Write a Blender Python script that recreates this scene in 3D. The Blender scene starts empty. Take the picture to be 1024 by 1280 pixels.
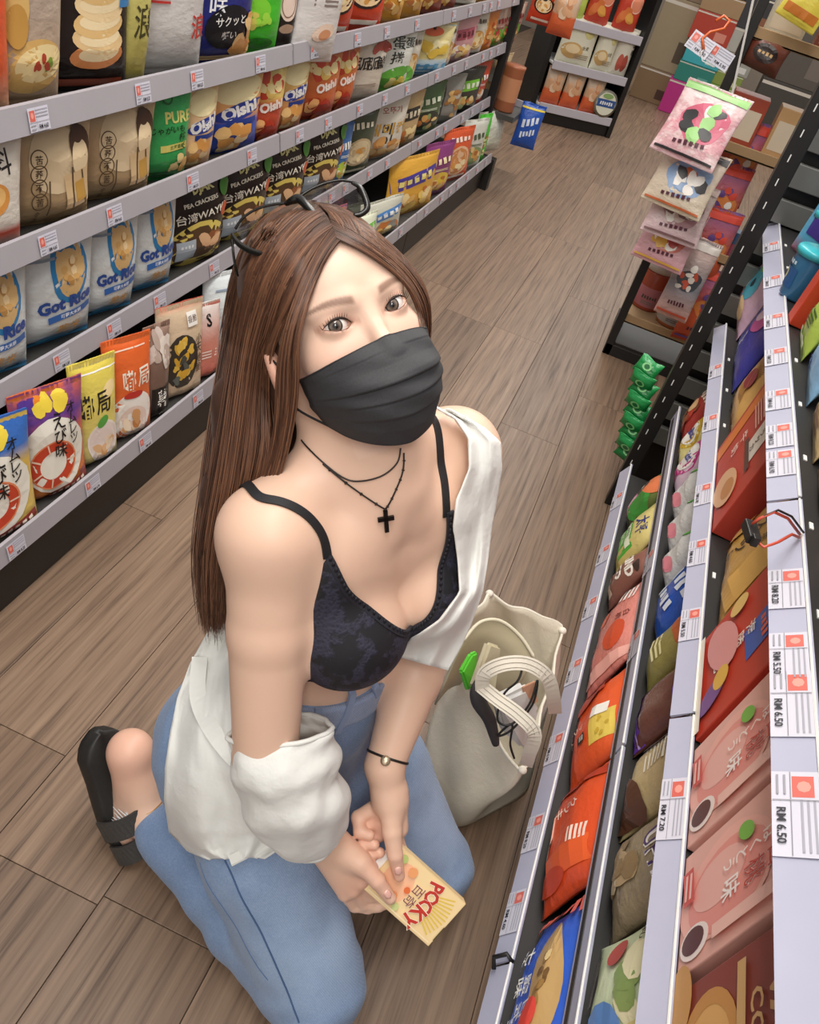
import bpy, bmesh, math, random
import numpy as np
from mathutils import Vector, Matrix, noise as mnoise

# ------------------------------------------------------------------ scene, camera, light
scene = bpy.context.scene
COL = scene.collection
CAM_H = 1.35
YAW, PITCH, ROLL, FPX = -0.142957, 0.6614, 0.317467, 1046.45
_cy, _sy = math.cos(YAW), math.sin(YAW)
_cp, _sp = math.cos(PITCH), math.sin(PITCH)
_cr, _sr = math.cos(ROLL), math.sin(ROLL)
cam_f = np.array([_sy * _cp, _cy * _cp, -_sp])
_r0 = np.array([_cy, -_sy, 0.0])
_u0 = np.cross(_r0, cam_f)
cam_r = _r0 * _cr + _u0 * _sr
cam_u = -_r0 * _sr + _u0 * _cr
CAM = np.array([0.0, 0.0, CAM_H])
cam_data = bpy.data.cameras.new('camera')
cam_data.sensor_fit = 'VERTICAL'
cam_data.sensor_height = 24.0
cam_data.lens = 24.0 * FPX / 1280.0
cam_data.clip_start = 0.02
cam = bpy.data.objects.new('camera', cam_data)
COL.objects.link(cam)
_m = Matrix.Identity(4)
for _i in range(3):
    _m[_i][0], _m[_i][1], _m[_i][2], _m[_i][3] = cam_r[_i], cam_u[_i], -cam_f[_i], CAM[_i]
cam.matrix_world = _m
scene.camera = cam

scene.view_settings.view_transform = 'Standard'
scene.view_settings.look = 'None'
scene.view_settings.gamma = 1.0
scene.view_settings.exposure = 0.0
scene.view_settings.use_curve_mapping = False

world = bpy.data.worlds.new('shop_ambient')
scene.world = world
world.use_nodes = True
world.node_tree.nodes['Background'].inputs[0].default_value = (1.0, 0.97, 0.94, 1)
world.node_tree.nodes['Background'].inputs[1].default_value = 0.82

def area_light(name, loc, sx, sy, power, rot=(0, 0, 0), col=(1, 0.96, 0.9)):
    d = bpy.data.lights.new(name, 'AREA')
    d.shape = 'RECTANGLE'; d.size = sx; d.size_y = sy; d.energy = power; d.color = col
    o = bpy.data.objects.new(name, d); COL.objects.link(o)
    o.location = loc; o.rotation_euler = rot
    return o
area_light('ceiling_strip_light', (-0.32, 0.9, 2.75), 0.5, 2.4, 48)
area_light('ceiling_strip_light', (-0.25, 3.6, 2.75), 0.35, 2.2, 34)
area_light('ceiling_strip_light', (-0.3, 6.6, 2.75), 0.6, 1.6, 30)
area_light('ceiling_strip_light', (0.3, -1.3, 2.75), 0.5, 1.4, 36)
area_light('ceiling_strip_light', (0.6, 9.0, 2.75), 1.5, 1.2, 40)

# ------------------------------------------------------------------ projection helpers (a sight line and a real distance give a place)
def ray(x, y):
    return cam_f + cam_r * ((x - 512.0) / FPX) - cam_u * ((y - 640.0) / FPX)
def dep(x, y, d):
    return CAM + ray(x, y) * d
def on_z(x, y, z):
    d = ray(x, y); return CAM + d * ((z - CAM[2]) / d[2])
def on_x(x, y, X):
    d = ray(x, y); return CAM + d * ((X - CAM[0]) / d[0])
def on_y(x, y, Y):
    d = ray(x, y); return CAM + d * ((Y - CAM[1]) / d[1])
def proj(P):
    v = np.asarray(P, float) - CAM; z = v @ cam_f
    return np.array([512 + FPX * (v @ cam_r) / z, 640 - FPX * (v @ cam_u) / z, z])
def y_on_line(X, z, pix, axis=0, lo=0.2, hi=9.0):
    """the y at which the level line (X, y, z) is seen at image column (axis 0) or row (axis 1) pix"""
    flo = proj((X, lo, z))[axis] - pix
    for _ in range(50):
        mid = 0.5 * (lo + hi); fm = proj((X, mid, z))[axis] - pix
        if (fm > 0) == (flo > 0): lo, flo = mid, fm
        else: hi = mid
    return 0.5 * (lo + hi)

# ------------------------------------------------------------------ object helpers
def lin(c):
    if isinstance(c, str):
        c = c.lstrip('#'); c = tuple(int(c[i:i + 2], 16) / 255 for i in (0, 2, 4))
    return tuple((x / 12.92 if x <= 0.04045 else ((x + 0.055) / 1.055) ** 2.4) for x in c[:3])
def link(name, mesh, mat=None, parent=None, loc=None, rot=None):
    o = bpy.data.objects.new(name, mesh); COL.objects.link(o)
    if mat is not None and mesh is not None:
        if len(mesh.materials) == 0: mesh.materials.append(mat)
    if parent is not None: o.parent = parent
    if loc is not None: o.location = loc
    if rot is not None: o.rotation_euler = rot
    return o
def empty(name, loc=(0, 0, 0), rz=0.0, parent=None):
    o = bpy.data.objects.new(name, None); COL.objects.link(o)
    o.location = loc; o.rotation_euler = (0, 0, rz); o.empty_display_size = 0.05
    if parent is not None: o.parent = parent
    return o
def tag(o, label=None, cat=None, group=None, kind=None):
    if label: o['label'] = label
    if cat: o['category'] = cat
    if group: o['group'] = group
    if kind: o['kind'] = kind
    return o
def pydata(name, verts, faces, smooth=True):
    m = bpy.data.meshes.new(name)
    m.from_pydata([tuple(map(float, v)) for v in verts], [], [tuple(int(i) for i in f) for f in faces])
    if smooth: m.polygons.foreach_set('use_smooth', [True] * len(m.polygons))
    m.update()
    return m
def np_mesh(name, V, Fq, smooth=True):
    """fast mesh from numpy arrays, faces all quads or all triangles"""
    m = bpy.data.meshes.new(name)
    n, k = Fq.shape
    m.vertices.add(len(V)); m.vertices.foreach_set('co', np.ascontiguousarray(V, np.float32).ravel())
    m.loops.add(n * k); m.loops.foreach_set('vertex_index', np.ascontiguousarray(Fq, np.int32).ravel())
    m.polygons.add(n); m.polygons.foreach_set('loop_start', np.arange(0, n * k, k, dtype=np.int32))
    m.polygons.foreach_set('use_smooth', np.full(n, smooth))
    m.update(calc_edges=True); m.validate()
    return m
def box_data(x0, x1, y0, y1, z0, z1):
    v = [(x0, y0, z0), (x1, y0, z0), (x1, y1, z0), (x0, y1, z0), (x0, y0, z1), (x1, y0, z1), (x1, y1, z1), (x0, y1, z1)]
    f = [(0, 3, 2, 1), (4, 5, 6, 7), (0, 1, 5, 4), (1, 2, 6, 5), (2, 3, 7, 6), (3, 0, 4, 7)]
    return v, f
class MB:
    """collects boxes, tubes and lathes into one mesh"""
    def __init__(s): s.v = []; s.f = []
    def add(s, v, f):
        n = len(s.v); s.v += [tuple(map(float, p)) for p in v]; s.f += [tuple(i + n for i in q) for q in f]; return s
    def box(s, x0, x1, y0, y1, z0, z1): return s.add(*box_data(x0, x1, y0, y1, z0, z1))
    def tube(s, pts, rad, n=8, cap=True, flat=1.0):
        pts = [np.asarray(p, float) for p in pts]; k = len(pts)
        rads = rad if hasattr(rad, '__len__') else [rad] * k
        up = None; V = []; F = []
        for i, p in enumerate(pts):
            t = pts[min(i + 1, k - 1)] - pts[max(i - 1, 0)]; t = t / (np.linalg.norm(t) + 1e-12)
            if up is None:
                a = np.array([0, 0, 1.0]) if abs(t[2]) < 0.9 else np.array([1.0, 0, 0])
                up = np.cross(t, a)
            up = up - t * (up @ t); up /= (np.linalg.norm(up) + 1e-12); sd = np.cross(t, up)
            for j in range(n):
                a = 2 * math.pi * j / n
                V.append(p + rads[i] * (up * math.cos(a) + sd * math.sin(a) * flat))
        for i in range(k - 1):
            for j in range(n):
                F.append((i * n + j, i * n + (j + 1) % n, (i + 1) * n + (j + 1) % n, (i + 1) * n + j))
        if cap:
            F.append(tuple(range(n - 1, -1, -1))); F.append(tuple((k - 1) * n + j for j in range(n)))
        return s.add(V, F)
    def lathe(s, prof, n=24, c=(0, 0, 0), cap=True):
        V = []; F = []; k = len(prof)
        for r, z in prof:
            for j in range(n):
                a = 2 * math.pi * j / n; V.append((c[0] + r * math.cos(a), c[1] + r * math.sin(a), c[2] + z))
        for i in range(k - 1):
            for j in range(n):
                F.append((i * n + j, i * n + (j + 1) % n, (i + 1) * n + (j + 1) % n, (i + 1) * n + j))
        if cap:
            F.append(tuple(range(n - 1, -1, -1))); F.append(tuple((k - 1) * n + j for j in range(n)))
        return s.add(V, F)
    def mesh(s, name, smooth=False, bevel=0.0):
        m = pydata(name, s.v, s.f, smooth)
        if bevel:
            bm = bmesh.new(); bm.from_mesh(m)
            bmesh.ops.bevel(bm, geom=bm.edges[:], offset=bevel, segments=2, affect='EDGES', profile=0.5)
            bm.to_mesh(m); bm.free(); m.update()
        return m
    def build(s, name, mat, parent=None, smooth=False, bevel=0.0, loc=None, rot=None):
        return link(name, s.mesh(name, smooth, bevel), mat, parent, loc, rot)
def rbox(name, x0, x1, y0, y1, z0, z1, mat, parent=None, bevel=0.002):
    return MB().box(x0, x1, y0, y1, z0, z1).build(name, mat, parent, bevel=bevel)

# ------------------------------------------------------------------ materials
class NT:
    def __init__(s, name):
        s.m = bpy.data.materials.new(name); s.m.use_nodes = True
        s.t = s.m.node_tree; s.n = s.t.nodes; s.b = s.n['Principled BSDF']
    def node(s, typ, **kw):
        n = s.n.new(typ)
        for k, v in kw.items():
            if k.startswith('i_'):
                key = k[2:]
                n.inputs[int(key) if key.isdigit() else key.replace('_', ' ')].default_value = v
            else: setattr(n, k, v)
        return n
    def link(s, a, b): s.t.links.new(a, b)
    def ramp(s, fac, stops, interp='LINEAR'):
        r = s.n.new('ShaderNodeValToRGB'); r.color_ramp.interpolation = interp
        e = r.color_ramp.elements
        while len(e) > 1: e.remove(e[-1])
        for i, (p, c) in enumerate(stops):
            el = e[0] if i == 0 else e.new(p)
            el.position = p; el.color = (*lin(c), 1) if not isinstance(c, float) else (c, c, c, 1)
        if fac is not None: s.link(fac, r.inputs[0])
        return r.outputs[0]
    def mix(s, fac, a, b, mode='MIX'):
        n = s.n.new('ShaderNodeMix'); n.data_type = 'RGBA'; n.blend_type = mode
        for idx, v in ((0, fac), (6, a), (7, b)):
            if isinstance(v, (int, float)): n.inputs[idx].default_value = v
            elif isinstance(v, (str, tuple)): n.inputs[idx].default_value = (*lin(v), 1)
            else: s.link(v, n.inputs[idx])
        return n.outputs[2]
    def math(s, op, a, b=0.0):
        n = s.n.new('ShaderNodeMath'); n.operation = op
        for i, v in enumerate((a, b)):
            if isinstance(v, (int, float)): n.inputs[i].default_value = v
            else: s.link(v, n.inputs[i])
        return n.outputs[0]
    def coords(s, which='Object', scale=(1, 1, 1), loc=None):
        tc = s.n.new('ShaderNodeTexCoord'); mp = s.n.new('ShaderNodeMapping')
        mp.inputs['Scale'].default_value = scale
        s.link(tc.outputs[which], mp.inputs[0])
        if loc is not None: s.link(loc, mp.inputs['Location'])
        return mp.outputs[0]
    def noise(s, vec, scale, detail=4, rough=0.55, out='Fac'):
        n = s.node('ShaderNodeTexNoise'); n.inputs['Scale'].default_value = scale
        n.inputs['Detail'].default_value = detail; n.inputs['Roughness'].default_value = rough
        if vec is not None: s.link(vec, n.inputs['Vector'])
        return n.outputs[out]
    def bump(s, h, strength, dist=0.002):
        n = s.n.new('ShaderNodeBump'); n.inputs['Strength'].default_value = strength
        n.inputs['Distance'].default_value = dist; s.link(h, n.inputs['Height'])
        s.link(n.outputs[0], s.b.inputs['Normal'])
    def set(s, base=None, rough=None, metal=None, **kw):
        if base is not None:
            if isinstance(base, (str, tuple)): s.b.inputs['Base Color'].default_value = (*lin(base), 1)
            else: s.link(base, s.b.inputs['Base Color'])
        if rough is not None:
            if isinstance(rough, (int, float)): s.b.inputs['Roughness'].default_value = rough
            else: s.link(rough, s.b.inputs['Roughness'])
        if metal is not None: s.b.inputs['Metallic'].default_value = metal
        for k, v in kw.items(): s.b.inputs[k.replace('_', ' ')].default_value = v
        return s.m
_plain = {}
def plain(c, rough=0.5, metal=0.0, var=0.06, **kw):
    key = (c, rough, metal, tuple(sorted(kw.items())))
    if key in _plain: return _plain[key]
    t = NT('paint_' + str(c).strip('#'))
    n = t.noise(t.coords('Object'), 14.0, 3)
    k = t.mix(t.math('MULTIPLY', n, var * 2), c, '#000000')
    t.set(k, rough, metal, **kw)
    _plain[key] = t.m
    return t.m

def make_floor_mat():
    t = NT('grey_brown_wood_plank')
    oi = t.node('ShaderNodeObjectInfo')
    sc = t.node('ShaderNodeVectorMath', operation='SCALE'); sc.inputs['Scale'].default_value = 37.0
    comb = t.node('ShaderNodeCombineXYZ'); t.link(oi.outputs['Random'], comb.inputs[0]); t.link(oi.outputs['Random'], comb.inputs[1])
    t.link(comb.outputs[0], sc.inputs[0])
    v1 = t.coords('Object', (16, 1.5, 4), sc.outputs[0])
    v2 = t.coords('Object', (120, 3.0, 10), sc.outputs[0])
    v3 = t.coords('Object', (5, 1.2, 2), sc.outputs[0])
    big = t.noise(v3, 1.0, 5, 0.6)
    wav = t.node('ShaderNodeTexWave', wave_type='BANDS', bands_direction='X')
    wav.inputs['Scale'].default_value = 0.55; wav.inputs['Distortion'].default_value = 9.0
    wav.inputs['Detail'].default_value = 4.0; wav.inputs['Detail Scale'].default_value = 1.0
    t.link(v1, wav.inputs['Vector'])
    fine = t.noise(v2, 1.0, 4, 0.65)
    base = t.ramp(big, [(0.25, '#695649'), (0.5, '#897260'), (0.75, '#9e8671')])
    c1 = t.mix(0.34, base, t.ramp(wav.outputs[0], [(0.0, '#4c3d34'), (0.35, '#826c5b'), (1.0, '#9c8571')]))
    c2 = t.mix(0.5, c1, t.ramp(fine, [(0.33, '#31261f'), (0.46, '#826c5b'), (0.75, '#ab947f')]))
    tint = t.ramp(oi.outputs['Random'], [(0.0, '#e0dad4'), (1.0, '#fffaf4')])
    c3 = t.mix(1.0, c2, tint, 'MULTIPLY')
    t.set(c3, t.ramp(fine, [(0.2, 0.5), (0.8, 0.34)]))
    t.b.inputs['Specular IOR Level'].default_value = 0.4
    t.bump(fine, 0.25, 0.0006)
    return t.m
M_FLOOR = make_floor_mat()
M_BLACK = plain('#1c1a19', 0.45)
M_DARK = plain('#2b2928', 0.5)
M_DGREY = plain('#4a4846', 0.5)
M_SLAT = plain('#8d8c86', 0.4, 0.3)
M_RAIL = plain('#aaa5ab', 0.32)
M_RAILW = plain('#b4b4c8', 0.3)
M_WHITE = plain('#f1f0ec', 0.5)
M_GROUT = plain('#3a2f28', 0.7)
M_SHELF = plain('#454341', 0.45, 0.2)

# ------------------------------------------------------------------ the room
def build_room():
    fl = rbox('floor', -6, 6, -4, 13, -0.06, -0.004, M_GROUT, None, 0)
    tag(fl, kind='structure')
    pm = {}
    def plank_mesh(L):
        if L not in pm:
            pm[L] = MB().box(0.0006, 0.1964, 0.0006, L - 0.0006, -0.02, 0.0).mesh('plank', False, 0.0008)
            pm[L].materials.append(M_FLOOR)
        return pm[L]
    rnd = random.Random(4)
    # end joints seen beside the shoe fix the first two rows, the other rows are staggered
    for c in range(-8, 10):
        x = c * 0.197 - 0.343
        y = -1.6 + rnd.random() * 1.2
        if c == -2: y = on_z(82, 945, 0)[1] - 1.22 * 2
        if c == -1: y = on_z(122, 1131, 0)[1] - 1.22 * 2
        while y < 11.0:
            o = link('plank', plank_mesh(1.22), None, fl, (x, y, 0)); y += 1.22
    wl = rbox('wall_left', -3.2, -3.1, -4, 13, 0, 3.0, plain('#b9b4ac', 0.8), None, 0); tag(wl, kind='structure')
    wr = rbox('wall_right', 3.3, 3.4, -4, 13, 0, 3.0, plain('#b9b4ac', 0.8), None, 0); tag(wr, kind='structure')
    wb = rbox('wall_back', -3.1, 3.3, 10.6, 10.7, 0, 3.0, plain('#8d8378', 0.8), None, 0); tag(wb, kind='structure')
build_room()
# ------------------------------------------------------------------ printing on packs
_txt = {}
def text2d(s, bold=0.0):
    """outline mesh of a line of lettering, centred, one unit high"""
    key = (s, bold)
    if key in _txt: return _txt[key]
    c = bpy.data.curves.new('lettering_source', 'FONT'); c.body = s; c.size = 1.0; c.resolution_u = 2; c.offset = bold
    o = bpy.data.objects.new('lettering_source', c); COL.objects.link(o)
    bpy.context.view_layer.update()
    m = o.to_mesh()
    V = np.array([(v.co.x, v.co.y) for v in m.vertices]) if len(m.vertices) else np.zeros((0, 2))
    F = [tuple(p.vertices) for p in m.polygons]
    o.to_mesh_clear(); bpy.data.objects.remove(o); bpy.data.curves.remove(c)
    if len(V):
        lo, hi = V.min(0), V.max(0); V = (V - (lo + hi) / 2) / max(hi[1] - lo[1], 1e-6)
    _txt[key] = (V, F)
    return _txt[key]
def make_print_mat():
    t = NT('printed_film')
    a = t.node('ShaderNodeAttribute'); a.attribute_name = 'Col'
    t.set(a.outputs['Color'], 0.38)
    return t.m
M_PRINT = make_print_mat()
class Print:
    """flat print conformed to a surface: surf(x, z, off) -> point; x and z in metres on the front"""
    def __init__(s, surf, w, h):
        s.surf, s.w, s.h = surf, w, h; s.v = []; s.f = []; s.c = []; s.k = 0
    def _put(s, P, F, col):
        s.k += 1; off = 0.0006 + 0.00022 * s.k; n = len(s.v); c = lin(col)
        for x, z in P:
            s.v.append(s.surf(x, z, off)); s.c.append((*c, 1.0))
        s.f += [tuple(i + n for i in q) for q in F]
    def pt(s, u, v): return (u * s.w / 2, v * s.h)
    def R(s, u, v, w, h, col, rot=0.0, n=6):
        cx, cz = s.pt(u, v); W, H = w * s.w, h * s.h; P = []; F = []
        ca, sa = math.cos(rot), math.sin(rot)
        for j in range(n + 1):
            for i in range(n + 1):
                a, b = (i / n - .5) * W, (j / n - .5) * H
                P.append((cx + a * ca - b * sa, cz + a * sa + b * ca))
        for j in range(n):
            for i in range(n):
                q = j * (n + 1) + i; F.append((q, q + 1, q + n + 2, q + n + 1))
        s._put(P, F, col); return s
    def E(s, u, v, rx, ry, col, rot=0.0, n=20, rings=3, wob=0.0, a0=0.0):
        cx, cz = s.pt(u, v); RX, RY = rx * s.w, ry * s.w; P = [(cx, cz)]; F = []
        ca, sa = math.cos(rot), math.sin(rot)
        for r in range(1, rings + 1):
            for i in range(n):
                t = 2 * math.pi * i / n; k = r / rings * (1 + wob * math.sin(3 * t + a0) + wob * .6 * math.sin(5 * t + 2 * a0))
                a, b = RX * k * math.cos(t), RY * k * math.sin(t)
                P.append((cx + a * ca - b * sa, cz + a * sa + b * ca))
        for i in range(n): F.append((0, 1 + i, 1 + (i + 1) % n))
        for r in range(rings - 1):
            for i in range(n):
                a = 1 + r * n + i; b = 1 + r * n + (i + 1) % n
                F.append((a, a + n, b + n, b))
        s._put(P, F, col); return s
    def ring(s, u, v, rx, ry, t, col, rot=0.0, n=28):
        cx, cz = s.pt(u, v); P = []; F = []; ca, sa = math.cos(rot), math.sin(rot)
        for k in (1.0, 1.0 - t):
            for i in range(n):
                th = 2 * math.pi * i / n; a, b = rx * s.w * k * math.cos(th), ry * s.w * k * math.sin(th)
                P.append((cx + a * ca - b * sa, cz + a * sa + b * ca))
        for i in range(n): F.append((i, (i + 1) % n, n + (i + 1) % n, n + i))
        s._put(P, F, col); return s
    def T(s, txt, u, v, hh, col, rot=0.0, bold=0.03, maxw=None, sx=1.0):
        V, F = text2d(txt, bold if txt.isascii() else min(bold, 0.012))
        if len(V) == 0: return s
        cx, cz = s.pt(u, v); k = hh * s.h; W = (V[:, 0].max() - V[:, 0].min()) * k * sx
        if maxw and W > maxw * s.w: k *= maxw * s.w / W
        ca, sa = math.cos(rot), math.sin(rot)
        s._put([(cx + (a * sx * ca - b * sa) * k, cz + (a * sx * sa + b * ca) * k) for a, b in V], F, col); return s
    def V(s, txt, u, v, hh, col, gap=1.25, bold=0.03):
        """vertical line of characters, top one at v"""
        for i, ch in enumerate(txt): s.T(ch, u, v - i * hh * gap, hh, col, 0, bold)
        return s
    def B(s, u, v, hh, col, rot=0.0, maxw=.7, n=5):
        """row of dashes where the lettering is too small or blurred to read"""
        ca, sa = math.cos(rot), math.sin(rot); W = maxw * s.w
        for i in range(n):
            a = (i + .5) / n * W - W / 2; hi = hh * (1.0, .75, .85, .7, .95)[(i + s.k) % 5]
            s.R(u + a * ca * 2 / s.w, v + a * sa / s.h, W / n * .62 / s.w, hi, col, rot + .12 * ((i % 3) - 1), n=2)
        return s
    def lines(s, u, v, w, n, hh, col, gap=2.0, rnd=None):
        for i in range(n):
            ww = w * ((rnd.uniform(.6, 1)) if rnd else 1)
            s.R(u - (w - ww), v - i * hh * gap, ww, hh, col, n=2)
        return s
    def food(s, u, v, rx, ry, n, cols, size, seed=0, wob=0.08):
        rnd = random.Random(seed)
        for i in range(n):
            a = rnd.random() * 6.28; q = math.sqrt(rnd.random())
            s.E(u + 2 * rx * q * math.cos(a), v + ry * q * math.sin(a), size * rnd.uniform(.7, 1.2), size * rnd.uniform(.5, .9), rnd.choice(cols), rnd.random() * 3, n=10, rings=2, wob=wob, a0=i)
        return s
    def mesh(s, name='print'):
        m = pydata(name, s.v, s.f, False)
        a = m.color_attributes.new('Col', 'FLOAT_COLOR', 'POINT')
        a.data.foreach_set('color', np.array(s.c, np.float32).ravel())
        m.materials.append(M_PRINT)
        return m

# ------------------------------------------------------------------ pack bodies
def film_mat(name, stops, spots=None, rough=0.3, metal=0.0, spot_amt=0.5, wrinkle=0.5, alpha=None):
    """glossy wrapper film: colours in bands up the pack, optional printed mottling"""
    t = NT(name)
    tc = t.node('ShaderNodeTexCoord'); sep = t.node('ShaderNodeSeparateXYZ'); t.link(tc.outputs['Generated'], sep.inputs[0])
    c = t.ramp(sep.outputs[2], stops)
    if spots:
        n = t.noise(t.coords('Object', (1, 0.2, 1)), 22.0, 3, 0.6)
        k = t.ramp(n, [(0.47, 0.0), (0.56, 1.0)])
        kk = t.math('MULTIPLY', k, spot_amt)
        c = t.mix(kk, c, spots)
    t.set(c, rough, metal)
    w = t.noise(t.coords('Object', (1, 1, 1.6)), 26.0, 4, 0.55)
    t.bump(w, wrinkle, 0.006)
    if alpha is not None:
        t.b.inputs['Alpha'].default_value = alpha
    return t.m
def bag_surface(w, h, d, seed=0, pouch=False, seal=0.045):
    rnd = random.Random(seed); ph = [rnd.random() * 6.28 for _ in range(8)]
    def half(v): return w / 2 * (1 - 0.055 * math.sin(math.pi * min(max(v, 0), 1)) ** 1.2)
    def thick(u, v):
        u = max(-1, min(1, u)); v = max(0.0, min(1.0, v))
        top = min(1, max(0, (1 - seal - v) / 0.30)) ** 0.62
        bot = min(1, max(0, (v - (0.0 if pouch else seal * .7)) / (0.10 if pouch else 0.22))) ** 0.55
        side = (1 - abs(u) ** 2.6) ** 0.62
        t = d / 2 * top * bot * side
        edge = max(0, abs(v - 0.5) * 2 - 0.45)
        t += side * edge * top * bot * 0.006 * math.sin(9 * u + ph[0] + 3 * math.sin(6 * v + ph[1]))
        t += 0.0022 * side * bot * math.sin(5 * u + 8 * v + ph[2]) * math.sin(7 * v - 3 * u + ph[3])
        return max(t, 0.0) + 0.0007
    def surf(x, z, off):
        v = z / h; hw = half(v); u = x / hw
        zz = z + 0.003 * math.sin(4 * u + ph[4]) * max(0, 1 - (1 - v) * 12) if v > 0.9 else z
        return (x, -thick(u, v) - off, zz)
    return half, thick, surf
def bag_mesh(name, w, h, d, seed=0, pouch=False, seal=0.045, nu=14, nv=18):
    half, thick, surf = bag_surface(w, h, d, seed, pouch, seal)
    V = []; F = []
    us = [math.sin(math.pi / 2 * (2 * i / nu - 1)) for i in range(nu + 1)]
    vs = [0, seal * .7] + [seal * .7 + (1 - 1.7 * seal) * (0.5 - 0.5 * math.cos(math.pi * j / (nv - 3))) for j in range(1, nv - 3)] + [1 - seal, 1.0]
    nv = len(vs) - 1
    for j, v in enumerate(vs):
        for i, u in enumerate(us):
            x = u * half(v); p = surf(x, v * h, 0); V.append(p)
    nb = len(V)
    for j, v in enumerate(vs):
        for i, u in enumerate(us):
            p = V[j * (nu + 1) + i]; V.append((p[0], thick(u, v) * (0.55 if pouch else 1), p[2]))
    W = nu + 1
    for j in range(nv):
        for i in range(nu):
            a = j * W + i
            F.append((a, a + 1, a + W + 1, a + W)); F.append((nb + a, nb + a + W, nb + a + W + 1, nb + a + 1))
        for i in (0, nu):
            a = j * W + i; q = (a, a + W, nb + a + W, nb + a)
            F.append(q if i == 0 else q[::-1])
    for j in (0, nv):
        for i in range(nu):
            a = j * W + i; q = (a, nb + a, nb + a + 1, a + 1)
            F.append(q if j == 0 else q[::-1])
    m = pydata(name, V, F, True)
    return m, surf
def box_mesh(name, w, h, d, bevel=0.0015):
    m = MB().box(-w / 2, w / 2, -d / 2, d / 2, 0, h).mesh(name, False, bevel)
    return m, (lambda x, z, off: (x, -d / 2 - off, z))

class Kind:
    """one sort of pack: a body mesh and its print, shared by every copy"""
    def __init__(s, name, cat, desc, body, mats, prints):
        s.name, s.cat, s.desc = name, cat, desc
        s.body = body
        for m in mats: s.body.materials.append(m)
        s.prints = prints
    def place(s, loc, rz, label, group=None, tilt=0.0, roll=0.0, sc=(1, 1, 1)):
        o = link(s.name, s.body); o.location = loc
        o.rotation_euler = (tilt, roll, rz); o.scale = sc
        tag(o, label, s.cat, group)
        for nm, me in s.prints: link(nm, me, None, o)
        return o
KINDS = {}
def bag_kind(key, desc, w, h, d, stops, draw=None, spots=None, seed=0, pouch=False, rough=0.3, metal=0.0, name='snack_bag', cat='snack bag', spot_amt=0.5, wrinkle=0.5, seal=0.045):
    m, surf = bag_mesh(name, w, h, d, seed, pouch, seal)
    if isinstance(stops, str): stops = [(0.0, stops)]
    mat = film_mat('film_' + key, stops, spots, rough, metal, spot_amt, wrinkle)
    pr = []
    if draw:
        p = Print(surf, w, h); draw(p); pr.append(('print', p.mesh()))
    # crimped seal along the top edge, a thin corrugated strip
    V = []; F = []; n = 30; z0, z1 = h * (1 - seal * 1.15), h * 1.004
    for i in range(n + 1):
        x = w / 2 * (2 * i / n - 1) * .985; c = .0007 * (1 if i % 2 else -1)
        V += [(x, -.0016 + c, z0), (x, -.0016 + c, z1), (x, .0016 + c, z1), (x, .0016 + c, z0)]
    for i in range(n):
        a = i * 4; F += [(a, a + 4, a + 5, a + 1), (a + 1, a + 5, a + 6, a + 2), (a + 2, a + 6, a + 7, a + 3)]
    sm = pydata('top_seal', V, F, False); sm.materials.append(mat); pr.append(('top_seal', sm))
    KINDS[key] = Kind(name, cat, desc, m, [mat], pr)
    KINDS[key].size = (w, h, d)
    return KINDS[key]
def box_kind(key, desc, w, h, d, col, draw=None, name='snack_box', cat='snack box', top=None, rough=0.42, side=None):
    m, surf = box_mesh(name, w, h, d)
    pr = []
    if draw:
        p = Print(surf, w, h); draw(p); pr.append(('print', p.mesh()))
    if top:
        p = Print(lambda x, z, off: (x, z - d / 2, h + off), w, d); top(p); pr.append(('top_print', p.mesh()))
    if side:
        p = Print(lambda x, z, off: (w / 2 + off, x, z), d, h); side(p); pr.append(('side_print', p.mesh()))
    KINDS[key] = Kind(name, cat, desc, m, [plain(col, rough)], pr)
    KINDS[key].size = (w, h, d)
    return KINDS[key]
def gen_kind(key, desc, w, h, d, base, acc, acc2, txt, tcol='#ffffff', seed=0, style=0, pouch=False, spots=None):
    rnd = random.Random(seed * 7 + 1)
    def draw(p):
        if style == 0:      # food picture below, title above
            p.E(0.05, 0.3, 0.36, 0.3, acc, n=18, wob=0.05)
            p.food(0.05, 0.3, 0.26, 0.16, 9, [acc2, '#d9a55a', '#b9702f', '#f0cf8d'], 0.11, seed)
            p.B(0.0, 0.68, 0.12, tcol, 0.12, .66, 4)
            p.lines(0.0, 0.53, 0.5, 2, 0.012, tcol)
        elif style == 1:    # diagonal title band
            p.R(0, 0.62, 0.92, 0.22, acc, 0.14)
            p.B(0.0, 0.62, 0.12, tcol, 0.14, .7, 5)
            p.food(0, 0.27, 0.3, 0.16, 12, [acc2, '#e0b060', '#c87838', '#f4dca0'], 0.12, seed)
        elif style == 2:    # vertical title
            p.R(-0.5, 0.5, 0.26, 0.72, acc)
            [p.R(-0.5, 0.76 - i * .16, .16, .10, tcol, .1, n=2) for i in range(4)]
            p.food(0.35, 0.42, 0.2, 0.26, 11, [acc2, '#e2b873', '#a8743c'], 0.12, seed)
        else:               # circle window
            p.E(0, 0.4, 0.38, 0.38, acc); p.E(0, 0.4, 0.32, 0.32, acc2)
            p.food(0, 0.4, 0.2, 0.15, 8, ['#f0d9a8', '#d89a4a', acc], 0.09, seed)
            p.B(0.0, 0.8, 0.10, tcol, 0, .66, 5); p.R(0, 0.1, 0.7, 0.05, tcol)
    return bag_kind(key, desc, w, h, d, base, draw, spots, seed, pouch)

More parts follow.
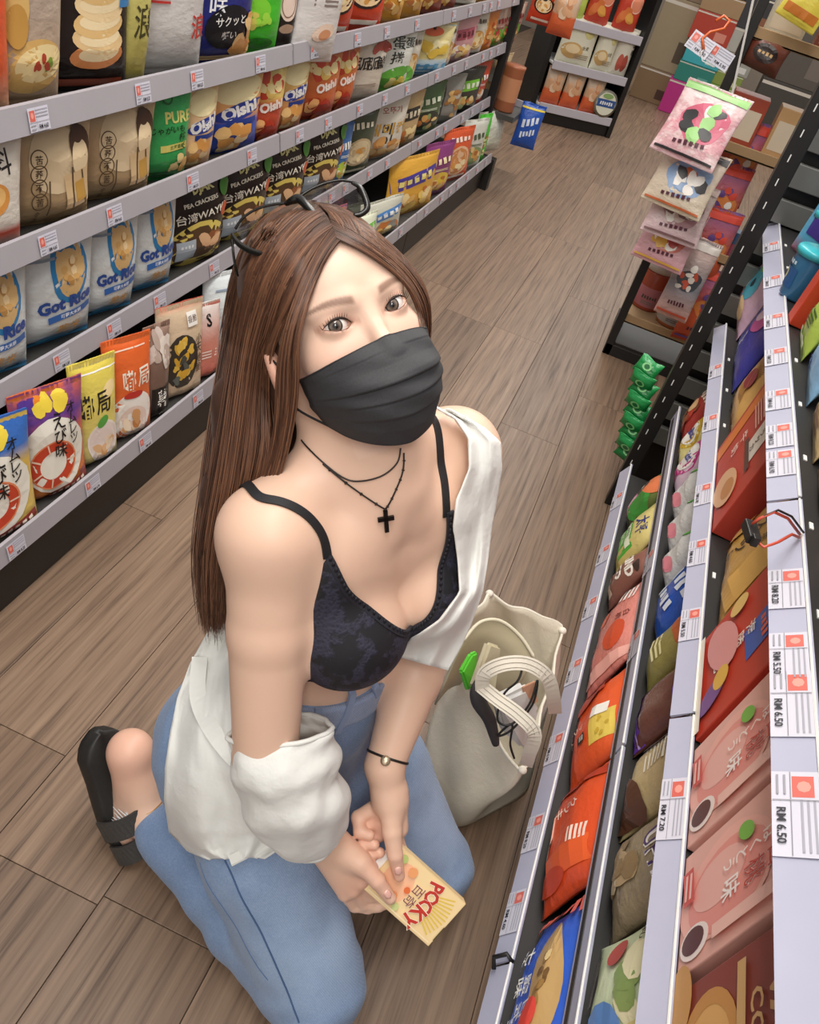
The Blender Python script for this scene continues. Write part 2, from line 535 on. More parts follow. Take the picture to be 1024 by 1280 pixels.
# ------------------------------------------------------------------ racks
def rail_tag(price, wide=0.07, high=0.036, left=True):
    """shelf price label: white card, red square, print lines and the price"""
    surf = lambda x, z, off: (x, -off * 0.6, z)
    p = Print(surf, wide, high)
    p.R(0, 0.5, 1, 1, '#cdcbd6', n=1)
    p.R(-0.62, 0.66, 0.26, 0.46, '#d0665a', n=1); p.E(-0.62, 0.68, 0.07, 0.07, '#e79a8c', n=8, rings=1)
    p.lines(0.3, 0.88, 0.6, 3, 0.05, '#a3a1ac', 2.6)
    p.R(0, 0.4, 0.98, 0.02, '#8b8890', n=1); p.R(-0.28, 0.5, 0.012, 0.96, '#9a98a0', n=1)
    p.lines(-0.66, 0.28, 0.24, 2, 0.05, '#9a98a0', 3.0)
    p.T(price, 0.32, 0.2, 0.20, '#2a2930', bold=0.02, maxw=0.5)
    return p.mesh('price_tag')
TAGS = [rail_tag(s) for s in ('RM 6.90', 'RM 5.50', 'RM 8.20', 'RM 4.60')]
TAG650, TAG720 = rail_tag('RM 6.50', 0.085, 0.040), rail_tag('RM 7.20', 0.085, 0.040)

def left_rack():
    rk = empty('snack_rack', (-0.9, 1.0, 0))
    tag(rk, 'long dark shelf rack of snack bags along the left of the aisle', 'shelf rack')
    def part(name, x0, x1, y0, y1, z0, z1, mat, bevel=0.002):
        o = rbox(name, x0, x1, y0, y1, z0, z1, mat, None, bevel)
        o.parent = rk; o.matrix_parent_inverse = Matrix.Translation((0.9, -1.0, 0)); return o
    ys = [-0.39, 0.83, 2.05, 3.27, 4.49]
    rnd = random.Random(2)
    for i in range(4):
        y0, y1 = ys[i], ys[i + 1]
        part('plinth', -1.30, -0.838, y0 + 0.002, y1 - 0.002, 0.0, 0.135, M_BLACK)
        part('back_panel', -1.33, -1.30, y0, y1, 0.0, 1.5, M_DARK)
        for zi, (X, z) in enumerate(((-0.815, 0.15), (-0.905, 0.398), (-0.905, 0.645), (-0.905, 0.852), (-0.905, 1.18))):
            part('shelf_board', -1.30, X - 0.012, y0 + 0.003, y1 - 0.003, z + 0.002, z + 0.018, M_SHELF)
            # price rail: a slightly tilted channel with a lip
            prof = [(0.0, 0.0), (0.004, 0.0), (-0.004, 0.042), (-0.010, 0.043), (-0.010, 0.036), (-0.006, 0.036)]
            mb = MB(); n = len(prof)
            V = [(X + a, yy, z + b) for yy in (y0 + 0.004, y1 - 0.004) for a, b in prof]
            F = [(k, (k + 1) % n, n + (k + 1) % n, n + k) for k in range(n)] + [tuple(range(n - 1, -1, -1)), tuple(range(n, 2 * n))]
            ra = mb.add(V, F).build('price_rail', M_RAIL)
            ra.parent = rk; ra.matrix_parent_inverse = Matrix.Translation((0.9, -1.0, 0))
            y = y0 + 0.05 + rnd.random() * 0.08
            while y < y1 - 0.08 and i > 0 and zi < 4:
                tg = link('price_tag', rnd.choice(TAGS), None, ra, (X + 0.0052, y, z + 0.003), (math.radians(-10.8), 0, math.pi / 2)); tg.scale = (.66, 1, .95)
                y += rnd.choice((0.11, 0.16, 0.21, 0.26)) + rnd.random() * 0.03
            for yy in (y0 + 0.05, y1 - 0.05):
                if i == 3 and zi < 4:
                    part('bracket', -1.29, X - 0.03, yy - 0.003, yy + 0.003, z - 0.03, z + 0.002, M_DGREY, 0)
    # end frame with its open ladder of slats
    part('end_post', -0.93, -0.89, 4.50, 4.54, 0.0, 1.6, M_BLACK)
    part('end_post', -1.31, -1.27, 4.50, 4.54, 0.0, 1.6, M_BLACK)
    part('end_base', -1.30, -0.80, 4.50, 4.56, 0.0, 0.16, M_BLACK)
    for k in range(14):
        part('slat', -1.27, -0.93, 4.505, 4.52, 0.2 + k * 0.1, 0.262 + k * 0.1, M_SLAT if k % 2 else M_DGREY, 0.001)
    return rk
left_rack()

def right_rack():
    rk = empty('snack_rack', (0.4, 1.0, 0))
    tag(rk, 'dark shelf rack with pale price rails along the right of the aisle', 'shelf rack')
    inv = Matrix.Translation((-0.4, -1.0, 0))
    def adopt(o): o.parent = rk; o.matrix_parent_inverse = inv; return o
    def part(name, x0, x1, y0, y1, z0, z1, mat, bevel=0.002): return adopt(rbox(name, x0, x1, y0, y1, z0, z1, mat, None, bevel))
    part('plinth', 0.262, 0.75, -0.6, 2.05, 0.0, 0.15, M_BLACK)
    part('back_panel', 0.72, 0.75, -0.6, 2.12, 0.0, 1.6, M_DARK)
    # lower edge (x, z), upper edge (x, z), section breaks along y
    rails = [((0.225, 0.170), (0.243, 0.206), (-0.4, 0.62, 2.03), 'rail'),
             ((0.285, 0.352), (0.289, 0.394), (-0.4, 0.9, 2.07), 'rail'),
             ((0.285, 0.582), (0.307, 0.604), (-0.4, 0.80, 2.17), 'rail'),
             ((0.290, 0.818), (0.321, 0.840), (-0.4, 0.985, 2.45), 'rail'),
             ((0.300, 1.075), (0.331, 1.098), (-0.4, 1.0, 1.95), 'rail')]
    spots = [[(1.02, 0), (1.22, 1), (1.42, 2), (1.62, 0), (1.86, 1), (0.84, 2), (0.70, 3), (0.48, 1), (0.37, 0)],
             [(1.15, 1), (1.4, 2)],
             [(0.655, 4), (0.98, 1), (1.16, 3), (1.34, 0), (1.62, 2), (1.88, 1)],
             [(0.50, 5), (0.625, 5), (0.69, 1), (0.80, 2), (1.08, 0), (1.16, 2), (1.28, 3), (1.45, 1), (1.62, 2), (1.85, 0), (2.1, 1)], []]
    allt = TAGS + [TAG720, TAG650]
    for (a, b, brk, _), sp in zip(rails, spots):
        part('shelf_board', b[0] - 0.004, 0.72, -0.4, brk[-1] - 0.02, a[1] + 0.004, a[1] + 0.018, M_DARK)
        ang = math.atan2(b[0] - a[0], b[1] - a[1]); L = math.hypot(b[0] - a[0], b[1] - a[1])
        nx, nz = -math.cos(ang), math.sin(ang)
        for y0, y1 in zip(brk[:-1], brk[1:]):
            mb = MB(); V = []
            prof = [a, b, (b[0] - nx * 0.001 + (b[0] - a[0]) * .05, b[1] + 0.0025), (b[0] - nx * 0.004, b[1] + 0.001), (a[0] - nx * 0.004, a[1] - nz * 0.004)]
            n = len(prof)
            V = [(x, yy, z) for yy in (y0 + 0.003, y1 - 0.003) for x, z in prof]
            F = [(k, n + k, n + (k + 1) % n, (k + 1) % n) for k in range(n)] + [tuple(range(n)), tuple(range(2 * n - 1, n - 1, -1))]
            ra = adopt(mb.add(V, F).build('price_rail', M_RAILW))
            # bright lip along the upper edge
            lip = MB().tube([(b[0] + nx * 0.001, y0 + 0.003, b[1] + 0.001), (b[0] + nx * 0.001, y1 - 0.003, b[1] + 0.001)], 0.0016, 6).build('lip', M_WHITE, ra)
            for y, k in sp:
                if y0 + 0.04 < y < y1 - 0.04:
                    tg = link('price_tag', allt[k], None, ra)
                    tg.location = (a[0] + nx * 0.0008, y, a[1] + 0.001)
                    tg.rotation_euler = (-ang, 0, -math.pi / 2)
                    sc = min(1.0, L * 0.97 / (0.040 if k > 3 else 0.036)); tg.scale = (1, 1, sc)
        # row of slots in the shelf just behind the rail
        for k in range(11):
            y = 0.42 + k * 0.17
            if y < brk[-1] - 0.05 and a[1] > .5: adopt(MB().box(b[0] + 0.012, b[0] + 0.017, y, y + 0.014, a[1] + 0.017, a[1] + 0.0195).build('shelf_slot', M_WHITE))
    # slotted uprights at the far end
    for x, y in ((0.237, 2.14), (0.70, 2.14)):
        po = part('upright', x - 0.002, x + 0.040, y - 0.02, y + 0.02, 0.0, 1.75, M_BLACK)
        for k in range(30):
            z = 0.10 + k * 0.053
            MB().box(x + 0.012, x + 0.0145, y - 0.0212, y - 0.0202, z, z + 0.016).build('slot', M_WHITE, None).parent = po
    # stepped grey slats of the bare end behind the upright
    for k in range(17):
        z = 0.16 + k * 0.085
        part('end_slat', 0.29, 0.70, 2.28, 2.30, z, z + 0.055, M_SLAT, 0.002)
    part('end_panel', 0.28, 0.72, 2.31, 2.33, 0.0, 1.7, M_BLACK)
    # black cable clips on the lowest rails
    for y, (x, z) in ((0.62, (0.232, 0.195)),):
        adopt(MB().tube([(x - 0.006, y - 0.01, z - 0.01), (x - 0.012, y, z), (x + 0.002, y + 0.006, z + 0.012), (x + 0.012, y, z + 0.01)], 0.0035, 6).build('cable_clip', M_BLACK, smooth=True))
    return rk
right_rack()
# ------------------------------------------------------------------ packs of the left rack
def k_chipcream(p):
    p.E(0.0, 0.22, 0.42, 0.22, '#d9b06a', 0.1); p.E(0.15, 0.24, 0.34, 0.15, '#f0d9a0', 0.1); p.food(0.2, 0.24, 0.12, 0.04, 6, ['#b5432e', '#7d9a3c'], 0.05, 3)
    p.R(0.1, 0.70, 0.66, 0.16, '#8a6a52', 0.05); p.R(0.1, 0.70, 0.60, 0.13, '#a98a6c', 0.05); p.B(.1, .70, .045, '#f2e6cf', .05, .45)
    p.T('Potato Chips', 0.1, 0.86, 0.08, '#5a4632', 0.05, maxw=.8); p.E(-0.55, 0.5, 0.16, 0.2, '#e0bb74'); p.E(-0.5, 0.42, 0.13, 0.16, '#c99a4e')
def k_chipblack(p):
    for i in range(5): p.E(0.12, 0.22 + i * 0.085, 0.30 - 0.012 * i, 0.13, ['#d78b54', '#e8c690', '#e3bd80', '#efd3a2', '#e2bd7e'][i], 0.08 * (-1) ** i); p.E(0.15, 0.235 + i * 0.085, 0.23, 0.08, '#f2dcb0', 0.1)
    p.E(-0.1, 0.78, 0.30, 0.10, '#e8c690', -0.15); p.E(-0.08, 0.80, 0.2, 0.05, '#b88d4e', -0.15)
    p.V('波浪', 0.74, 0.9, 0.10, '#e8e0d0'); p.T('POTATO', 0.66, 0.66, 0.04, '#e8e0d0', maxw=.4); p.R(0.72, 0.5, 0.16, 0.05, '#3f7fb8')
    p.R(0.0, 0.06, 0.8, 0.05, '#8b3b22')
def k_wavewhite(p):
    p.E(0.1, 0.72, 0.34, 0.28, '#e9d7cc', 0.3); p.E(0.2, 0.68, 0.22, 0.18, '#e0bfa8', .3); p.food(.2, .72, .12, .08, 5, ['#d98a76', '#c9463b', '#f2d9b8'], .07, 4)
    p.V('浪', 0.66, 0.32, 0.16, '#b9372f'); p.R(0.55, 0.86, 0.24, 0.2, '#f4f2f2'); p.lines(.55, .92, .2, 5, .01, '#9a9aa4', 2.4); p.lines(-.5, .5, .3, 2, .015, '#b9372f')
def k_navy(p):
    p.V('鮮蝦口味', -0.3, 0.92, 0.14, '#f3f3f6', 1.2); p.R(0.5, 0.80, 0.30, 0.42, '#f2efe6'); p.V('番', 0.5, 0.86, 0.2, '#1d1c22'); p.E(0.1, 0.27, 0.34, 0.26, '#17161c')
    p.T('サクッと', 0.1, 0.32, 0.065, '#f0eee8', 0.1); p.T('軽い', 0.1, 0.22, 0.065, '#f0eee8', 0.1); p.food(.72, .2, .14, .14, 9, ['#e0a25c', '#d98b46', '#efc68a'], .13, 6); p.R(0, .04, .96, .04, '#d9b88a')
def k_green1(p):
    p.E(0.75, 0.55, 0.2, 0.26, '#202022'); p.E(-0.4, 0.35, 0.3, 0.22, '#7fd338'); p.food(-.2, .3, .2, .08, 6, ['#a6e04a', '#d8d060'], .1, 2); p.R(0, 0.93, 0.9, 0.07, '#e9f2d8'); p.E(0, .1, .34, .1, '#2c7a22')
def k_kraft(p):
    p.E(0.1, 0.63, 0.30, 0.30, '#dcc5a0')
    for i, ch in enumerate('苦荞不苦'):
        p.ring(-0.30, 0.66 - i * 0.125, 0.085, 0.085, 0.12, '#5b4630'); p.T(ch, -0.30, 0.66 - i * 0.125, 0.075, '#4a3828')
    p.V('食之', -0.30, 0.15, 0.06, '#4a3828')
    p.E(0.62, 0.74, 0.13, 0.17, '#4e3527'); p.E(0.60, 0.64, 0.11, 0.16, '#e5cda6'); p.E(0.58, 0.84, 0.07, 0.08, '#4e3527')
    p.R(0.55, 0.36, 0.30, 0.34, '#d6b88c', 0.15); p.R(0.42, 0.38, 0.02, 0.4, '#5b4630', 0.12); p.R(0.72, 0.36, 0.02, 0.36, '#5b4630', 0.25); p.R(0.62, 0.34, 0.12, 0.2, '#c89a4a', .2); p.R(.4, .1, .5, .03, '#8a6f4c', .2); p.R(-.1, .3, .015, .34, '#5b4630')
def k_puregreen(p):
    p.T('PURE', 0.35, 0.70, 0.11, '#d9d27a', maxw=.6); p.T('じゃがいも', 0.0, 0.58, 0.08, '#20301c', 0.05, maxw=.8); p.V('柿米', .55, .5, .09, '#20301c', 1.1)
    p.R(.35, .4, .6, .07, '#cfc46a', .06); p.T('北海道産', .35, .4, .045, '#2b5a2a', .06); p.E(0, .88, .1, .1, '#1f6a34'); p.E(0, .88, .07, .07, '#3fae58'); p.lines(-.3, .12, .5, 2, .02, '#164a22')
    p.food(.5, .2, .14, .1, 5, ['#e0c88a', '#d3a45a'], .1, 3)
def k_oishi(p, c2='#e86a2c'):
    p.E(0.1, 0.78, 0.40, 0.22, '#f2e3b0', .2); p.E(0.15, 0.55, 0.42, 0.14, '#2c3f96', .3); p.T('Oishi', 0.1, 0.56, 0.15, '#f5f3f0', 0.3, bold=.05, maxw=.76)
    p.R(.2, .42, .5, .06, '#26408e', .1); p.food(0, .2, .3, .14, 9, ['#f0c583', '#e0a055', '#f4d8a4'], .15, 8)
def k_oishired(p):
    p.food(0, .75, .3, .12, 9, ['#f0dca0', '#e7c36a', '#c9472f'], .16, 5); p.T('Oishi', 0.1, 0.5, 0.13, '#f7e9df', .25, bold=.05, maxw=.7); p.food(0, .2, .3, .12, 8, ['#b23420', '#d86a3c', '#f0b070'], .16, 9)
def k_gotrice(p):
    p.E(0.22, 0.72, 0.235, 0.33, '#2f7fb6', -.12); p.E(0.24, 0.725, 0.185, 0.275, '#d8b27a', -.12); p.food(.24, .725, .1, .08, 10, ['#cfa263', '#e6c99a', '#b98a4e'], .045, 3)
    p.T('Got Rice', 0.1, 0.46, 0.125, '#274a94', 0.10, bold=.05, maxw=.86); p.R(.2, .34, .56, .062, '#2f62a8', .10); p.T('可夢大米餅', .2, .34, .042, '#eef3fa', .10, maxw=.5)
    p.T('脆米', 0.2, 0.2, 0.12, '#d9a862', .06, bold=.02); p.R(0, .03, .96, .06, '#3f8fc0'); p.E(-.1, .08, .2, .05, '#4aa0d0'); p.lines(.3, .1, .4, 1, .014, '#8b98a8'); p.lines(-.4, .84, .3, 1, .02, '#8b98a8')
def k_pea(p):
    p.E(0.05, 0.27, 0.46, 0.36, '#e5cf6a', .1); p.E(0.05, 0.26, 0.40, 0.30, '#5a4028', .1); p.food(.35, .34, .12, .08, 8, ['#c98a5a', '#e2b58a', '#8d5632'], .11, 2); p.R(-.35, .24, .26, .24, '#b9c4cf', .12); p.B(-.35, .29, .04, '#f0f4f7', .12, .18, 4)
    p.T('DJAK', .1, 0.88, 0.11, '#e9e4a0', .14, bold=.05, maxw=.7); p.T('PEA CRACKERS', .0, .76, .045, '#e8e2d0', .14, maxw=.8); p.T('台湾WAYKI', .05, 0.63, 0.11, '#ece6d8', 0.14, maxw=.84); p.E(.82, .62, .1, .1, '#c9562c'); p.E(.8, .85, .09, .12, '#4a8b3a')
def k_ebi(p, c='#2f66b8'):
    p.food(0, .87, .4, .04, 9, ['#f2d64a', '#e8882c', c], .1, 11)
    p.E(-0.05, 0.42, 0.44, 0.44, '#efe9dc', .1, wob=.02); p.ring(-0.1, 0.34, 0.32, 0.28, 0.42, '#c9452a', .2); p.ring(-.1, .34, .32, .28, .06, '#e88a5c', .2)
    for i in range(6): p.R(-0.1 + .5 * math.cos(i * .9), .34 + .16 * math.sin(i * .9), .02, .09, '#f0d0b8', i * .9 + 1.57, n=1)
    p.V('えび味', .12, .72, .13, '#1c1a1a', 1.02, .04); p.V('オムレツ', .5, .80, .09, '#1c1a1a', 1.0, .04); p.R(.3, .08, .6, .08, '#8a2f28', .2); p.B(.3, .08, .045, '#f2e2d0', .2, .5, 6)
def k_dudu(p, face='#e9d8cf'):
    p.R(0, .9, .96, .012, '#ffffff'); p.T('嘟局', -.15, .62, .22, '#26231f', .04, bold=.04, maxw=.8); p.E(.45, .72, .16, .09, '#f2d9a0', .5)
    p.E(.15, .24, .34, .30, '#f1e6dc', wob=.02); p.E(.15, .24, .31, .27, face); p.E(.1, .44, .13, .07, '#57a045', .3); p.food(.15, .2, .16, .08, 7, ['#e6b98a', '#d9a06a', '#f2dcc0'], .1, 5)
def k_potatobrown(p):
    p.food(.0, .76, .36, .16, 10, ['#d3c2b8', '#bca79a', '#8d7468', '#e0d3c8'], .2, 3, .03); p.R(.1, .2, .74, .34, '#1f1b1a'); p.V('薯', .1, .24, .2, '#f0ece4'); p.T('CHIPS', .3, .07, .05, '#f0ece4')
def k_windowbag(p):
    p.E(-.1, .42, .36, .4, '#3c3630'); p.food(-.1, .42, .24, .22, 16, ['#e2b84c', '#d9a838', '#5b5f58', '#454a46', '#e8c766'], .09, 8, .2); p.V('小天地脆', .62, .62, .1, '#4a2f22', 1.05); p.R(.35, .84, .22, .14, '#f4efe8'); p.T('香脆', .35, .84, .07, '#6a4a36')
def k_black30(p):
    p.E(0, .4, .3, .4, '#e8cfc0', .1); p.ring(0, .4, .24, .32, .1, '#8a6a5a'); p.E(.1, .2, .25, .12, '#c9a58c')
def k_30(p):
    p.T('30%', 0, .7, .14, '#7e6a62', .1); p.lines(0, .58, .5, 2, .02, '#8f8078'); p.E(.1, .3, .26, .16, '#e9cdb8', .4); p.E(.15, .28, .14, .1, '#cf9068', .4)
def k_pulse(p):
    p.V('脈', -.35, .62, .2, '#1d1b1a', 1, .05); p.V('脈', .15, .62, .2, '#1d1b1a', 1, .05); p.V('鮮', .62, .62, .2, '#1d1b1a', 1, .05); p.food(.5, .85, .2, .06, 6, ['#9c3b30', '#b9564a'], .14, 4); p.lines(0, .3, .5, 2, .02, '#9a8a7a')
def k_egg(p):
    p.E(.3, .2, .5, .34, '#5fa83c', .2); p.V('蛋捲', .1, .8, .2, '#26302a', 1.1, .05); p.V('蛋', .65, .8, .16, '#26302a'); p.food(.3, .2, .2, .1, 6, ['#e8d24e', '#f0e08a'], .12, 2); p.lines(-.6, .8, .2, 3, .02, '#444')if False else None
def k_check(p):
    for i in range(5): p.R(-.8 + i * .4, .13, .1, .24, '#6fb7e0', n=2)
    for i in range(3): p.R(0, .05 + i * .08, .96, .03, '#5aa5d6', n=3)
    p.food(.1, .6, .26, .18, 10, ['#f0d878', '#e8c44c', '#f8ecb8'], .14, 2); p.E(0, .85, .2, .1, '#e86a3c')
def k_korean(p):
    p.T('오뚜기', .2, .80, .1, '#a83a30'); p.V('베이', .1, .52, .2, '#2f2a28', 1, .04); p.T('베이컨', .1, .52, .2, '#d8a63a', 0, .06, maxw=.9); p.food(.1, .2, .3, .14, 10, ['#e8c48a', '#d9a05c', '#c88a4a'], .15, 5); p.R(-.8, .5, .08, .9, '#c9462f')
def build_left_kinds():
    W = '#'
    B = bag_kind
    B('shrimpred', 'red and white prawn cracker bag', .17, .28, .07, [(0, '#c9a88a'), (.25, '#d0582e'), (.6, '#e05a34'), (.8, '#f0e6dc')], lambda p: (p.food(0, .55, .3, .2, 10, ['#f0c08a', '#c8321e', '#f4e0c0'], .16, 3), p.B(0, .86, .08, '#b02a20', 0, .6)))
    B('chipcream', 'cream potato chip bag with brown title plate', .19, .29, .08, [(0, '#c2a282'), (.5, '#b8a594'), (1, '#cbbaa6')], k_chipcream, seed=2)
    B('chipblack', 'black chip bag with a stack of potato chips', .17, .29, .08, '#231d1b', k_chipblack, seed=3, rough=.25)
    B('chipyellow', 'olive yellow wave chip bag', .10, .28, .06, [(0, '#a79a4e'), (.55, '#c8bf70'), (.62, '#d9d3bd'), (1, '#cbc4ae')], lambda p: (p.V('浪', .2, .4, .2, '#4a4426'), p.R(0, .64, .9, .02, '#6b6240'), p.food(0, .82, .3, .1, 7, ['#7a705c', '#a89c7c', '#5b5344'], .14, 2)), seed=4)
    B('wavewhite', 'silver white wave chip bag with red character', .18, .28, .08, [(0, '#c4c2bf'), (1, '#d8cfcc')], k_wavewhite, seed=5, rough=.22)
    B('navy', 'navy blue prawn chip bag with white lettering', .17, .28, .08, '#2a2f7c', k_navy, seed=6)
    B('green1', 'bright green snack bag with dark emblem', .12, .28, .07, '#46c22e', k_green1, seed=7)
    B('black30', 'black bag with a pale oval shape', .09, .26, .06, '#2a2422', k_black30, seed=8)
    B('thirty', 'white bag marked thirty percent hanging over the rail', .115, .25, .06, '#ded8d4', k_30, seed=9)
    gen_kind('redA', 'red and black chip bag', .12, .27, .07, '#d8482a', '#302220', '#f0d0a0', 'HOT', '#f4e8da', 10, 3)
    gen_kind('goldA', 'orange gold corn snack bag', .11, .26, .07, '#d99a3c', '#b85a28', '#f0cf70', 'CORN', '#6a2f1a', 12, 1)
    gen_kind('brownA', 'dark red barbecue snack bag', .11, .26, .07, '#8a3a28', '#c8783c', '#e8b060', 'BBQ', '#f3e3c8', 13, 0)
    B('season', 'white seasoned egg snack bag', .15, .19, .06, [(0, '#cfc8c0'), (.18, '#c2452f'), (.26, '#ddd5ca'), (1, '#e3dccf')], lambda p: (p.T('調料', .1, .78, .2, '#2a2524', .05), p.E(.1, .5, .22, .18, '#e09a4c'), p.E(.1, .52, .16, .12, '#f0c078')), seed=14)
    B('kraft', 'kraft gold buckwheat bag with a robed figure drawing', .185, .19, .08, [(0, '#a98e68'), (.5, '#bda27c'), (1, '#cdb591')], k_kraft, seed=15, rough=.3, metal=.15)
    B('puregreen', 'green rice snack bag with dark script', .13, .195, .07, [(0, '#2f8f4a'), (1, '#43b264')], k_puregreen, seed=16)
    B('oiship', 'peach orange prawn chip bag', .11, .19, .07, [(0, '#e8b890'), (1, '#f0cf9c')], k_oishi, seed=17)
    B('oishib', 'blue and orange prawn chip bag', .13, .19, .07, [(0, '#2c46a8'), (.4, '#3450b4'), (.5, '#e6a468'), (1, '#ecc07c')], k_oishi, seed=18)
    B('oishir', 'red and yellow spicy chip bag', .11, .185, .07, [(0, '#a83a26'), (.5, '#c8553a'), (.6, '#e8c870'), (1, '#e8d48a')], k_oishired, seed=19)
    B('oishio', 'orange red chilli chip bag', .13, .19, .07, [(0, '#b84424'), (1, '#e08a4c')], k_oishired, seed=20)
    B('oishiy', 'golden yellow chip bag', .11, .19, .07, [(0, '#b85a3a'), (.45, '#d9a060'), (1, '#e8cf7c')], k_oishi, seed=21)
    B('pulse', 'cream snack bag with large black characters', .12, .19, .06, [(0, '#cdbfae'), (1, '#e4dacb')], k_pulse, seed=22)
    B('egg', 'white and green egg roll bag', .13, .19, .06, '#e2e4dc', k_egg, seed=23)
    B('check', 'yellow snack bag with blue gingham base', .15, .18, .06, [(0, '#bfe0f2'), (.3, '#cfe4ee'), (.35, '#e8d890'), (1, '#f0e2a8')], k_check, seed=24)
    gen_kind('pinkB', 'pink cookie bag', .12, .18, .06, '#d9a4a8', '#b8586a', '#f4e4e0', 'COOKIE', '#6a2a34', 25, 1)
    gen_kind('paleB', 'pale snack bag with a biscuit picture', .10, .18, .05, '#d8d2c4', '#c89858', '#e9d0a0', 'MILK', '#5a4a3a', 26, 3)
    gen_kind('orangeB', 'orange wafer bag', .10, .18, .05, '#d8823c', '#f0c070', '#a84a20', 'WAFER', '#fff2dc', 27, 2)
    gen_kind('reddotB', 'red and green mixed nut bag', .13, .18, .06, '#c9bfae', '#6fae3c', '#b83a3a', 'NUTS', '#8a2020', 28, 0, spots='#b8403a')
    B('gotrice', 'white rice cracker bag with blue ring and lettering', .19, .225, .10, [(0, '#cdd3d4'), (.5, '#dfe3e2'), (1, '#d2d8da')], k_gotrice, seed=29, rough=.25, wrinkle=.7)
    B('pea', 'black pea cracker bag with yellow bowl picture', .17, .22, .08, [(0, '#3a2a20'), (.5, '#241c1a'), (1, '#2c2220')], k_pea, seed=30)
    gen_kind('blueC', 'blue and lime snack bag', .09, .2, .05, '#4a78b8', '#b8d048', '#e8e8d0', 'OAT', '#f4f4ea', 31, 0)
    gen_kind('oatC', 'dark green oat biscuit bag', .12, .21, .06, '#4a5240', '#c8b088', '#dcc8a0', 'OATS', '#e8e0c8', 32, 3)
    B('korean', 'white and red corn snack bag with yellow lettering', .15, .215, .07, '#ddd6c8', k_korean, seed=33)
    gen_kind('tanC', 'tan bag with dark label', .12, .205, .06, '#c8ab7c', '#33302c', '#e6cf9c', '黒糖', '#e8dcc0', 34, 1)
    gen_kind('greenC', 'dark green seaweed bag', .13, .2, .06, '#4c6a42', '#2c3428', '#8aa86a', '海苔', '#e4ecd4', 35, 0)
    gen_kind('greyC', 'grey silver snack bag', .12, .2, .06, '#8d8c86', '#4a4846', '#c8c4b8', '黑米', '#f0ece4', 36, 2)
    gen_kind('limeC', 'black bag with lime green title', .13, .2, .06, '#3a3a34', '#7cc83c', '#c8d8a0', '海苔', '#f2f6e6', 37, 1)
    gen_kind('redC', 'red and white slim bag', .09, .2, .05, '#c94a34', '#efe6da', '#e2a070', '餅', '#fff', 38, 0) if False else gen_kind('redC', 'red and white slim bag', .09, .2, .05, '#c94a34', '#efe6da', '#e2a070', '餅', '#ffffff', 38, 0)
    gen_kind('beigeC', 'beige nut bag', .13, .2, .06, '#cbb48c', '#a8854e', '#e0cda0', '花生', '#5a3a20', 39, 2)
    B('ebib', 'yellow and blue prawn cracker pouch', .19, .245, .06, [(0, '#e0c470'), (.6, '#dcb850'), (.75, '#3f72c0'), (1, '#3566b4')], lambda p: k_ebi(p), seed=40, pouch=True)
    B('ebio', 'purple and orange prawn cracker pouch', .19, .245, .06, [(0, '#d8843c'), (.55, '#d5622e'), (.75, '#6a3f8e'), (1, '#d86a34')], lambda p: k_ebi(p, '#5a3a96'), seed=41, pouch=True, spots='#4a3a8c', spot_amt=.5)
    B('duduy', 'yellow zip pouch with black characters', .165, .24, .06, [(0, '#d2c486'), (.4, '#e0cf72'), (1, '#e2cf55')], k_dudu, seed=42, pouch=True)
    B('duduo', 'orange zip pouch with a white oval picture', .165, .24, .06, [(0, '#cf7444'), (.4, '#dd6a34'), (1, '#e0652e')], lambda p: (p.R(0, .9, .96, .012, '#f6d9c4'), p.T('嘟局', .2, .62, .2, '#f4ead8', .04, bold=.05, maxw=.7), p.E(.0, .26, .42, .36, '#efe8e0', wob=.03), p.E(.0, .2, .3, .22, '#e6cdbf'), p.food(0, .2, .18, .08, 7, ['#d9a06a', '#c8824a', '#f2dcc0'], .1, 6), p.E(0, .47, .2, .05, '#b8352c')), seed=43, pouch=True)
    B('potatob', 'brown potato chip pouch with black plate', .13, .235, .06, [(0, '#5a4238'), (1, '#9c7f70')], k_potatobrown, seed=44, pouch=True)
    B('windowb', 'beige pouch with round window of crisps', .17, .24, .06, [(0, '#cdb294'), (.9, '#d9c0a2'), (1, '#b8452e')], k_windowbag, seed=45, pouch=True)
    B('pinkD', 'pink red biscuit bag', .12, .2, .06, [(0, '#c9695a'), (.5, '#d58a78'), (1, '#dcd8d2')], lambda p: (p.T('S', 0, .8, .16, '#1e1c1c'), p.lines(0, .4, .5, 3, .02, '#f3dcd0')), seed=46, pouch=True)
    gen_kind('limeD', 'lime green and white sandwich cracker pack', .15, .15, .06, '#e6ead2', '#6cc23e', '#e8d880', 'LIME', '#ffffff', 47, 1)
    gen_kind('greyD', 'blue and grey cracker pack', .14, .14, .06, '#c9c8b8', '#4a82c0', '#8d8c84', 'KEJU', '#f4f4f4', 48, 1)
    gen_kind('cheeseD', 'yellow and orange cheese snack pouch', .2, .225, .06, '#dfa83e', '#4a3a96', '#f2d070', 'チーズ', '#f6e68a', 49, 1)
    gen_kind('purpleD', 'purple and yellow snack pouch', .13, .225, .06, '#8a3a78', '#e0c040', '#e8a050', 'POP', '#fff0c0', 50, 0)
    gen_kind('orangeD', 'orange sweet potato pouch', .17, .23, .05, '#d8582e', '#efc49c', '#d99050', '甘薯', '#f8e8da', 51, 3)
    gen_kind('whiteD', 'white rice stick pouch', .14, .23, .05, '#d5d6cb', '#8aa06a', '#b8a080', '米', '#4a5a3a', 52, 0)
    gen_kind('greenD', 'bright green narrow snack pack', .09, .23, .05, '#4fc436', '#2e8a26', '#d8e8a0', '青', '#ffffff', 53, 2)
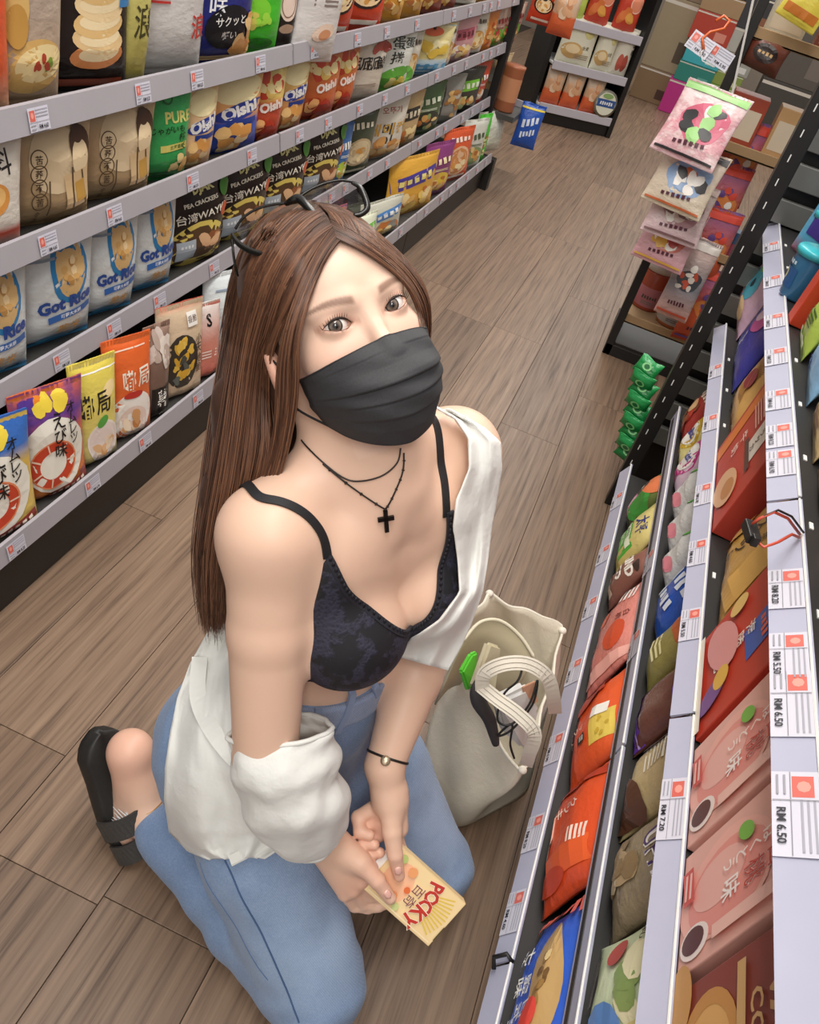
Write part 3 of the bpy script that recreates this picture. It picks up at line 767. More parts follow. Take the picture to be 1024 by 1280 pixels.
    B('clearD', 'clear bag of pale crisps', .15, .2, .08, [(0, '#c8cbb8'), (1, '#dadccd')], None, seed=54, rough=.15, wrinkle=1.0, spots='#eef0e4')
build_left_kinds()

ORD = ['first', 'second', 'third', 'fourth', 'fifth', 'sixth', 'seventh', 'eighth', 'ninth', 'tenth', 'eleventh', 'twelfth', 'thirteenth',
       'fourteenth', 'fifteenth', 'sixteenth', 'seventeenth', 'eighteenth', 'nineteenth', 'twentieth', 'twenty-first', 'twenty-second', 'twenty-third', 'twenty-fourth']
def left_row(row, X, z, items, lean=0.0, grp='', yaw=0.26):
    rnd = random.Random(hash(row) % 1000 if False else len(row) * 31 + len(items))
    for i, it in enumerate(items):
        key, a, b = it[:3]; dz = it[3] if len(it) > 3 else 0.0; dx = it[4] if len(it) > 4 else 0.0
        K = KINDS[key]; w, h, d = K.size
        y0, y1 = y_on_line(X, z + 0.03, a), y_on_line(X, z + 0.03, b)
        xb = X - 0.016 - (y1 - y0) * 0.05      # the plane the fronts stand in, a little behind the rail
        y0, y1 = y_on_line(xb, z + 0.04, a), y_on_line(xb, z + 0.04, b)
        wy = (y1 - y0)
        K.place((X - 0.016 - d / 2 * 0.75 - wy * 0.05 + dx, (y0 + y1) / 2, z + 0.0185 + dz), math.pi / 2 - yaw + rnd.uniform(-.06, .06), '%s, %s along left rack %s shelf' % (K.desc, ORD[i], row),
                grp, tilt=lean + rnd.uniform(-.03, .02), roll=rnd.uniform(-.02, .02), sc=(wy * 1.02 / w, 0.72, 1))
left_row('top', -0.905, 0.852, [('shrimpred', -62, 18), ('chipcream', 14, 82), ('chipblack', 80, 160), ('chipyellow', 158, 187), ('wavewhite', 186, 252), ('navy', 252, 310), ('green1', 308, 347), ('black30', 345, 368),
         ('thirty', 366, 402, -.03, .035), ('redA', 402, 436), ('redA', 436, 472), ('goldA', 472, 500), ('goldA', 500, 525), ('brownA', 525, 548), ('brownA', 548, 568), ('paleB', 570, 590), ('goldA', 590, 608), ('brownA', 608, 626), ('redA', 626, 642)], 0.03, 'snack bags on the left top shelf')
left_row('second', -0.905, 0.645, [('season', -50, 28), ('kraft', 28, 112), ('kraft', 112, 186), ('puregreen', 186, 233), ('oiship', 233, 266), ('oishib', 266, 318), ('oishir', 318, 349), ('oishiy', 349, 378), ('oishio', 383, 417), ('oishio', 417, 439), ('pulse', 439, 470), ('egg', 470, 502),
         ('paleB', 502, 516), ('check', 516, 549), ('paleB', 549, 560), ('pinkB', 560, 584), ('paleB', 584, 599), ('orangeB', 599, 611), ('reddotB', 611, 624), ('reddotB', 624, 635), ('reddotB', 635, 645)], 0.05, 'snack bags on the left second shelf')
left_row('third', -0.905, 0.398, [('gotrice', -38, 42), ('gotrice', 42, 118), ('gotrice', 118, 172), ('gotrice', 172, 220), ('pea', 220, 276), ('pea', 276, 330), ('pea', 330, 374), ('pea', 378, 418), ('blueC', 418, 431), ('oatC', 431, 458), ('korean', 458, 494), ('tanC', 494, 516),
         ('greenC', 516, 543), ('greyC', 543, 565), ('limeC', 565, 588), ('redC', 588, 600), ('beigeC', 600, 622)], 0.04, 'snack bags on the left third shelf')
left_row('bottom', -0.815, 0.150, [('ebib', -42, 46), ('ebio', 46, 108), ('duduy', 108, 150), ('duduo', 150, 190), ('potatob', 190, 214), ('windowb', 214, 252), ('pinkD', 252, 276), ('gotrice', 276, 320), ('duduy', 330, 370), ('ebio', 376, 420), ('limeD', 424, 462), ('greyD', 462, 496), ('cheeseD', 496, 534), ('purpleD', 534, 556), ('orangeD', 558, 580), ('whiteD', 580, 596), ('greenD', 596, 604), ('clearD', 604, 622)], -0.06, 'snack packs on the left bottom shelf')
# ------------------------------------------------------------------ packs of the right rack
def k_peach(p):
    p.E(0.0, 0.42, 0.40, 0.42, '#f0b3a4', .3, wob=.03); p.E(0.05, 0.44, 0.34, 0.36, '#e8968a', .3); p.E(-.1, .36, .2, .24, '#eeb4a8', .3)
    p.E(0.62, 0.16, 0.13, 0.13, '#f2e2da', .2); p.E(0.60, 0.15, 0.10, 0.10, '#5a2c28', .2)
    p.V('白桃', .25, .86, .17, '#f7ece6', 1.1, .05); p.V('白桃', .25, .86, .165, '#c4483e', 1.13, .0); p.T('味', .25, .48, .16, '#f7ece6', 0, .05)
    p.V('はくとう', -.12, .80, .10, '#f7e6de', 1.1); p.E(-.45, .62, .09, .06, '#7ab648', .5); p.R(-.3, .1, .3, .1, '#d5584c', .1); p.lines(-.3, .12, .22, 2, .02, '#f3c8be'); p.R(.75, .6, .1, .5, '#f0beb0')
def k_cookie(p):
    p.E(-.42, 0.30, 0.22, 0.22, '#d9a55e', 0); p.ring(-.42, .30, .22, .22, .25, '#c58a44'); p.E(-.42, .30, .08, .08, '#ead9a0'); p.E(.3, .18, .24, .24, '#d29a55'); p.E(.3, .18, .1, .1, '#8a3a24'); p.E(-.9, .06, .14, .10, '#c8924c')
    p.T('VAIKISS', -.2, .80, .12, '#cfa46a', 0, .04, maxw=.75); p.T('COOKIES', -.2, .66, .085, '#cfa46a', 0, .02, maxw=.6); p.R(-.1, .555, .8, .06, '#cfa46a'); p.T('什錦曲奇餅乾', -.1, .555, .042, '#6a2a1a', maxw=.66)
def k_redbook(p):
    p.R(.2, .72, .3, .34, '#3c62b4', .1); p.B(.2, .76, .07, '#e86a50', .1, .24, 4); p.V('海陸餅乾', .0, .62, .11, '#f3e6d8', 1.1); p.E(-.3, .3, .3, .18, '#e39a96', .5); p.E(.5, .2, .1, .2, '#7a4a8e', .4); p.E(.35, .3, .1, .1, '#e6b64a'); p.R(.0, .04, .96, .06, '#f0e6d4'); p.E(-.75, .5, .08, .12, '#e8c070')
def k_ochre(p):
    p.V('ビスケット', -.1, .72, .11, '#2c211a', 1.1, .02); p.V('香蕉', .3, .72, .08, '#4a3420', 1.1, 0); p.R(.6, .5, .2, .7, '#d6a85c', .1); p.R(-.6, .3, .2, .3, '#ba8a3e', -.1)
def k_redorange(p):
    p.R(-.75, .5, .14, 1.0, '#e07a2c'); p.R(.3, .72, .24, .4, '#ece2d4'); p.V('クラッカー', .3, .84, .07, '#5a3a34', 1.1); p.E(.4, .2, .2, .14, '#e6b488', .4); p.E(.5, .24, .1, .08, '#c98a54', .4); p.lines(-.3, .8, .3, 4, .02, '#f0b0a0'); p.V('牛奶', -.2, .5, .12, '#f4d8cc')
def k_oatblue(p):
    p.E(-.15, .66, .30, .16, '#caa56c', .35, wob=.05); p.food(-.15, .66, .2, .08, 10, ['#7a5a34', '#e0c48c', '#a07a44'], .035, 4); p.V('日式', .1, .5, .11, '#f3f1ea', 1.1, .05); p.V('鹽味', -.15, .42, .11, '#f3f1ea', 1.1, .05); p.V('七味', -.45, .34, .11, '#f3f1ea', 1.1, .05); p.E(.2, .62, .08, .08, '#d8483c')
    for i in range(9): p.R(.84, .08 + i * .1, .1, .05, '#e0685c', .3, n=1); p.R(-.86, .08 + i * .1, .1, .05, '#e0685c', .3, n=1)
    p.E(.45, .2, .16, .1, '#d8cdb8', .3); p.lines(.4, .46, .2, 4, .012, '#dfe6f4', 2.6)
def k_orange(p):
    p.V('クッキー', -.35, .6, .13, '#f6d8c4', 1.05, .03); p.R(.5, .5, .2, .94, '#e8612e', .06); p.lines(.2, .82, .12, 5, .03, '#f7e2d2', 1.7); p.R(-.8, .5, .08, .9, '#b83a22'); p.E(.7, .3, .08, .2, '#c8421e')
def k_orange2(p):
    p.R(.3, .74, .3, .36, '#e4c85c', .02); p.food(.3, .74, .1, .12, 6, ['#c9a83c'], .03, 3); p.R(-.05, .7, .12, .24, '#f3efe6'); p.R(.35, .42, .08, .14, '#1e1a18', .1); p.lines(.35, .46, .05, 3, .015, '#f4efe6'); p.R(-.6, .4, .2, .6, '#b03a24', .3); p.V('ザウルス', .1, .4, .08, '#f4d8c8')
def k_pinkpeach(p):
    p.E(.3, .66, .16, .13, '#d5512e', .2); p.E(-.4, .3, .1, .08, '#d86a4c', .2); p.V('白桃', -.1, .8, .1, '#7a3a34'); p.V('つぶ', .3, .36, .08, '#7a3a34'); p.R(.8, .5, .1, .9, '#f0b0a4'); p.lines(-.6, .85, .16, 4, .04, '#f7ece6', 1.7)
def k_kind(p):
    p.T('KIND', 0, .7, .16, '#efe6da', .1, .05, maxw=.8); p.T('CO', 0, .48, .16, '#efe6da', .1, .05, maxw=.5); p.R(0, .2, .8, .12, '#cdb59c'); p.E(.4, .85, .2, .08, '#3a2a26')
def k_ygreen(p):
    p.R(0, .42, .98, .34, '#52b03c'); p.T('太平', .1, .78, .22, '#28357a', .08, .05, maxw=.7); p.R(.0, .5, .6, .12, '#e8efd2'); p.T('香葱味', .0, .5, .08, '#2f6e2a'); p.T('梳打餅乾', .0, .34, .09, '#f2f5e2'); p.lines(0, .12, .6, 2, .02, '#8a7a3a')
def k_onion(p):
    p.E(-.1, .3, .3, .24, '#c8769a', .2); p.E(-.1, .36, .16, .12, '#e0a8c0', .2); p.E(.5, .5, .24, .3, '#3f8f3c', .5); p.E(0, .82, .34, .2, '#d9784c', .3); p.E(-.4, .6, .2, .14, '#2c2622'); p.T('洋葱', -.4, .6, .08, '#f0e6d8')
def k_milky(p):
    p.food(.1, .62, .36, .08, 9, ['#e8d890', '#d8b860', '#f2ecc0', '#8fa860'], .09, 4); p.E(.2, .36, .3, .2, '#5f8fd0', .2); p.R(.2, .36, .12, .3, '#e8eef4', .4); p.E(.25, .1, .2, .12, '#c98048', .2); p.E(.1, .06, .14, .06, '#4f9a3c'); p.E(-.75, .4, .05, .07, '#b8483c'); p.V('牛軋', -.8, .8, .09, '#4a3a30'); p.lines(-.6, .2, .2, 5, .012, '#7a7068')
def k_choc(p):
    for i in range(9): p.R(-.2, .42 + i * .05, .34, .022, '#e4dccb', .1, n=2)
    p.R(-.55, .62, .06, .5, '#3a302a', .05); p.E(.5, .16, .3, .2, '#5a3826', .4, wob=.1); p.E(.2, .1, .14, .1, '#4a2c1e', .2); p.lines(-.42, .84, .1, 4, .025, '#e9e2d4', 1.7)
def k_purple(p):
    for v in (.86, .14):
        p.R(0, v, .98, .2, '#6a3aa6'); p.R(0, v - .04, .98, .02, '#b49ad8', .1); p.R(0, v + .05, .98, .02, '#b49ad8', -.1)
def k_fit(p):
    p.T('UFIT', .1, .7, .2, '#f0ece4', .3, .06, maxw=.8); p.T('UFIT', .1, .7, .19, '#4a2f6e', .3, .0, maxw=.76); p.food(0, .3, .3, .18, 12, ['#b49a72', '#d0bc98', '#8d7450'], .12, 6)
def k_blue(p): p.B(0, .62, .18, '#e4ecf8', .2, .7, 4); p.B(0, .36, .15, '#e4ecf8', .2, .6, 5); p.R(0, .9, .94, .04, '#e8d048')
def k_malk(p, c='#c83a8a'): p.E(0, .5, .42, .3, c, .1); p.E(0, .5, .36, .22, '#f2eee8', .1); p.T('Malkist', 0, .52, .14, '#3a3a8a', .15, .04, maxw=.7); p.lines(0, .2, .5, 2, .03, c)
def k_redcoco(p): p.B(0, .74, .13, '#f2dcc8', .15, .7); p.food(0, .34, .32, .2, 12, ['#d9b080', '#8a4a2c', '#f0dcb8', '#b83a2c'], .14, 9)
def k_bluepack(p): p.V('乳酪', -.1, .36, .12, '#f0f0f8', 1.1); p.E(.1, .62, .18, .12, '#c85a9a', .6); p.E(-.1, .66, .14, .08, '#e8c8d8', .6); p.E(.3, .86, .2, .1, '#e8e4f4', .4)
def k_wafer(p):
    for i in range(14): p.R(0, .5, .012, 1.1, '#a8763a', -.9 + i * .13, n=3)
    p.E(0, .5, .12, .1, '#8a2e3c'); p.V('AND', -.5, .3, .1, '#2a201c')
def k_pinkstar(p): p.E(.1, .5, .2, .2, '#4ab4cc', 0); p.E(0, .78, .12, .12, '#8ac04a'); p.E(.3, .2, .2, .1, '#f0d0a0'); p.E(-.4, .4, .12, .1, '#f4f0f8'); p.E(.1, .5, .05, .05, '#20304a')
def k_kith(p): p.T('KITH', 0, .82, .14, '#1e2a1c', .1, .06, maxw=.7); p.E(-.1, .56, .22, .17, '#6a8a4a', .1); p.E(-.1, .56, .12, .09, '#d8d8b0', .1); p.lines(0, .3, .5, 4, .016, '#3a5a24'); p.R(.0, .08, .7, .05, '#f2f6da')
def k_ltblue(p): p.E(0, .56, .34, .3, '#c99a78', .5, wob=.04); p.E(.1, .6, .2, .2, '#dcb494', .5); p.E(.5, .8, .1, .1, '#e05a7a'); p.T('日', -.3, .12, .1, '#2a4a8a')
def k_tan(p): p.E(.1, .55, .3, .34, '#8a5c38', .3); p.E(.1, .55, .24, .28, '#c08a54', .3); p.E(.15, .58, .12, .14, '#5a3a24', .3); p.lines(0, .14, .5, 2, .03, '#7a5230')
def k_faces(p):
    for u, v in ((-.4, .7), (.4, .64), (-.1, .3), (.5, .2), (-.6, .12)): p.E(u, v, .2, .18, '#e0ac84'); p.ring(u, v, .2, .18, .14, '#5a3826'); p.E(u, v, .09, .08, '#7a4a30')
def k_redpattern(p):
    for i in range(7):
        for j in range(7): p.E(-.8 + i * .27, .5 + j * .06, .03, .03, '#f3dcd2', n=6, rings=1)
    p.E(0, .25, .3, .22, '#d9b48c')
def build_right_kinds():
    B, X = bag_kind, box_kind
    nm = dict(name='biscuit_pack', cat='biscuit pack')
    B('oatblue', 'clear and blue oat biscuit pack', .22, .185, .05, [(0, '#2c56c0'), (1, '#3562cc')], k_oatblue, seed=60, **nm)
    B('orangeR', 'red orange cookie pack', .24, .18, .05, [(0, '#cf4a26'), (1, '#e25428')], k_orange, seed=61, **nm)
    B('orange2', 'orange pack with yellow cracker picture', .2, .18, .05, [(0, '#dc4f24'), (1, '#ea6030')], k_orange2, seed=62, **nm)
    B('pinkpeach', 'rosy peach biscuit pack', .26, .18, .05, [(0, '#cf7a70'), (1, '#dd8c80')], k_pinkpeach, seed=63, wrinkle=.8, **nm)
    B('kindco', 'brown pack with cream capital lettering', .1, .17, .05, '#8a5c50', k_kind, seed=64, **nm)
    B('ygreen', 'yellow and green cracker pack', .2, .18, .05, [(0, '#c8b464'), (1, '#ddcd86')], k_ygreen, seed=65, **nm)
    B('onion', 'black and green onion cracker pack', .18, .19, .06, [(0, '#3a3a2c'), (1, '#6a7a3c')], k_onion, seed=66, **nm)
    B('milky', 'pale green nougat pack with blue figure', .27, .17, .05, [(0, '#dce8c0'), (1, '#cfdcb0')], k_milky, seed=67, **nm)
    B('ufit', 'clear bag of oat crisps with purple lettering', .16, .17, .05, [(0, '#8d7c62'), (1, '#a39478')], k_fit, seed=68, wrinkle=1.0, **nm)
    B('choc', 'cream pack with striped chocolate label', .22, .17, .05, [(0, '#c8b584'), (.5, '#bda77a'), (1, '#9a8262')], k_choc, seed=69, **nm)
    B('purpleR', 'brown chocolate pack with purple ends', .16, .15, .05, '#6e443c', k_purple, seed=70, rough=.2, **nm)
    B('olive', 'olive yellow cracker pack', .14, .17, .05, [(0, '#8a8248'), (1, '#a89c58')], lambda p: (p.R(0, .7, .8, .2, '#c86a3c', .1), p.lines(0, .4, .5, 3, .03, '#e6dca8')), seed=71, **nm)
    B('blueR', 'royal blue snack bag with pale script', .2, .17, .06, '#2858b8', k_blue, seed=72, wrinkle=.9)
    B('whiteR', 'white twisted sweet bag', .13, .15, .08, '#d9d9d6', lambda p: (p.E(.3, .3, .2, .12, '#e28a96', .3), p.E(-.4, .7, .1, .1, '#5cc040')), seed=73, wrinkle=1.0)
    B('malkp', 'pink and white malt cracker pack', .16, .15, .05, '#e4c8d8', lambda p: k_malk(p), seed=74, **nm)
    B('malky', 'yellow and white malt cracker pack', .14, .15, .05, '#e6dc94', lambda p: k_malk(p, '#c8a428'), seed=75, **nm)
    B('redcoco', 'dark red chocolate biscuit pack', .16, .15, .05, '#a83a34', k_redcoco, seed=76, **nm)
    X('cookiebox', 'brown butter cookie box with gold lettering', .21, .20, .06, '#8c3f30', k_cookie, top=lambda p: p.R(0, .5, .9, .6, '#a4563e'))
    def pt(p): p.R(0, .5, .98, .9, '#e39a84'); p.T('ABC白桃', -.3, .5, .3, '#f7e6da', maxw=.4); p.R(.6, .5, .2, .6, '#f3ece2'); [p.R(.5 + i * .03, .5, .008 + .004 * (i % 3), .5, '#2a2422', n=1) for i in range(9)]
    X('peachbox', 'pink white peach biscuit box', .19, .19, .05, '#eeb5a6', k_peach, top=pt)
    X('redbook', 'red picture biscuit box with blue title', .17, .19, .05, '#c9402c', k_redbook, top=lambda p: p.R(0, .5, .96, .5, '#e9dcc4'))
    B('ochre', 'ochre yellow biscuit bag with brush characters', .25, .2, .05, [(0, '#b98c44'), (1, '#d2a452')], k_ochre, seed=77, **nm)
    X('redorange', 'red cracker box with orange edge', .24, .19, .05, '#c44536', k_redorange)
    B('waferR', 'striped gold wafer pack', .2, .19, .05, '#d8a860', k_wafer, seed=78, **nm)
    B('bluepackR', 'deep blue yoghurt biscuit pack', .2, .19, .05, '#3a3c9c', k_bluepack, seed=79, **nm)
    B('pinkstar', 'pink pack with turquoise dots', .22, .19, .05, [(0, '#d8b0c8'), (1, '#e6c4d8')], k_pinkstar, seed=80, **nm)
    B('kith', 'lime green cookie pack', .15, .2, .04, '#b4cc58', k_kith, seed=81, **nm)
    B('ltblue', 'light blue pancake pack', .17, .21, .05, '#8cbce0', k_ltblue, seed=82, **nm)
    B('tanR', 'tan biscuit pack with brown swirl', .16, .2, .05, '#d8bc84', k_tan, seed=83, **nm)
    B('brownR', 'light brown cake pack', .12, .19, .05, '#c09468', k_tan, seed=84, **nm)
    B('facesR', 'patterned pack with round dark rimmed biscuits', .2, .22, .05, '#b89a80', k_faces, seed=85, **nm)
    B('redpat', 'red dotted biscuit pack', .17, .2, .05, '#b8402e', k_redpattern, seed=86, **nm)
    X('navyR', 'dark blue sweet box', .2, .2, .05, '#2c3a86', lambda p: (p.R(0, .7, .8, .2, '#e0e4f0'), p.V('糖果', 0, .7, .1, '#c83a3a'), p.food(0, .3, .3, .1, 6, ['#e0b050', '#c84a3a'], .12, 2)))
    X('redR', 'slim red sweet box', .04, .24, .06, '#cf4428', lambda p: (p.R(0, .8, .8, .1, '#f0e0d0')))
build_right_kinds()
RROW = {1: (0.243, 0.170, 0.206), 2: (0.289, 0.352, 0.394), 3: (0.307, 0.582, 0.604), 4: (0.321, 0.818, 0.840)}
RNAME = {1: 'bottom', 2: 'second', 3: 'third', 4: 'upper'}
def right_row(r, items, tilt=-0.17):
    X, z, zt = RROW[r]; rnd = random.Random(r)
    for i, it in enumerate(items):
        key, a, b = it[:3]; dx = it[3] if len(it) > 3 else 0.0
        K = KINDS[key]; w, h, d = K.size
        y0, y1 = y_on_line(X, zt, a, 1, 0.05, 6), y_on_line(X, zt, b, 1, 0.05, 6)
        wy = y1 - y0; isb = K.name == 'snack_box'
        K.place((X + 0.004 + d / 2 + dx, (y0 + y1) / 2, z + 0.0195), -math.pi / 2 + (0 if isb else rnd.uniform(-.08, .05)), '%s, %s along right rack %s shelf' % (K.desc, ORD[i], RNAME[r]),
                'packs on the right %s shelf' % RNAME[r], tilt=tilt * (.4 if isb else 1), sc=(wy * 0.985 / w, 1, {1: .86, 2: 1.06, 3: 1.04, 4: 1.06}[r]))
right_row(1, [('oatblue', 1420, 1140), ('orangeR', 1135, 985), ('orange2', 980, 870), ('pinkpeach', 865, 755), ('kindco', 752, 718), ('ygreen', 716, 662), ('onion', 660, 628)])
right_row(2, [('milky', 1560, 1165), ('ufit', 1160, 1040), ('choc', 1035, 935), ('purpleR', 930, 855), ('olive', 850, 800), ('blueR', 795, 735), ('whiteR', 730, 690), ('whiteR', 688, 650), ('whiteR', 648, 612), ('malkp', 608, 578), ('malky', 576, 550), ('redcoco', 546, 512)])
right_row(3, [('cookiebox', 1700, 1240), ('peachbox', 1225, 1070), ('peachbox', 1060, 935), ('redbook', 925, 800), ('ochre', 790, 675), ('redorange', 665, 560), ('waferR', 555, 490), ('bluepackR', 486, 425), ('pinkstar', 420, 365)])
right_row(4, [('navyR', 1400, 1010), ('redpat', 1000, 830), ('facesR', 820, 660), ('brownR', 650, 575), ('tanR', 570, 505), ('ltblue', 500, 448), ('kith', 445, 408), ('redR', 404, 392)])
# ------------------------------------------------------------------ far display, cartons, candy stand, loose shelf things
def far_display():
    c0 = on_z(668, 152, 0.0); c1 = on_z(757, 172, 0.0)
    ang = math.atan2(c1[1] - c0[1], c1[0] - c0[0]); W = math.hypot(c1[0] - c0[0], c1[1] - c0[1]); D = 0.42
    rt = empty('display_stand', (c0[0], c0[1], 0), ang)
    tag(rt, 'black display stand of boxed snacks at the far end of the aisle', 'display stand')
    n = np.array([-math.sin(ang), math.cos(ang)])
    def hgt(px, py):
        d = ray(px, py); t = ((c0[:2] - CAM[:2]) @ n) / (d[:2] @ n); return (CAM + d * t)[2]
    z1, z2, z3 = hgt(712, 140), hgt(728, 88), hgt(740, 34)
    def part(nm, x0, x1, y0, y1, za, zb, mat, bv=0.003): return rbox(nm, x0, x1, y0, y1, za, zb, mat, rt, bv)
    part('plinth', 0, W, 0.02, D, 0, z1 - 0.03, M_BLACK)
    part('side_panel', W - 0.0, W + 0.035, 0.0, D, 0, 1.7, M_BLACK)
    part('side_panel', -0.035, 0.0, 0.08, D, 0, 1.7, M_BLACK)
    part('back_panel', 0, W, D - 0.03, D, 0, 1.7, M_DARK)
    for z in (z1, z2, z3):
        b = part('shelf_board', 0.0, W, 0.02, D - 0.03, z - 0.01, z + 0.006, M_WHITE)
        part('price_rail', 0.0, W, 0.0, 0.015, z - 0.035, z + 0.02, plain('#c4bfc8', .35))
    def at(x, y, z):
        return (c0[0] + x * math.cos(ang) - y * math.sin(ang), c0[1] + x * math.sin(ang) + y * math.cos(ang), z)
    def item(K, x, z, lab, wd, ht, dp=0.06):
        w, h, d = KINDS[K].size
        KINDS[K].place(at(x, dp, z + 0.0075), ang, lab, 'packs on the far display stand', 0, 0, (wd / w, 1.2, ht / h))
    g = W / 4
    bag_kind('nutbag', 'clear bag of nuts with orange base', .14, .2, .06, [(0, '#cf5a34'), (.4, '#d8683c'), (.45, '#d3ad8c'), (1, '#c8b8a6')], lambda p: p.food(0, .6, .3, .16, 12, ['#d9a880', '#c98a60', '#e8c8a8'], .16, 3), seed=90)
    bag_kind('palebag', 'pale cream biscuit bag', .2, .26, .07, '#e3e0cb', lambda p: (p.E(-.3, .3, .3, .22, '#c9a46a'), p.E(-.3, .34, .2, .12, '#e2cba0'), p.E(.4, .7, .14, .14, '#d8cf8c'), p.T('全麦', .4, .4, .08, '#7a6a4a'), p.lines(.3, .25, .4, 3, .02, '#a89a80')), seed=91)
    bag_kind('redfar', 'red fruit biscuit bag', .2, .26, .07, '#c9452f', lambda p: (p.E(.3, .6, .26, .24, '#e08a6a'), p.ring(.3, .6, .26, .24, .15, '#f0c0a8'), p.food(-.3, .35, .2, .14, 7, ['#e0a04a', '#d8743c'], .16, 4)), seed=92)
    bag_kind('limefar', 'lime yellow biscuit bag', .2, .26, .07, '#bccf5c', lambda p: (p.E(0, .6, .3, .24, '#e3e6b0')), seed=93)
    bag_kind('girlfar', 'white pack with two small figures', .2, .26, .07, '#d8d2c2', lambda p: (p.E(-.3, .3, .16, .24, '#b85a4a'), p.E(.2, .3, .16, .24, '#a84a3c'), p.V('桃太郎', .7, .85, .12, '#3a302a')), seed=94)
    for i, x in enumerate((0.08, 0.23, 0.39)): item('nutbag', x, z1, 'clear nut bag with orange base, %s on far display bottom shelf' % ORD[i], .145, .24)
    item('palebag', .15, z2, 'pale cream biscuit bag on the left of the far display middle shelf', .26, .3); item('palebag', .36, z2, 'pale cream biscuit bag at the centre of the far display middle shelf', .15, .3); item('girlfar', .5, z2, 'white pack with small red figures on the far display middle shelf', .14, .3)
    item('limefar', .06, z3, 'lime yellow biscuit bag on the far display top shelf', .13, .3); item('redfar', .22, z3, 'red fruit biscuit bag beside the lime one on far display', .18, .3); item('redfar', .43, z3, 'red fruit biscuit bag at the dark right side of far display', .18, .3)
    # round tin at the right of the lowest shelf, tilted to the front
    R_ = 0.085
    mb = MB().lathe([(0.001, 0), (R_, 0), (R_ + .006, .008), (R_, .016), (R_, .05), (R_ + .004, .055), (0.001, .056)], 32)
    tin = mb.build('round_tin', plain('#bcb9a8', .25, .6), smooth=True); tin.location = at(W - 0.09, 0.06, z1 + R_ + .014)
    tin.rotation_euler = (math.pi / 2 - .06, 0, ang)
    tag(tin, 'round silver tin standing on edge on the far display lowest shelf', 'tin')
    p = Print(lambda x, z, off: (x, z, .0562 + off), R_ * 2, 1.0)
    p.w = R_ * 2; p.h = R_ * 2
    p.E(0, 0, .44, .44, '#dcdcc8'); p.R(0, .02, .84, .3, '#33548e'); p.B(0, .02, .14, '#e8e8ec', 0, .6, 6); p.E(0, .3, .24, .1, '#8aa86a')
    link('lid_print', p.mesh('lid_print'), None, tin)
far_display()

def cartons():
    def carton(nm, desc, x, y, z, w, h, d, col, top=None, band=None):
        o = rbox(nm, -w / 2, w / 2, 0, d, 0, h, plain(col, .5), None, .004); o.location = (x, y, z)
        tag(o, desc, 'box', 'boxes stacked at the back')
        p = Print(lambda a, b, off: (a, -off, b), w, h)
        if band: p.R(.5, .3, .28, .3, band, n=1)
        p.R(0, .93, .98, .05, top or '#d8d0c4', n=1)
        link('print', p.mesh(), None, o)
        return o
    def column(px, py, specs, d=.3):
        b = on_z(px, py, 0.0); z = 0.0
        for nm, desc, w, h, col, dx, band in specs:
            carton(nm, desc, b[0] + w / 2 + dx, b[1], z + .001, w, h - .002, d, col, None, band); z += h
    column(822, 137, [('storage_box', 'magenta storage box at the bottom of the coloured stack', .31, .27, '#c02f86', 0, '#d88ab8'), ('storage_box', 'dark teal storage box above the magenta one', .32, .15, '#2c8478', .02, '#5fa69c'),
                      ('storage_box', 'turquoise storage box above the dark teal one', .32, .17, '#3fb0bc', .03, '#d4ecec'), ('storage_box', 'red storage box near the top of the coloured stack', .34, .22, '#b8402e', .0, '#d88a78'),
                      ('carton', 'open kraft carton on top of the coloured stack', .34, .14, '#a88864', 0, None), ('carton', 'grey brown carton above the open kraft carton', .3, .3, '#6a5f52', 0, None)])
    column(786, 119, [('carton', 'brown carton with dark panel at the foot of kraft stack', .36, .27, '#8a7052', 0, '#4a2f24'), ('carton', 'tall kraft carton printed with rows of dark characters', .4, .55, '#a59478', 0, '#5a4a3c'), ('carton', 'upper kraft carton with red print', .38, .32, '#8f7a64', .02, '#8a4a3c'), ('carton', 'topmost grey kraft carton of the stack', .4, .34, '#8c8474', .02, '#6a6458')])
    column(862, 151, [('carton', 'rust brown carton low at the right of the stacks', .3, .2, '#9a4f34', 0, '#5a3020'), ('storage_box', 'lime green box on the rust brown carton', .28, .13, '#7fb03c', 0, '#b8d890'), ('storage_box', 'olive green box above the lime one', .28, .11, '#8a9c4a', 0, '#c8d0a0'), ('storage_box', 'silver grey box above the olive one', .28, .15, '#a3a29a', .02, '#d8d8d4'),
                      ('storage_box', 'pale grey box with a dark front window', .28, .18, '#b4b2aa', .02, '#2c2a28'), ('storage_box', 'black box above the pale grey ones', .26, .25, '#38363a', .03, '#8a5a40'), ('storage_box', 'violet box high on the right stack', .22, .3, '#5a3f9a', .0, '#7a62b8')])
    column(920, 170, [('carton', 'plain dark carton at the right of the coloured boxes', .5, .5, '#4a4540', 0, '#6a6058'), ('carton', 'grey carton on the plain dark carton', .5, .5, '#5f5952', 0, '#7a7068'), ('carton', 'tan carton high beside the violet box', .5, .5, '#8a7458', 0, '#a08a6a')])
cartons()

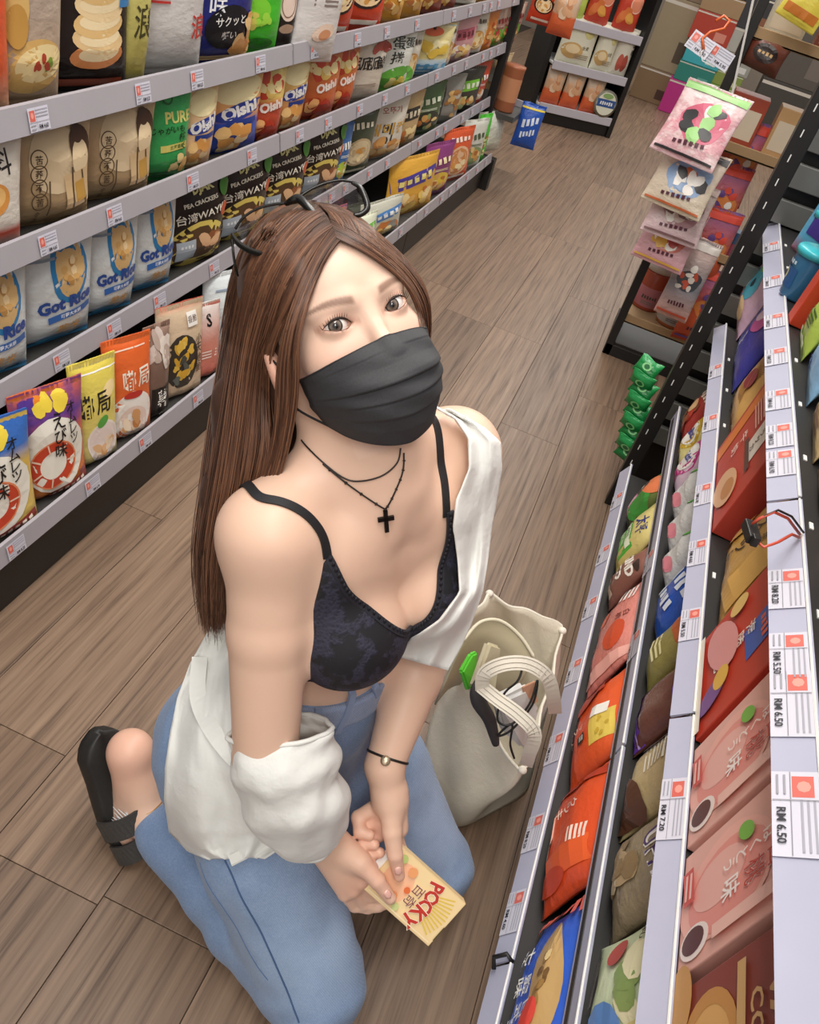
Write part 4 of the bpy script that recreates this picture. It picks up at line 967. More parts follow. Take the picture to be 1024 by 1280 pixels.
def candy_stand():
    y0 = 3.13; xa = 0.085
    st = empty('candy_stand', (xa, y0, 0)); tag(st, 'black slotted metal stand with cardboard trays beyond the right rack', 'display stand')
    def part(nm, a, b, c, d, e, f, mat, bv=.002): return rbox(nm, a, b, c, d, e, f, mat, st, bv)
    part('post', -.012, .018, -.012, .018, 0, 1.75, M_BLACK); part('post', .50, .53, -.012, .018, 0, 1.75, M_BLACK)
    part('post', -.005, .018, .36, .385, 0, 1.75, plain('#8b7f6e', .5)); part('base_rail', -.01, .53, -.012, .02, .0, .045, M_BLACK); part('base_rail', -.01, .02, 0, .38, .0, .045, M_BLACK)
    for z in (.14, .46, .80, 1.12):
        t = part('tray', .0, .52, .0, .37, z, z + .008, plain('#b89a74', .7)); part('tray_lip', .0, .52, .0, .008, z, z + .035, plain('#a98a64', .7)); part('tray_lip', -.004, .004, .0, .37, z, z + .06, plain('#c8b08c', .7))
    part('base_panel', .02, .5, .03, .36, .0, .01, M_BLACK)
    # jars on the lowest tray
    def jar(x, y, z, r, h, lab, body, band):
        j = empty('candy_jar', (x, y, z)); tag(j, lab, 'jar', 'jars on the lowest tray')
        MB().lathe([(.001, 0), (r * .95, 0), (r, .01), (r, h * .8), (r * .9, h * .86), (.001, h * .86)], 24).build('body', plain(body, .25), j, True)
        MB().lathe([(r * 1.01, h * .08), (r * 1.015, h * .09), (r * 1.015, h * .5), (r * 1.01, h * .51)], 24, cap=False).build('paper_label', plain(band, .5), j, True)
        MB().lathe([(.001, h * .86), (r * 1.03, h * .86), (r * 1.03, h * .99), (r * .9, h), (r * .86, h * .97), (.001, h * .97)], 24).build('lid', plain('#d8cfc6', .2), j, True)
        p = Print(lambda a, b, off: (r * 1.02 * math.sin(a / r) , -(r * 1.02 + off) * math.cos(a / r), b), r * 1.8, h)
        p.B(0, .3, .08, '#5a5550', 0, .6, 6); p.lines(0, .2, .5, 2, .02, '#8a8580'); link('print', p.mesh(), None, j)
    jar(*on_z(838, 404, .1485)[:2], .1485, .062, .17, 'clear jar of orange nuts with grey white label on tray', '#c67a4c', '#cfcac4')
    jar(*on_z(806, 382, .1485)[:2], .1485, .058, .18, 'clear jar of red sweets with pink label on tray', '#b85a44', '#c88088')
    # rolls and boxes on the second tray
    for i, (dx, dz, c) in enumerate(((.03, .0, '#cdb85c'), (.06, .05, '#d8c870'), (.04, .10, '#b8a44a'))):
        o = MB().tube([(0, 0, 0), (0.03, .05, .002), (.11, .06, .012), (.16, .03, .02)], [.012, .022, .022, .012], 10).build('candy_roll', plain(c, .35), None, True); o.location = (xa + dx - .02, y0 + .05 + i * .07, .49 + .002)
        tag(o, ['yellow wrapped sweet roll at the front of the second tray', 'pale yellow sweet roll in the middle of the second tray', 'olive yellow sweet roll at the rear of the second tray'][i], 'sweet')
    o = rbox('candy_box', 0, .13, 0, .05, 0, .09, plain('#b05a78', .45), None, .002); o.location = (xa + .17, y0 + .06, .4685); o.rotation_euler = (0, 0, .2); tag(o, 'pink and blue sweet box on the second tray', 'sweet box')
    q = rbox('lid_band', -.001, .131, -.001, .051, .05, .0905, plain('#4a6a94', .45), o, .001)
    for i, (x, z, c, lab) in enumerate(((.1, .808, '#a84a34', 'rust red sweet box on the third tray'), (.26, .808, '#c9a070', 'tan sweet box on the third tray'), (.1, 1.128, '#d0c8b4', 'cream sweet box on the top tray'), (.26, 1.128, '#8a4a3a', 'dark red sweet box on the top tray'))):
        o = rbox('candy_box', 0, .12, 0, .1, 0, .16, plain(c, .45), None, .002); o.location = (xa + x - .06, y0 + .07, z + .0005); tag(o, lab, 'sweet box')
        rbox('label_band', .01, .11, -.001, .0, .03, .12, plain('#e0d0b8', .5), o, 0)
candy_stand()

def hanging_strip():
    """overlapping sweet bags clipped one below another on a hanging strip"""
    def art(c1, c2, c3, seed):
        def f(p):
            p.E(.1, .5, .34, .3, c1, .2, wob=.06); p.food(.1, .5, .26, .2, 9, [c2, c3, '#f2ece4'], .12, seed); p.R(0, .92, .96, .1, c3); p.B(0, .2, .06, '#5a2a3a', .1, .5, 6); p.R(0, .06, .9, .03, c2)
        return f
    bag_kind('sweet1', 'white and rose sweet bag', .21, .23, .04, [(0, '#e0b4b8'), (.5, '#d8909c'), (1, '#e6dcd8')], art('#d0607a', '#2c2a2c', '#9ad07a', 3), seed=101, spots='#f0e4e0', wrinkle=1.0)
    bag_kind('sweet2', 'cream sweet bag with blue and orange print', .20, .20, .04, [(0, '#d8c8b0'), (1, '#cdbcae')], art('#8aa4c8', '#c8683c', '#2e2a2c', 4), seed=102, wrinkle=1.0)
    bag_kind('sweet3', 'pale clear sweet bag', .19, .19, .04, [(0, '#e2c4c8'), (1, '#c9b8ae')], art('#b88a90', '#8a6a6c', '#d8c0b8', 5), seed=103, wrinkle=1.0)
    bag_kind('sweet4', 'pink sweet bag with red figures print', .18, .20, .04, [(0, '#d8a4ac'), (1, '#dcb8b8')], art('#c86a5c', '#e0b04a', '#b84a44', 6), seed=104, wrinkle=1.0)
    bag_kind('sweet5', 'long pink and grey sweet bag', .12, .28, .04, [(0, '#d8a89c'), (.4, '#8a8c94'), (1, '#e0c0b4')], art('#4a4c54', '#c8563c', '#e0d8d0', 7), seed=105, wrinkle=1.0)
    bag_kind('sweet6', 'orange and purple sweet bag', .14, .3, .05, [(0, '#b8482e'), (.5, '#d8643c'), (1, '#7a5a94')], art('#e08a4a', '#6a4a8a', '#d84a3a', 8), seed=106, wrinkle=.8)
    rows = [('sweet1', (902, 112), 2.50, -.55, -.15), ('sweet2', (878, 186), 2.58, -.50, -.10), ('sweet3', (866, 226), 2.66, -.45, .12), ('sweet4', (856, 258), 2.74, -.40, -.05), ('sweet5', (884, 300), 2.80, -.1, .0)]
    for i, (k, (px, py), dd, tilt, yaw) in enumerate(rows):
        K = KINDS[k]; top = dep(px, py, dd); h = K.size[1]
        M = Matrix.Rotation(yaw - .1, 4, 'Z') @ Matrix.Rotation(tilt, 4, 'X')
        base = Vector(top) - (M @ Vector((0, 0, h)))
        o = K.place(tuple(base), yaw - .1, '%s, %s on the strip by the post' % (K.desc, ORD[i]), 'sweet bags on the hanging strip', tilt, 0, (1, 1, 1))
    for i, (px, py, dd) in enumerate(((950, 150, 2.75), (925, 205, 2.80), (912, 262, 2.85), (905, 340, 2.95))):
        K = KINDS['sweet6']; top = dep(px, py, dd)
        K.place((top[0], top[1], top[2] - .28), .2, 'orange and purple sweet bag, %s down behind the hanging strip' % ORD[i], 'sweet bags behind the hanging strip', -.12, .0, (1, 1, .9))
    top = dep(955, -60, 2.45); bot = dep(868, 330, 2.85)
    o = MB().tube([top, (top * .66 + bot * .34), (top * .33 + bot * .67), bot], .004, 6).build('hanging_strip', plain('#d8d4d0', .3)); tag(o, 'thin white hanging strip that carries the sweet bags', 'strip')
    # price cards and orange hook at the top of the strip
    for i, (px, py, rz) in enumerate(((868, 66, -.25), (893, 82, .1))):
        c = dep(px, py, 2.42); m = rail_tag(('RM 4.30', 'RM 5.90')[i], .075, .05); o = link('price_card', m, None); o.location = c; o.rotation_euler = (-.35, .22, rz)
        rbox('card_back', -.0375, .0375, .0002, .0012, 0, .05, M_WHITE, o, 0)
        tag(o, ('white price card at the left under the orange hook', 'white price card at the right under the orange hook')[i], 'price card')
    a = [dep(*q, 2.40) for q in ((880, 62), (878, 48), (888, 40), (905, 36), (912, 26), (905, 20), (895, 26))]
    o = MB().tube(a, .004, 6).build('hook', plain('#e0662c', .4), None, True); tag(o, 'orange plastic hook holding the price cards', 'hook')
    a = [dep(*q, 2.40) for q in ((882, 60), (876, 66), (878, 76), (892, 84))]
    o = MB().tube(a, .0015, 6).build('card_ring', plain('#e8e4e0', .4), None, True); tag(o, 'thin white ring through the price cards', 'ring')
    bag_kind('yellowcard', 'yellow sweet pack with a printed panel', .13, .2, .02, '#e0cc50', lambda p: (p.E(0, .6, .3, .3, '#ece6dc'), p.ring(0, .6, .3, .3, .12, '#c8762c'), p.R(0, .15, .8, .12, '#c8762c')), seed=108)
    t = dep(992, 30, 2.45); KINDS['yellowcard'].place(tuple(t), 0, 'yellow sweet pack hanging at the top right beside orange hook', None, -.1, .2, (1, 1, 1))
    bag_kind('brownbag', 'dark brown sweet bag', .13, .10, .04, [(0, '#4a2c22'), (1, '#7a3a28')], lambda p: (p.E(0, .5, .3, .2, '#2c1e1a'), p.B(0, .5, .1, '#c8a06a', 0, .4, 4)), seed=109)
    t = dep(945, 88, 2.62); KINDS['brownbag'].place(tuple(t), -.1, 'dark brown sweet bag behind the price cards', None, -.1, .1, (1, 1, 1))
hanging_strip()

def green_strip():
    # folded chain of green sachets hanging on the upright
    mat = film_mat('film_green_sachet', [(0, '#146a34'), (.5, '#1f8a46'), (1, '#2aa056')], None, .25, 0, .5, .8)
    n = 9
    m, _ = bag_mesh('green_sachet', .075, .055, .028, 3)
    m.materials.append(mat)
    for i in range(n):
        t = i / (n - 1); c = dep(806 - 24 * t, 462 + 106 * t, 2.45 + .04 * t)
        o = link('green_sachet', m, None); o.location = (c[0], c[1], c[2] - .02); o.rotation_euler = (-.5 + .9 * (i % 2), .1, -.4 + .15 * (i % 2))
        tag(o, 'shiny green sachet, %s down the chain hanging on the post' % ORD[i], 'sachet', 'green sachets in a hanging chain')
        p = Print(lambda x, z, off: (x, -.0155 - off, z), .075, .055); p.E(0, .5, .2, .16, '#8ad08a', n=12); p.E(0, .5, .12, .1, '#1c6a38', n=12)
        link('print', p.mesh(), None, o)
green_strip()

def tubs():
    for i, (px, py, dd, lab) in enumerate(((992, 372, 1.78, 'blue plastic tub at the front of the two by the red box'), (1014, 322, 1.86, 'blue plastic tub behind the first, with turquoise lid'))):
        b = on_z(px, py, .8380); s = empty('candy_tub', tuple(b)); tag(s, lab, 'tub', 'blue tubs on the right upper shelf')
        MB().lathe([(.001, 0), (.028, 0), (.031, .004), (.037, .08), (.038, .085), (.001, .085)], 28).build('body', plain('#3f7ea8', .2), s, True)
        MB().lathe([(.001, .085), (.041, .085), (.041, .096), (.038, .099), (.001, .099)], 28).build('lid', plain('#3fc0cc', .25), s, True)
        p = Print(lambda a, z, off: (-(.031 + .0075 * z / .085 + off) * math.cos(a / .036), -(.031 + .0075 * z / .085 + off) * math.sin(a / .036), z), .08, .085)
        p.R(0, .45, .8, .44, '#2a5a90'); p.E(-.1, .5, .16, .16, '#e6e0b0'); p.E(-.1, .5, .08, .08, '#4a5a2c'); p.B(.1, .8, .1, '#cfe4f0', 0, .5); link('print', p.mesh(), None, s)
    for i, (a, b_) in enumerate(((270, 258), (300, 285))):
        pass
    bag_kind('bluestand', 'sky blue sweet pack with pink edge', .14, .24, .03, [(0, '#c8768a'), (.15, '#5fb4dc'), (1, '#4aa4d4')], lambda p: (p.E(0, .85, .42, .14, '#2f6ab8'), p.E(0, .88, .3, .08, '#e8d8e4'), p.R(.0, .45, .5, .5, '#4a3a94'), p.E(0, .45, .18, .2, '#e8e0d0')), seed=111)
    for i, (y, dx) in enumerate(((2.06, .02), (2.2, .05))):
        KINDS['bluestand'].place((.36 + dx, y, .838), -math.pi / 2 + .5, 'sky blue sweet pack with pink edge, %s behind the blue tubs' % ORD[i], 'sky blue packs', -.08)
tubs()

def cable():
    z0 = .855
    c = empty('led_cable', (.30, .985, .84)); tag(c, 'red and black wire pair with black plug over the price rail', 'cable')
    def P(px, py, dz): return np.array(on_z(px, py, .842 + dz)) - np.array([.30, .985, .84])
    a = [P(1000, 668, .0), P(985, 648, .03), P(968, 640, .04), P(950, 648, .03), P(940, 655, .02)]
    b = [P(1000, 672, .0), P(990, 668, .015), P(972, 678, .02), P(955, 684, .012), P(944, 675, .012)]
    MB().tube(a, .0018, 6).build('red_wire', plain('#c8503c', .4), c, True); MB().tube(b, .0018, 6).build('red_wire', plain('#c8503c', .4), c, True)
    MB().tube([p + np.array([.003, .002, .003]) for p in a], .0014, 6).build('black_wire', M_BLACK, c, True)
    q = P(939, 665, .012); o = rbox('plug', -.007, .007, -.016, .016, -.006, .006, M_BLACK, c, .0015); o.location = q; o.rotation_euler = (0, 0, .2)
    o2 = rbox('plug_latch', -.004, .004, -.022, -.012, -.004, .008, M_BLACK, o, .001)
cable()

def left_end_items():
    y = 4.62
    b = on_y(655, 148, y); o = MB().lathe([(.001, 0), (.05, 0), (.052, .005), (.052, .2), (.054, .205), (.054, .215), (.001, .216)], 24).build('canister', plain('#b06a48', .4), None, True)
    o.location = (-.86, y + .02, b[2]); tag(o, 'brown paper canister on the end shelf of the left rack', 'canister')
    MB().lathe([(.0525, .05), (.0528, .06), (.0528, .15), (.0525, .16)], 24, cap=False).build('paper_label', plain('#c88a64', .5), o, True)
    s = rbox('end_shelf', -1.25, -.78, 4.565, 4.85, b[2] - .03, b[2] - .002, M_DGREY, None, .002); tag(s, 'small grey shelf bracketed on the left rack end', 'shelf')
    rbox('shelf_lip', -1.25, -.78, 4.84, 4.855, b[2] - .03, b[2] + .03, M_RAIL, s, .001)
    for i, (px, py, k, lab) in enumerate(((652, 184, 'blueR', 'blue snack bag hanging low at the left rack end'), (697, 45, 'nutbag', 'small nut bag high at the left rack end'), (672, 30, 'redA', 'red bag hanging high at the left rack end'), (690, 20, 'redA', 'red bag behind the other at the left rack end'))):
        K = KINDS[k]; c = on_y(px, py, 4.75 + i * .03); K.place((c[0], c[1], c[2]), .3, lab, 'bags at the left rack end', 0, 0, (.13 / K.size[0], 1, .22 / K.size[1]))
left_end_items()
# ------------------------------------------------------------------ implicit surfaces for soft bodies
def nrm(v): v = np.asarray(v, float); return v / np.linalg.norm(v)
class SDF:
    """ordered list of blended round cones and ellipsoids"""
    def __init__(s): s.p = []
    def cone(s, a, b, ra, rb, k=0.01, op='add'):
        a, b = np.asarray(a, float), np.asarray(b, float); ba = b - a; L2 = max(float(ba @ ba), 1e-12)
        def f(P):
            t = np.clip(((P - a) @ ba) / L2, 0, 1)
            return np.sqrt((((P - a) - t[:, None] * ba) ** 2).sum(1)) - (ra + (rb - ra) * t)
        s.p.append((f, k, op)); return s
    def chain(s, pts, rads, k=0.01, ki=0.003):
        """a bent tapering limb as one primitive, so its joints do not swell"""
        sub = SDF()
        for i in range(len(pts) - 1): sub.cone(pts[i], pts[i + 1], rads[i], rads[i + 1], ki)
        s.p.append((lambda P: sub(P), k, 'add')); return s
    def ell(s, c, axes, rad, k=0.01, op='add'):
        c = np.asarray(c, float); A = np.asarray(axes, float); r = np.asarray(rad, float)
        def f(P):
            q = (P - c) @ A.T; n1 = np.sqrt(((q / r) ** 2).sum(1)) + 1e-9; n2 = np.sqrt(((q / r ** 2) ** 2).sum(1)) + 1e-9
            return n1 * (n1 - 1) / n2
        s.p.append((f, k, op)); return s
    def fun(s, f, k, op='add'): s.p.append((f, k, op)); return s
    def __call__(s, P, active=None):
        d = np.full(len(P), 1.0)
        for i, (f, k, op) in enumerate(s.p):
            if active is not None and not active[i]: continue
            v = f(P)
            if op == 'add':
                h = np.clip(0.5 + 0.5 * (d - v) / k, 0, 1); d = d * (1 - h) + v * h - k * h * (1 - h)
            elif op == 'sub':
                h = np.clip(0.5 - 0.5 * (d + v) / k, 0, 1); d = d * (1 - h) - v * h + k * h * (1 - h)
            else:           # displacement: v is added
                d = d + v
        return d
    def prim_d(s, P): return np.stack([f(P) if op != 'disp' else np.zeros(len(P)) for f, k, op in s.p])
def surface_nets(sdf, lo, hi, h, extra=None, nb=12):
    """sparse surface nets; extra(P, d) may reshape the field (shells, cuts)"""
    lo = np.asarray(lo, float); n = np.ceil((np.asarray(hi) - lo) / (h * nb)).astype(int)
    B = np.stack(np.meshgrid(*[np.arange(k) for k in n], indexing='ij'), -1).reshape(-1, 3)
    Cc = lo + (B + 0.5) * nb * h; R = nb * h * 0.9
    pd = sdf.prim_d(Cc); dc = sdf(Cc)
    if extra is not None: dc = extra(Cc, dc)
    keep = np.abs(dc) < R * 1.35 + 0.004; B = B[keep]; pd = pd[:, keep]
    ks = np.array([k for _, k, _ in sdf.p]); isd = np.array([op == 'disp' for _, _, op in sdf.p])
    g = np.stack(np.meshgrid(*[np.arange(nb + 1)] * 3, indexing='ij'), -1).reshape(-1, 3)
    m = nb + 1; cellsV = []; cellsK = []; E = []
    S = np.int64(1 << 20)
    key = lambda c: (c[..., 0].astype(np.int64) * S + c[..., 1]) * S + c[..., 2]
    for bi in range(len(B)):
        base = B[bi] * nb; P = lo + (base + g) * h
        act = (np.abs(pd[:, bi]) < 2.6 * R + ks + 0.02) | (pd[:, bi] < 0) | isd
        d = sdf(P, act)
        if extra is not None: d = extra(P, d)
        if d.min() > 0 or d.max() < 0: continue
        v = d.reshape(m, m, m); sg = v < 0
        acc = np.zeros((nb, nb, nb, 3)); cnt = np.zeros((nb, nb, nb))
        sl = (slice(0, nb), slice(1, m))
        for ax in range(3):
            o1, o2 = [a for a in range(3) if a != ax]
            for u in (0, 1):
                for w in (0, 1):
                    i0 = [None] * 3; i0[o1] = sl[u]; i0[o2] = sl[w]; i1 = list(i0); i0[ax] = sl[0]; i1[ax] = sl[1]
                    a, b = v[tuple(i0)], v[tuple(i1)]; cr = (a < 0) != (b < 0)
                    t = np.where(cr, a / np.where(cr, a - b, 1), 0)
                    acc[..., ax] += np.where(cr, t, 0); acc[..., o1] += cr * u; acc[..., o2] += cr * w; cnt += cr
        cc = np.argwhere(cnt > 0)
        if not len(cc): continue
        pos = acc[tuple(cc.T)] / cnt[tuple(cc.T)][:, None]
        cellsV.append(lo + (base + cc + pos) * h); cellsK.append(key(cc + base + 1))
        for ax in range(3):
            i0 = [slice(0, nb)] * 3; i1 = [slice(0, nb)] * 3; i1[ax] = slice(1, m)
            a, b = sg[tuple(i0)], sg[tuple(i1)]; e = np.argwhere(a != b)
            if len(e): E.append((ax, e + base + 1, a[tuple(e.T)]))
    V = np.concatenate(cellsV); K = np.concatenate(cellsK)
    o = np.argsort(K); Ks = K[o]; F = []
    def look(q):
        i = np.clip(np.searchsorted(Ks, q), 0, len(Ks) - 1); return np.where(Ks[i] == q, o[i], -1)
    for ax, e, ins in E:
        o1, o2 = [(1, 2), (2, 0), (0, 1)][ax]
        d1 = np.zeros(3, int); d1[o1] = 1; d2 = np.zeros(3, int); d2[o2] = 1
        q = np.stack([look(key(e)), look(key(e - d1)), look(key(e - d1 - d2)), look(key(e - d2))], 1)
        q[~ins] = q[~ins][:, ::-1]
        F.append(q[(q >= 0).all(1)])
    F = np.concatenate(F)
    return V, F
def hits(sdf, X, Y, d0=0.6, d1=1.75):
    """where sight lines meet a surface: distances along the view axis, nan where they miss"""
    X, Y = np.ravel(X), np.ravel(Y); R_ = cam_f + cam_r * ((X - 512.0) / FPX)[:, None] - cam_u * ((Y - 640.0) / FPX)[:, None]
    L = np.linalg.norm(R_, axis=1); t = np.full(len(X), d0); live = np.arange(len(X)); out = np.full(len(X), np.nan)
    for _ in range(90):
        v = sdf(CAM + R_[live] * t[live][:, None]); t[live] += np.maximum(v, -.01) * .85 / L[live]
        done = np.abs(v) < 3e-4; out[live[done]] = t[live[done]]; live = live[~done & (t[live] < d1)]
        if not len(live): break
    return out
def hit(sdf, px, py):
    """one such meeting point and the surface normal there"""
    t = hits(sdf, [px], [py])[0]
    if np.isnan(t): return None, None
    P = CAM + ray(px, py) * t; e = 1e-3
    Q = np.concatenate([P + e * np.eye(3), P - e * np.eye(3)]); v = sdf(Q)
    return P, nrm(v[:3] - v[3:])
def set_cols(mesh, C):
    a = mesh.color_attributes.new('Col', 'FLOAT_COLOR', 'POINT')
    C4 = np.ones((len(C), 4), np.float32); C4[:, :3] = C; a.data.foreach_set('color', C4.ravel())
def sstep(x, a, b): t = np.clip((x - a) / (b - a), 0, 1); return t * t * (3 - 2 * t)

# ------------------------------------------------------------------ the kneeling person: frames and joints
HC = np.array([-0.2354, 0.7327, 0.9583])
HX, HY, HZ = nrm([0.551, 0.7887, 0.2727]), nrm([-0.6207, 0.1688, 0.7656]), nrm([0.5578, -0.5911, 0.5826])
HA = np.stack([HX, HY, HZ])
def hl(x, y, z): return HC + HX * x + HY * y + HZ * z
def to_head(P): return (np.atleast_2d(P) - HC) @ HA.T
SH_R = dep(338, 672, 0.855); SH_L = dep(572, 568, .985)
MS = (SH_R + SH_L) / 2
PEL = np.array([-0.20, 0.70, 0.325])
TS = nrm(SH_L - SH_R); TU = nrm(MS - PEL); TU = nrm(TU - TS * (TU @ TS)); TF = np.cross(TS, TU)
TU = nrm(TU - TF * .03); TF = np.cross(TS, TU)      # chest lifted, back arched
TA = np.stack([TS, TU, TF])
PF = nrm([.93, -.36, .0]); PU = nrm([-.1, .04, 1.0]); PU = nrm(PU - PF * (PU @ PF)); PS = np.cross(PU, PF)
def tl(a, b, c): return MS + TS * a + TU * b + TF * c
EL_R = dep(332, 945, 0.955); WR_R = dep(404, 1046, 1.075)
EL_L = dep(532, 800, 1.12); WR_L = dep(481, 957, 1.085)
HIP_R = dep(285, 925, 1.150); HIP_L = dep(392, 868, 1.265)
KN_R = np.array([0.005, 0.530, 0.078]); KN_L = np.array([0.098, 0.768, 0.085])
AN_R = np.array([-0.330, 0.640, 0.085]); AN_L = np.array([-0.20, 0.90, 0.075])
HEEL_R = on_z(163, 940, 0.185); TOE_R = on_z(190, 1052, 0.022); BALL_R = on_z(163, 1020, 0.055)

BOX_C = [dep(501, 1057, 1.095), dep(570, 1143, 1.105), dep(522, 1196, 1.100), dep(453, 1110, 1.090)]

def body_sdf(torso_only=False, head_only=False):
    s = SDF()
    # torso
    s.ell(tl(0, -.135, -.018), TA, (.122, .175, .088), .02)
    wc = tl(0, -.25, -.01) * .55 + (PEL + PF * .045) * .45
    s.ell(wc, TA, (.108, .15, .082), .05)
    s.ell(PEL + PF * .02, np.stack([PS, PU, PF]), (.14, .10, .10), .05)
    s.cone(tl(-.12, -.02, -.015), tl(.12, -.02, -.015), .045, .045, .03)
    nb = tl(0, .05, -.028)
    s.ell(tl(0, -.05, .022), TA, (.085, .085, .042), .045)
    for sg in (-1, 1):
        s.cone(nb, tl(sg * .125, .005, -.012), .046, .036, .03)
        s.cone(tl(sg * .018, -.004, .050), tl(sg * .125, .022, .014), .0075, .0075, .022)
        s.ell(tl(-.062 if sg < 0 else .046, -.130, .072 if sg < 0 else .066), TA, (.066 if sg < 0 else .058, .064, .060), .016)
        s.ell(tl(sg * .066, -.07, .045), TA, (.055, .075, .035), .035)
    if torso_only: return s
    if head_only: s.p = []
    # neck and head
    s.cone(nb - TU * .01, hl(0, -.075, -.022), .053, .049, .025)
    s.cone(tl(0, .03, .02), hl(0, -.085, .0), .042, .046, .03)
    for sg in (-1, 1): s.cone(tl(sg * .02, -.004, .034), hl(sg * .055, -.05, -.02), .008, .010, .04)
    s.ell(hl(0, .030, -.014), HA, (.072, .080, .090), .02)
    s.ell(hl(0, -.030, .018), HA, (.062, .082, .066), .02)
    s.ell(hl(0, .034, .032), HA, (.060, .050, .049), .02)
    s.ell(hl(0, -.072, .030), HA, (.044, .040, .047), .02)
    s.ell(hl(0, -.096, .058), HA, (.018, .015, .018), .02)
    for sg in (-1, 1):
        s.ell(hl(sg * .037, -.030, .050), HA, (.024, .026, .022), .018)
        s.cone(hl(sg * .014, .0175, .076), hl(sg * .044, .0185, .061), .0075, .007, .012)
        s.ell(hl(sg * .031, -.001, .0905), HA, (.019, .0115, .011), .010, 'sub')
    s.chain([hl(0, .016, .0745), hl(0, -.012, .083), hl(0, -.038, .094)], [.0075, .0075, .010], .008)
    s.ell(hl(0, -.041, .095), HA, (.013, .010, .011), .008)
    for sg in (-1, 1):
        s.ell(hl(sg * .031, 0, .0655), HA, (.0155, .0135, .0138), .004)
        # ear
        ec = hl(sg * .074, -.022, -.012); ax = np.stack([nrm(HX * .92 * sg - HZ * .38), nrm(HY * .97 - HZ * .22), nrm(np.cross(nrm(HX * .92 * sg - HZ * .38), nrm(HY * .97 - HZ * .22)))])
        s.ell(ec, ax, (.0085, .031, .0185), .006)
        s.ell(ec + ax[0] * .008 + ax[1] * .004, ax, (.006, .019, .010), .004, 'sub')
        s.ell(ec - ax[1] * .026, ax, (.006, .009, .009), .006)
        def almond(P, sg=sg):
            q = (P - hl(sg * .031, 0, .0655)) @ HA.T; x = q[:, 0] * sg; y = q[:, 1] - .10 * x
            u = np.clip(1 - (x / .0150) ** 2, -1, 1)
            return np.maximum(np.maximum(y - .0066 * u, -.0046 * u - y), .004 - q[:, 2])
        s.fun(almond, .0012, 'sub')
    if head_only: return s
    # arms
    for S, E, W in ((SH_R, EL_R, WR_R), (SH_L, EL_L, WR_L)):
        s.ell(S, TA, (.047, .050, .047), .03)
        s.chain([S, S + (E - S) * .4, E, E + (W - E) * .3, W], [.046, .043, .0365, .0375, .025], .02, .008)
    # right hand closed on the box
    m_r = [dep(462, 1086, 1.092), dep(452, 1100, 1.096), dep(442, 1111, 1.101), dep(431, 1117, 1.106)]
    b_r = [WR_R + (dep(416, 1046, 1.08) - WR_R) * .6, WR_R, WR_R + (dep(398, 1056, 1.08) - WR_R) * .5, WR_R + (dep(392, 1060, 1.085) - WR_R) * .6]
    for i, (b, m) in enumerate(zip(b_r, m_r)): s.cone(b, m, .016, .0115 - .0006 * i, .012)
    pip = [dep(474, 1104, 1.117), dep(464, 1119, 1.121), dep(455, 1130, 1.124), dep(443, 1133, 1.126)]
    dip = [dep(494, 1108, 1.124), dep(484, 1122, 1.127), dep(474, 1132, 1.129), dep(460, 1136, 1.130)]
    tip = [dep(510, 1106, 1.121), dep(500, 1120, 1.123), dep(489, 1130, 1.125), dep(474, 1135, 1.126)]
    for i in range(4): s.chain([m_r[i], pip[i], dip[i], tip[i]], [.0105 - .0006 * i, .0092 - .0006 * i, .0080 - .0005 * i, .0068 - .0005 * i], .0035)
    s.cone(dep(424, 1058, 1.082), dep(450, 1078, 1.079), .017, .0135, .012)
    s.chain([dep(450, 1078, 1.079), dep(472, 1101, 1.0800), dep(488, 1123, 1.0865)], [.0125, .0105, .0080], .004)
    # left hand: thumb on the box, fingers folded behind
    s.cone(WR_L, dep(487, 1000, 1.088), .023, .022, .012); s.cone(dep(484, 985, 1.095), dep(480, 1030, 1.112), .018, .017, .014)
    s.cone(dep(492, 990, 1.090), dep(497, 1035, 1.098), .017, .0145, .012)
    s.chain([dep(488, 1000, 1.083), dep(490, 1040, 1.0785), dep(494, 1069, 1.0785), dep(499, 1095, 1.0865)], [.016, .0125, .0100, .0075], .006)
    fl = [[(492, 1036, 1.106), (500, 1062, 1.116), (505, 1085, 1.120), (508, 1100, 1.116)],
          [(472, 1008, 1.104), (448, 1022, 1.104), (450, 1040, 1.092), (462, 1044, 1.088)],
          [(476, 1024, 1.107), (453, 1038, 1.106), (456, 1054, 1.095), (468, 1056, 1.090)],
          [(480, 1038, 1.110), (459, 1053, 1.108), (464, 1067, 1.098), (475, 1066, 1.093)]]
    for i, q in enumerate(fl): s.chain([dep(*a) for a in q], [.0108, .0094, .0084, .0070], .003)
    # legs inside the jeans, right foot
    for H, K, A in ((HIP_R, KN_R, AN_R), (HIP_L, KN_L, AN_L)):
        s.cone(H, K, .055, .04, .02); s.cone(K, A, .04, .028, .02)
    s.cone(AN_R, HEEL_R, .030, .029, .02); s.ell(HEEL_R, np.eye(3), (.030, .030, .030), .015)
    s.cone(HEEL_R, BALL_R, .027, .026, .02); s.cone(AN_R, BALL_R, .028, .028, .025)
    tdir = nrm(TOE_R - BALL_R); side = nrm(np.cross(tdir, [0, 0, 1.0]))
    for i in range(5):
        a = BALL_R + side * (-.026 + .013 * i); b = TOE_R + side * (-.028 + .014 * i) + tdir * (-.004 * abs(i - 1))
        s.cone(a, b, .012, .010 if i else .012, .006)
    return s
BODY = body_sdf()
TORSO = body_sdf(True)
HEAD = body_sdf(False, True)

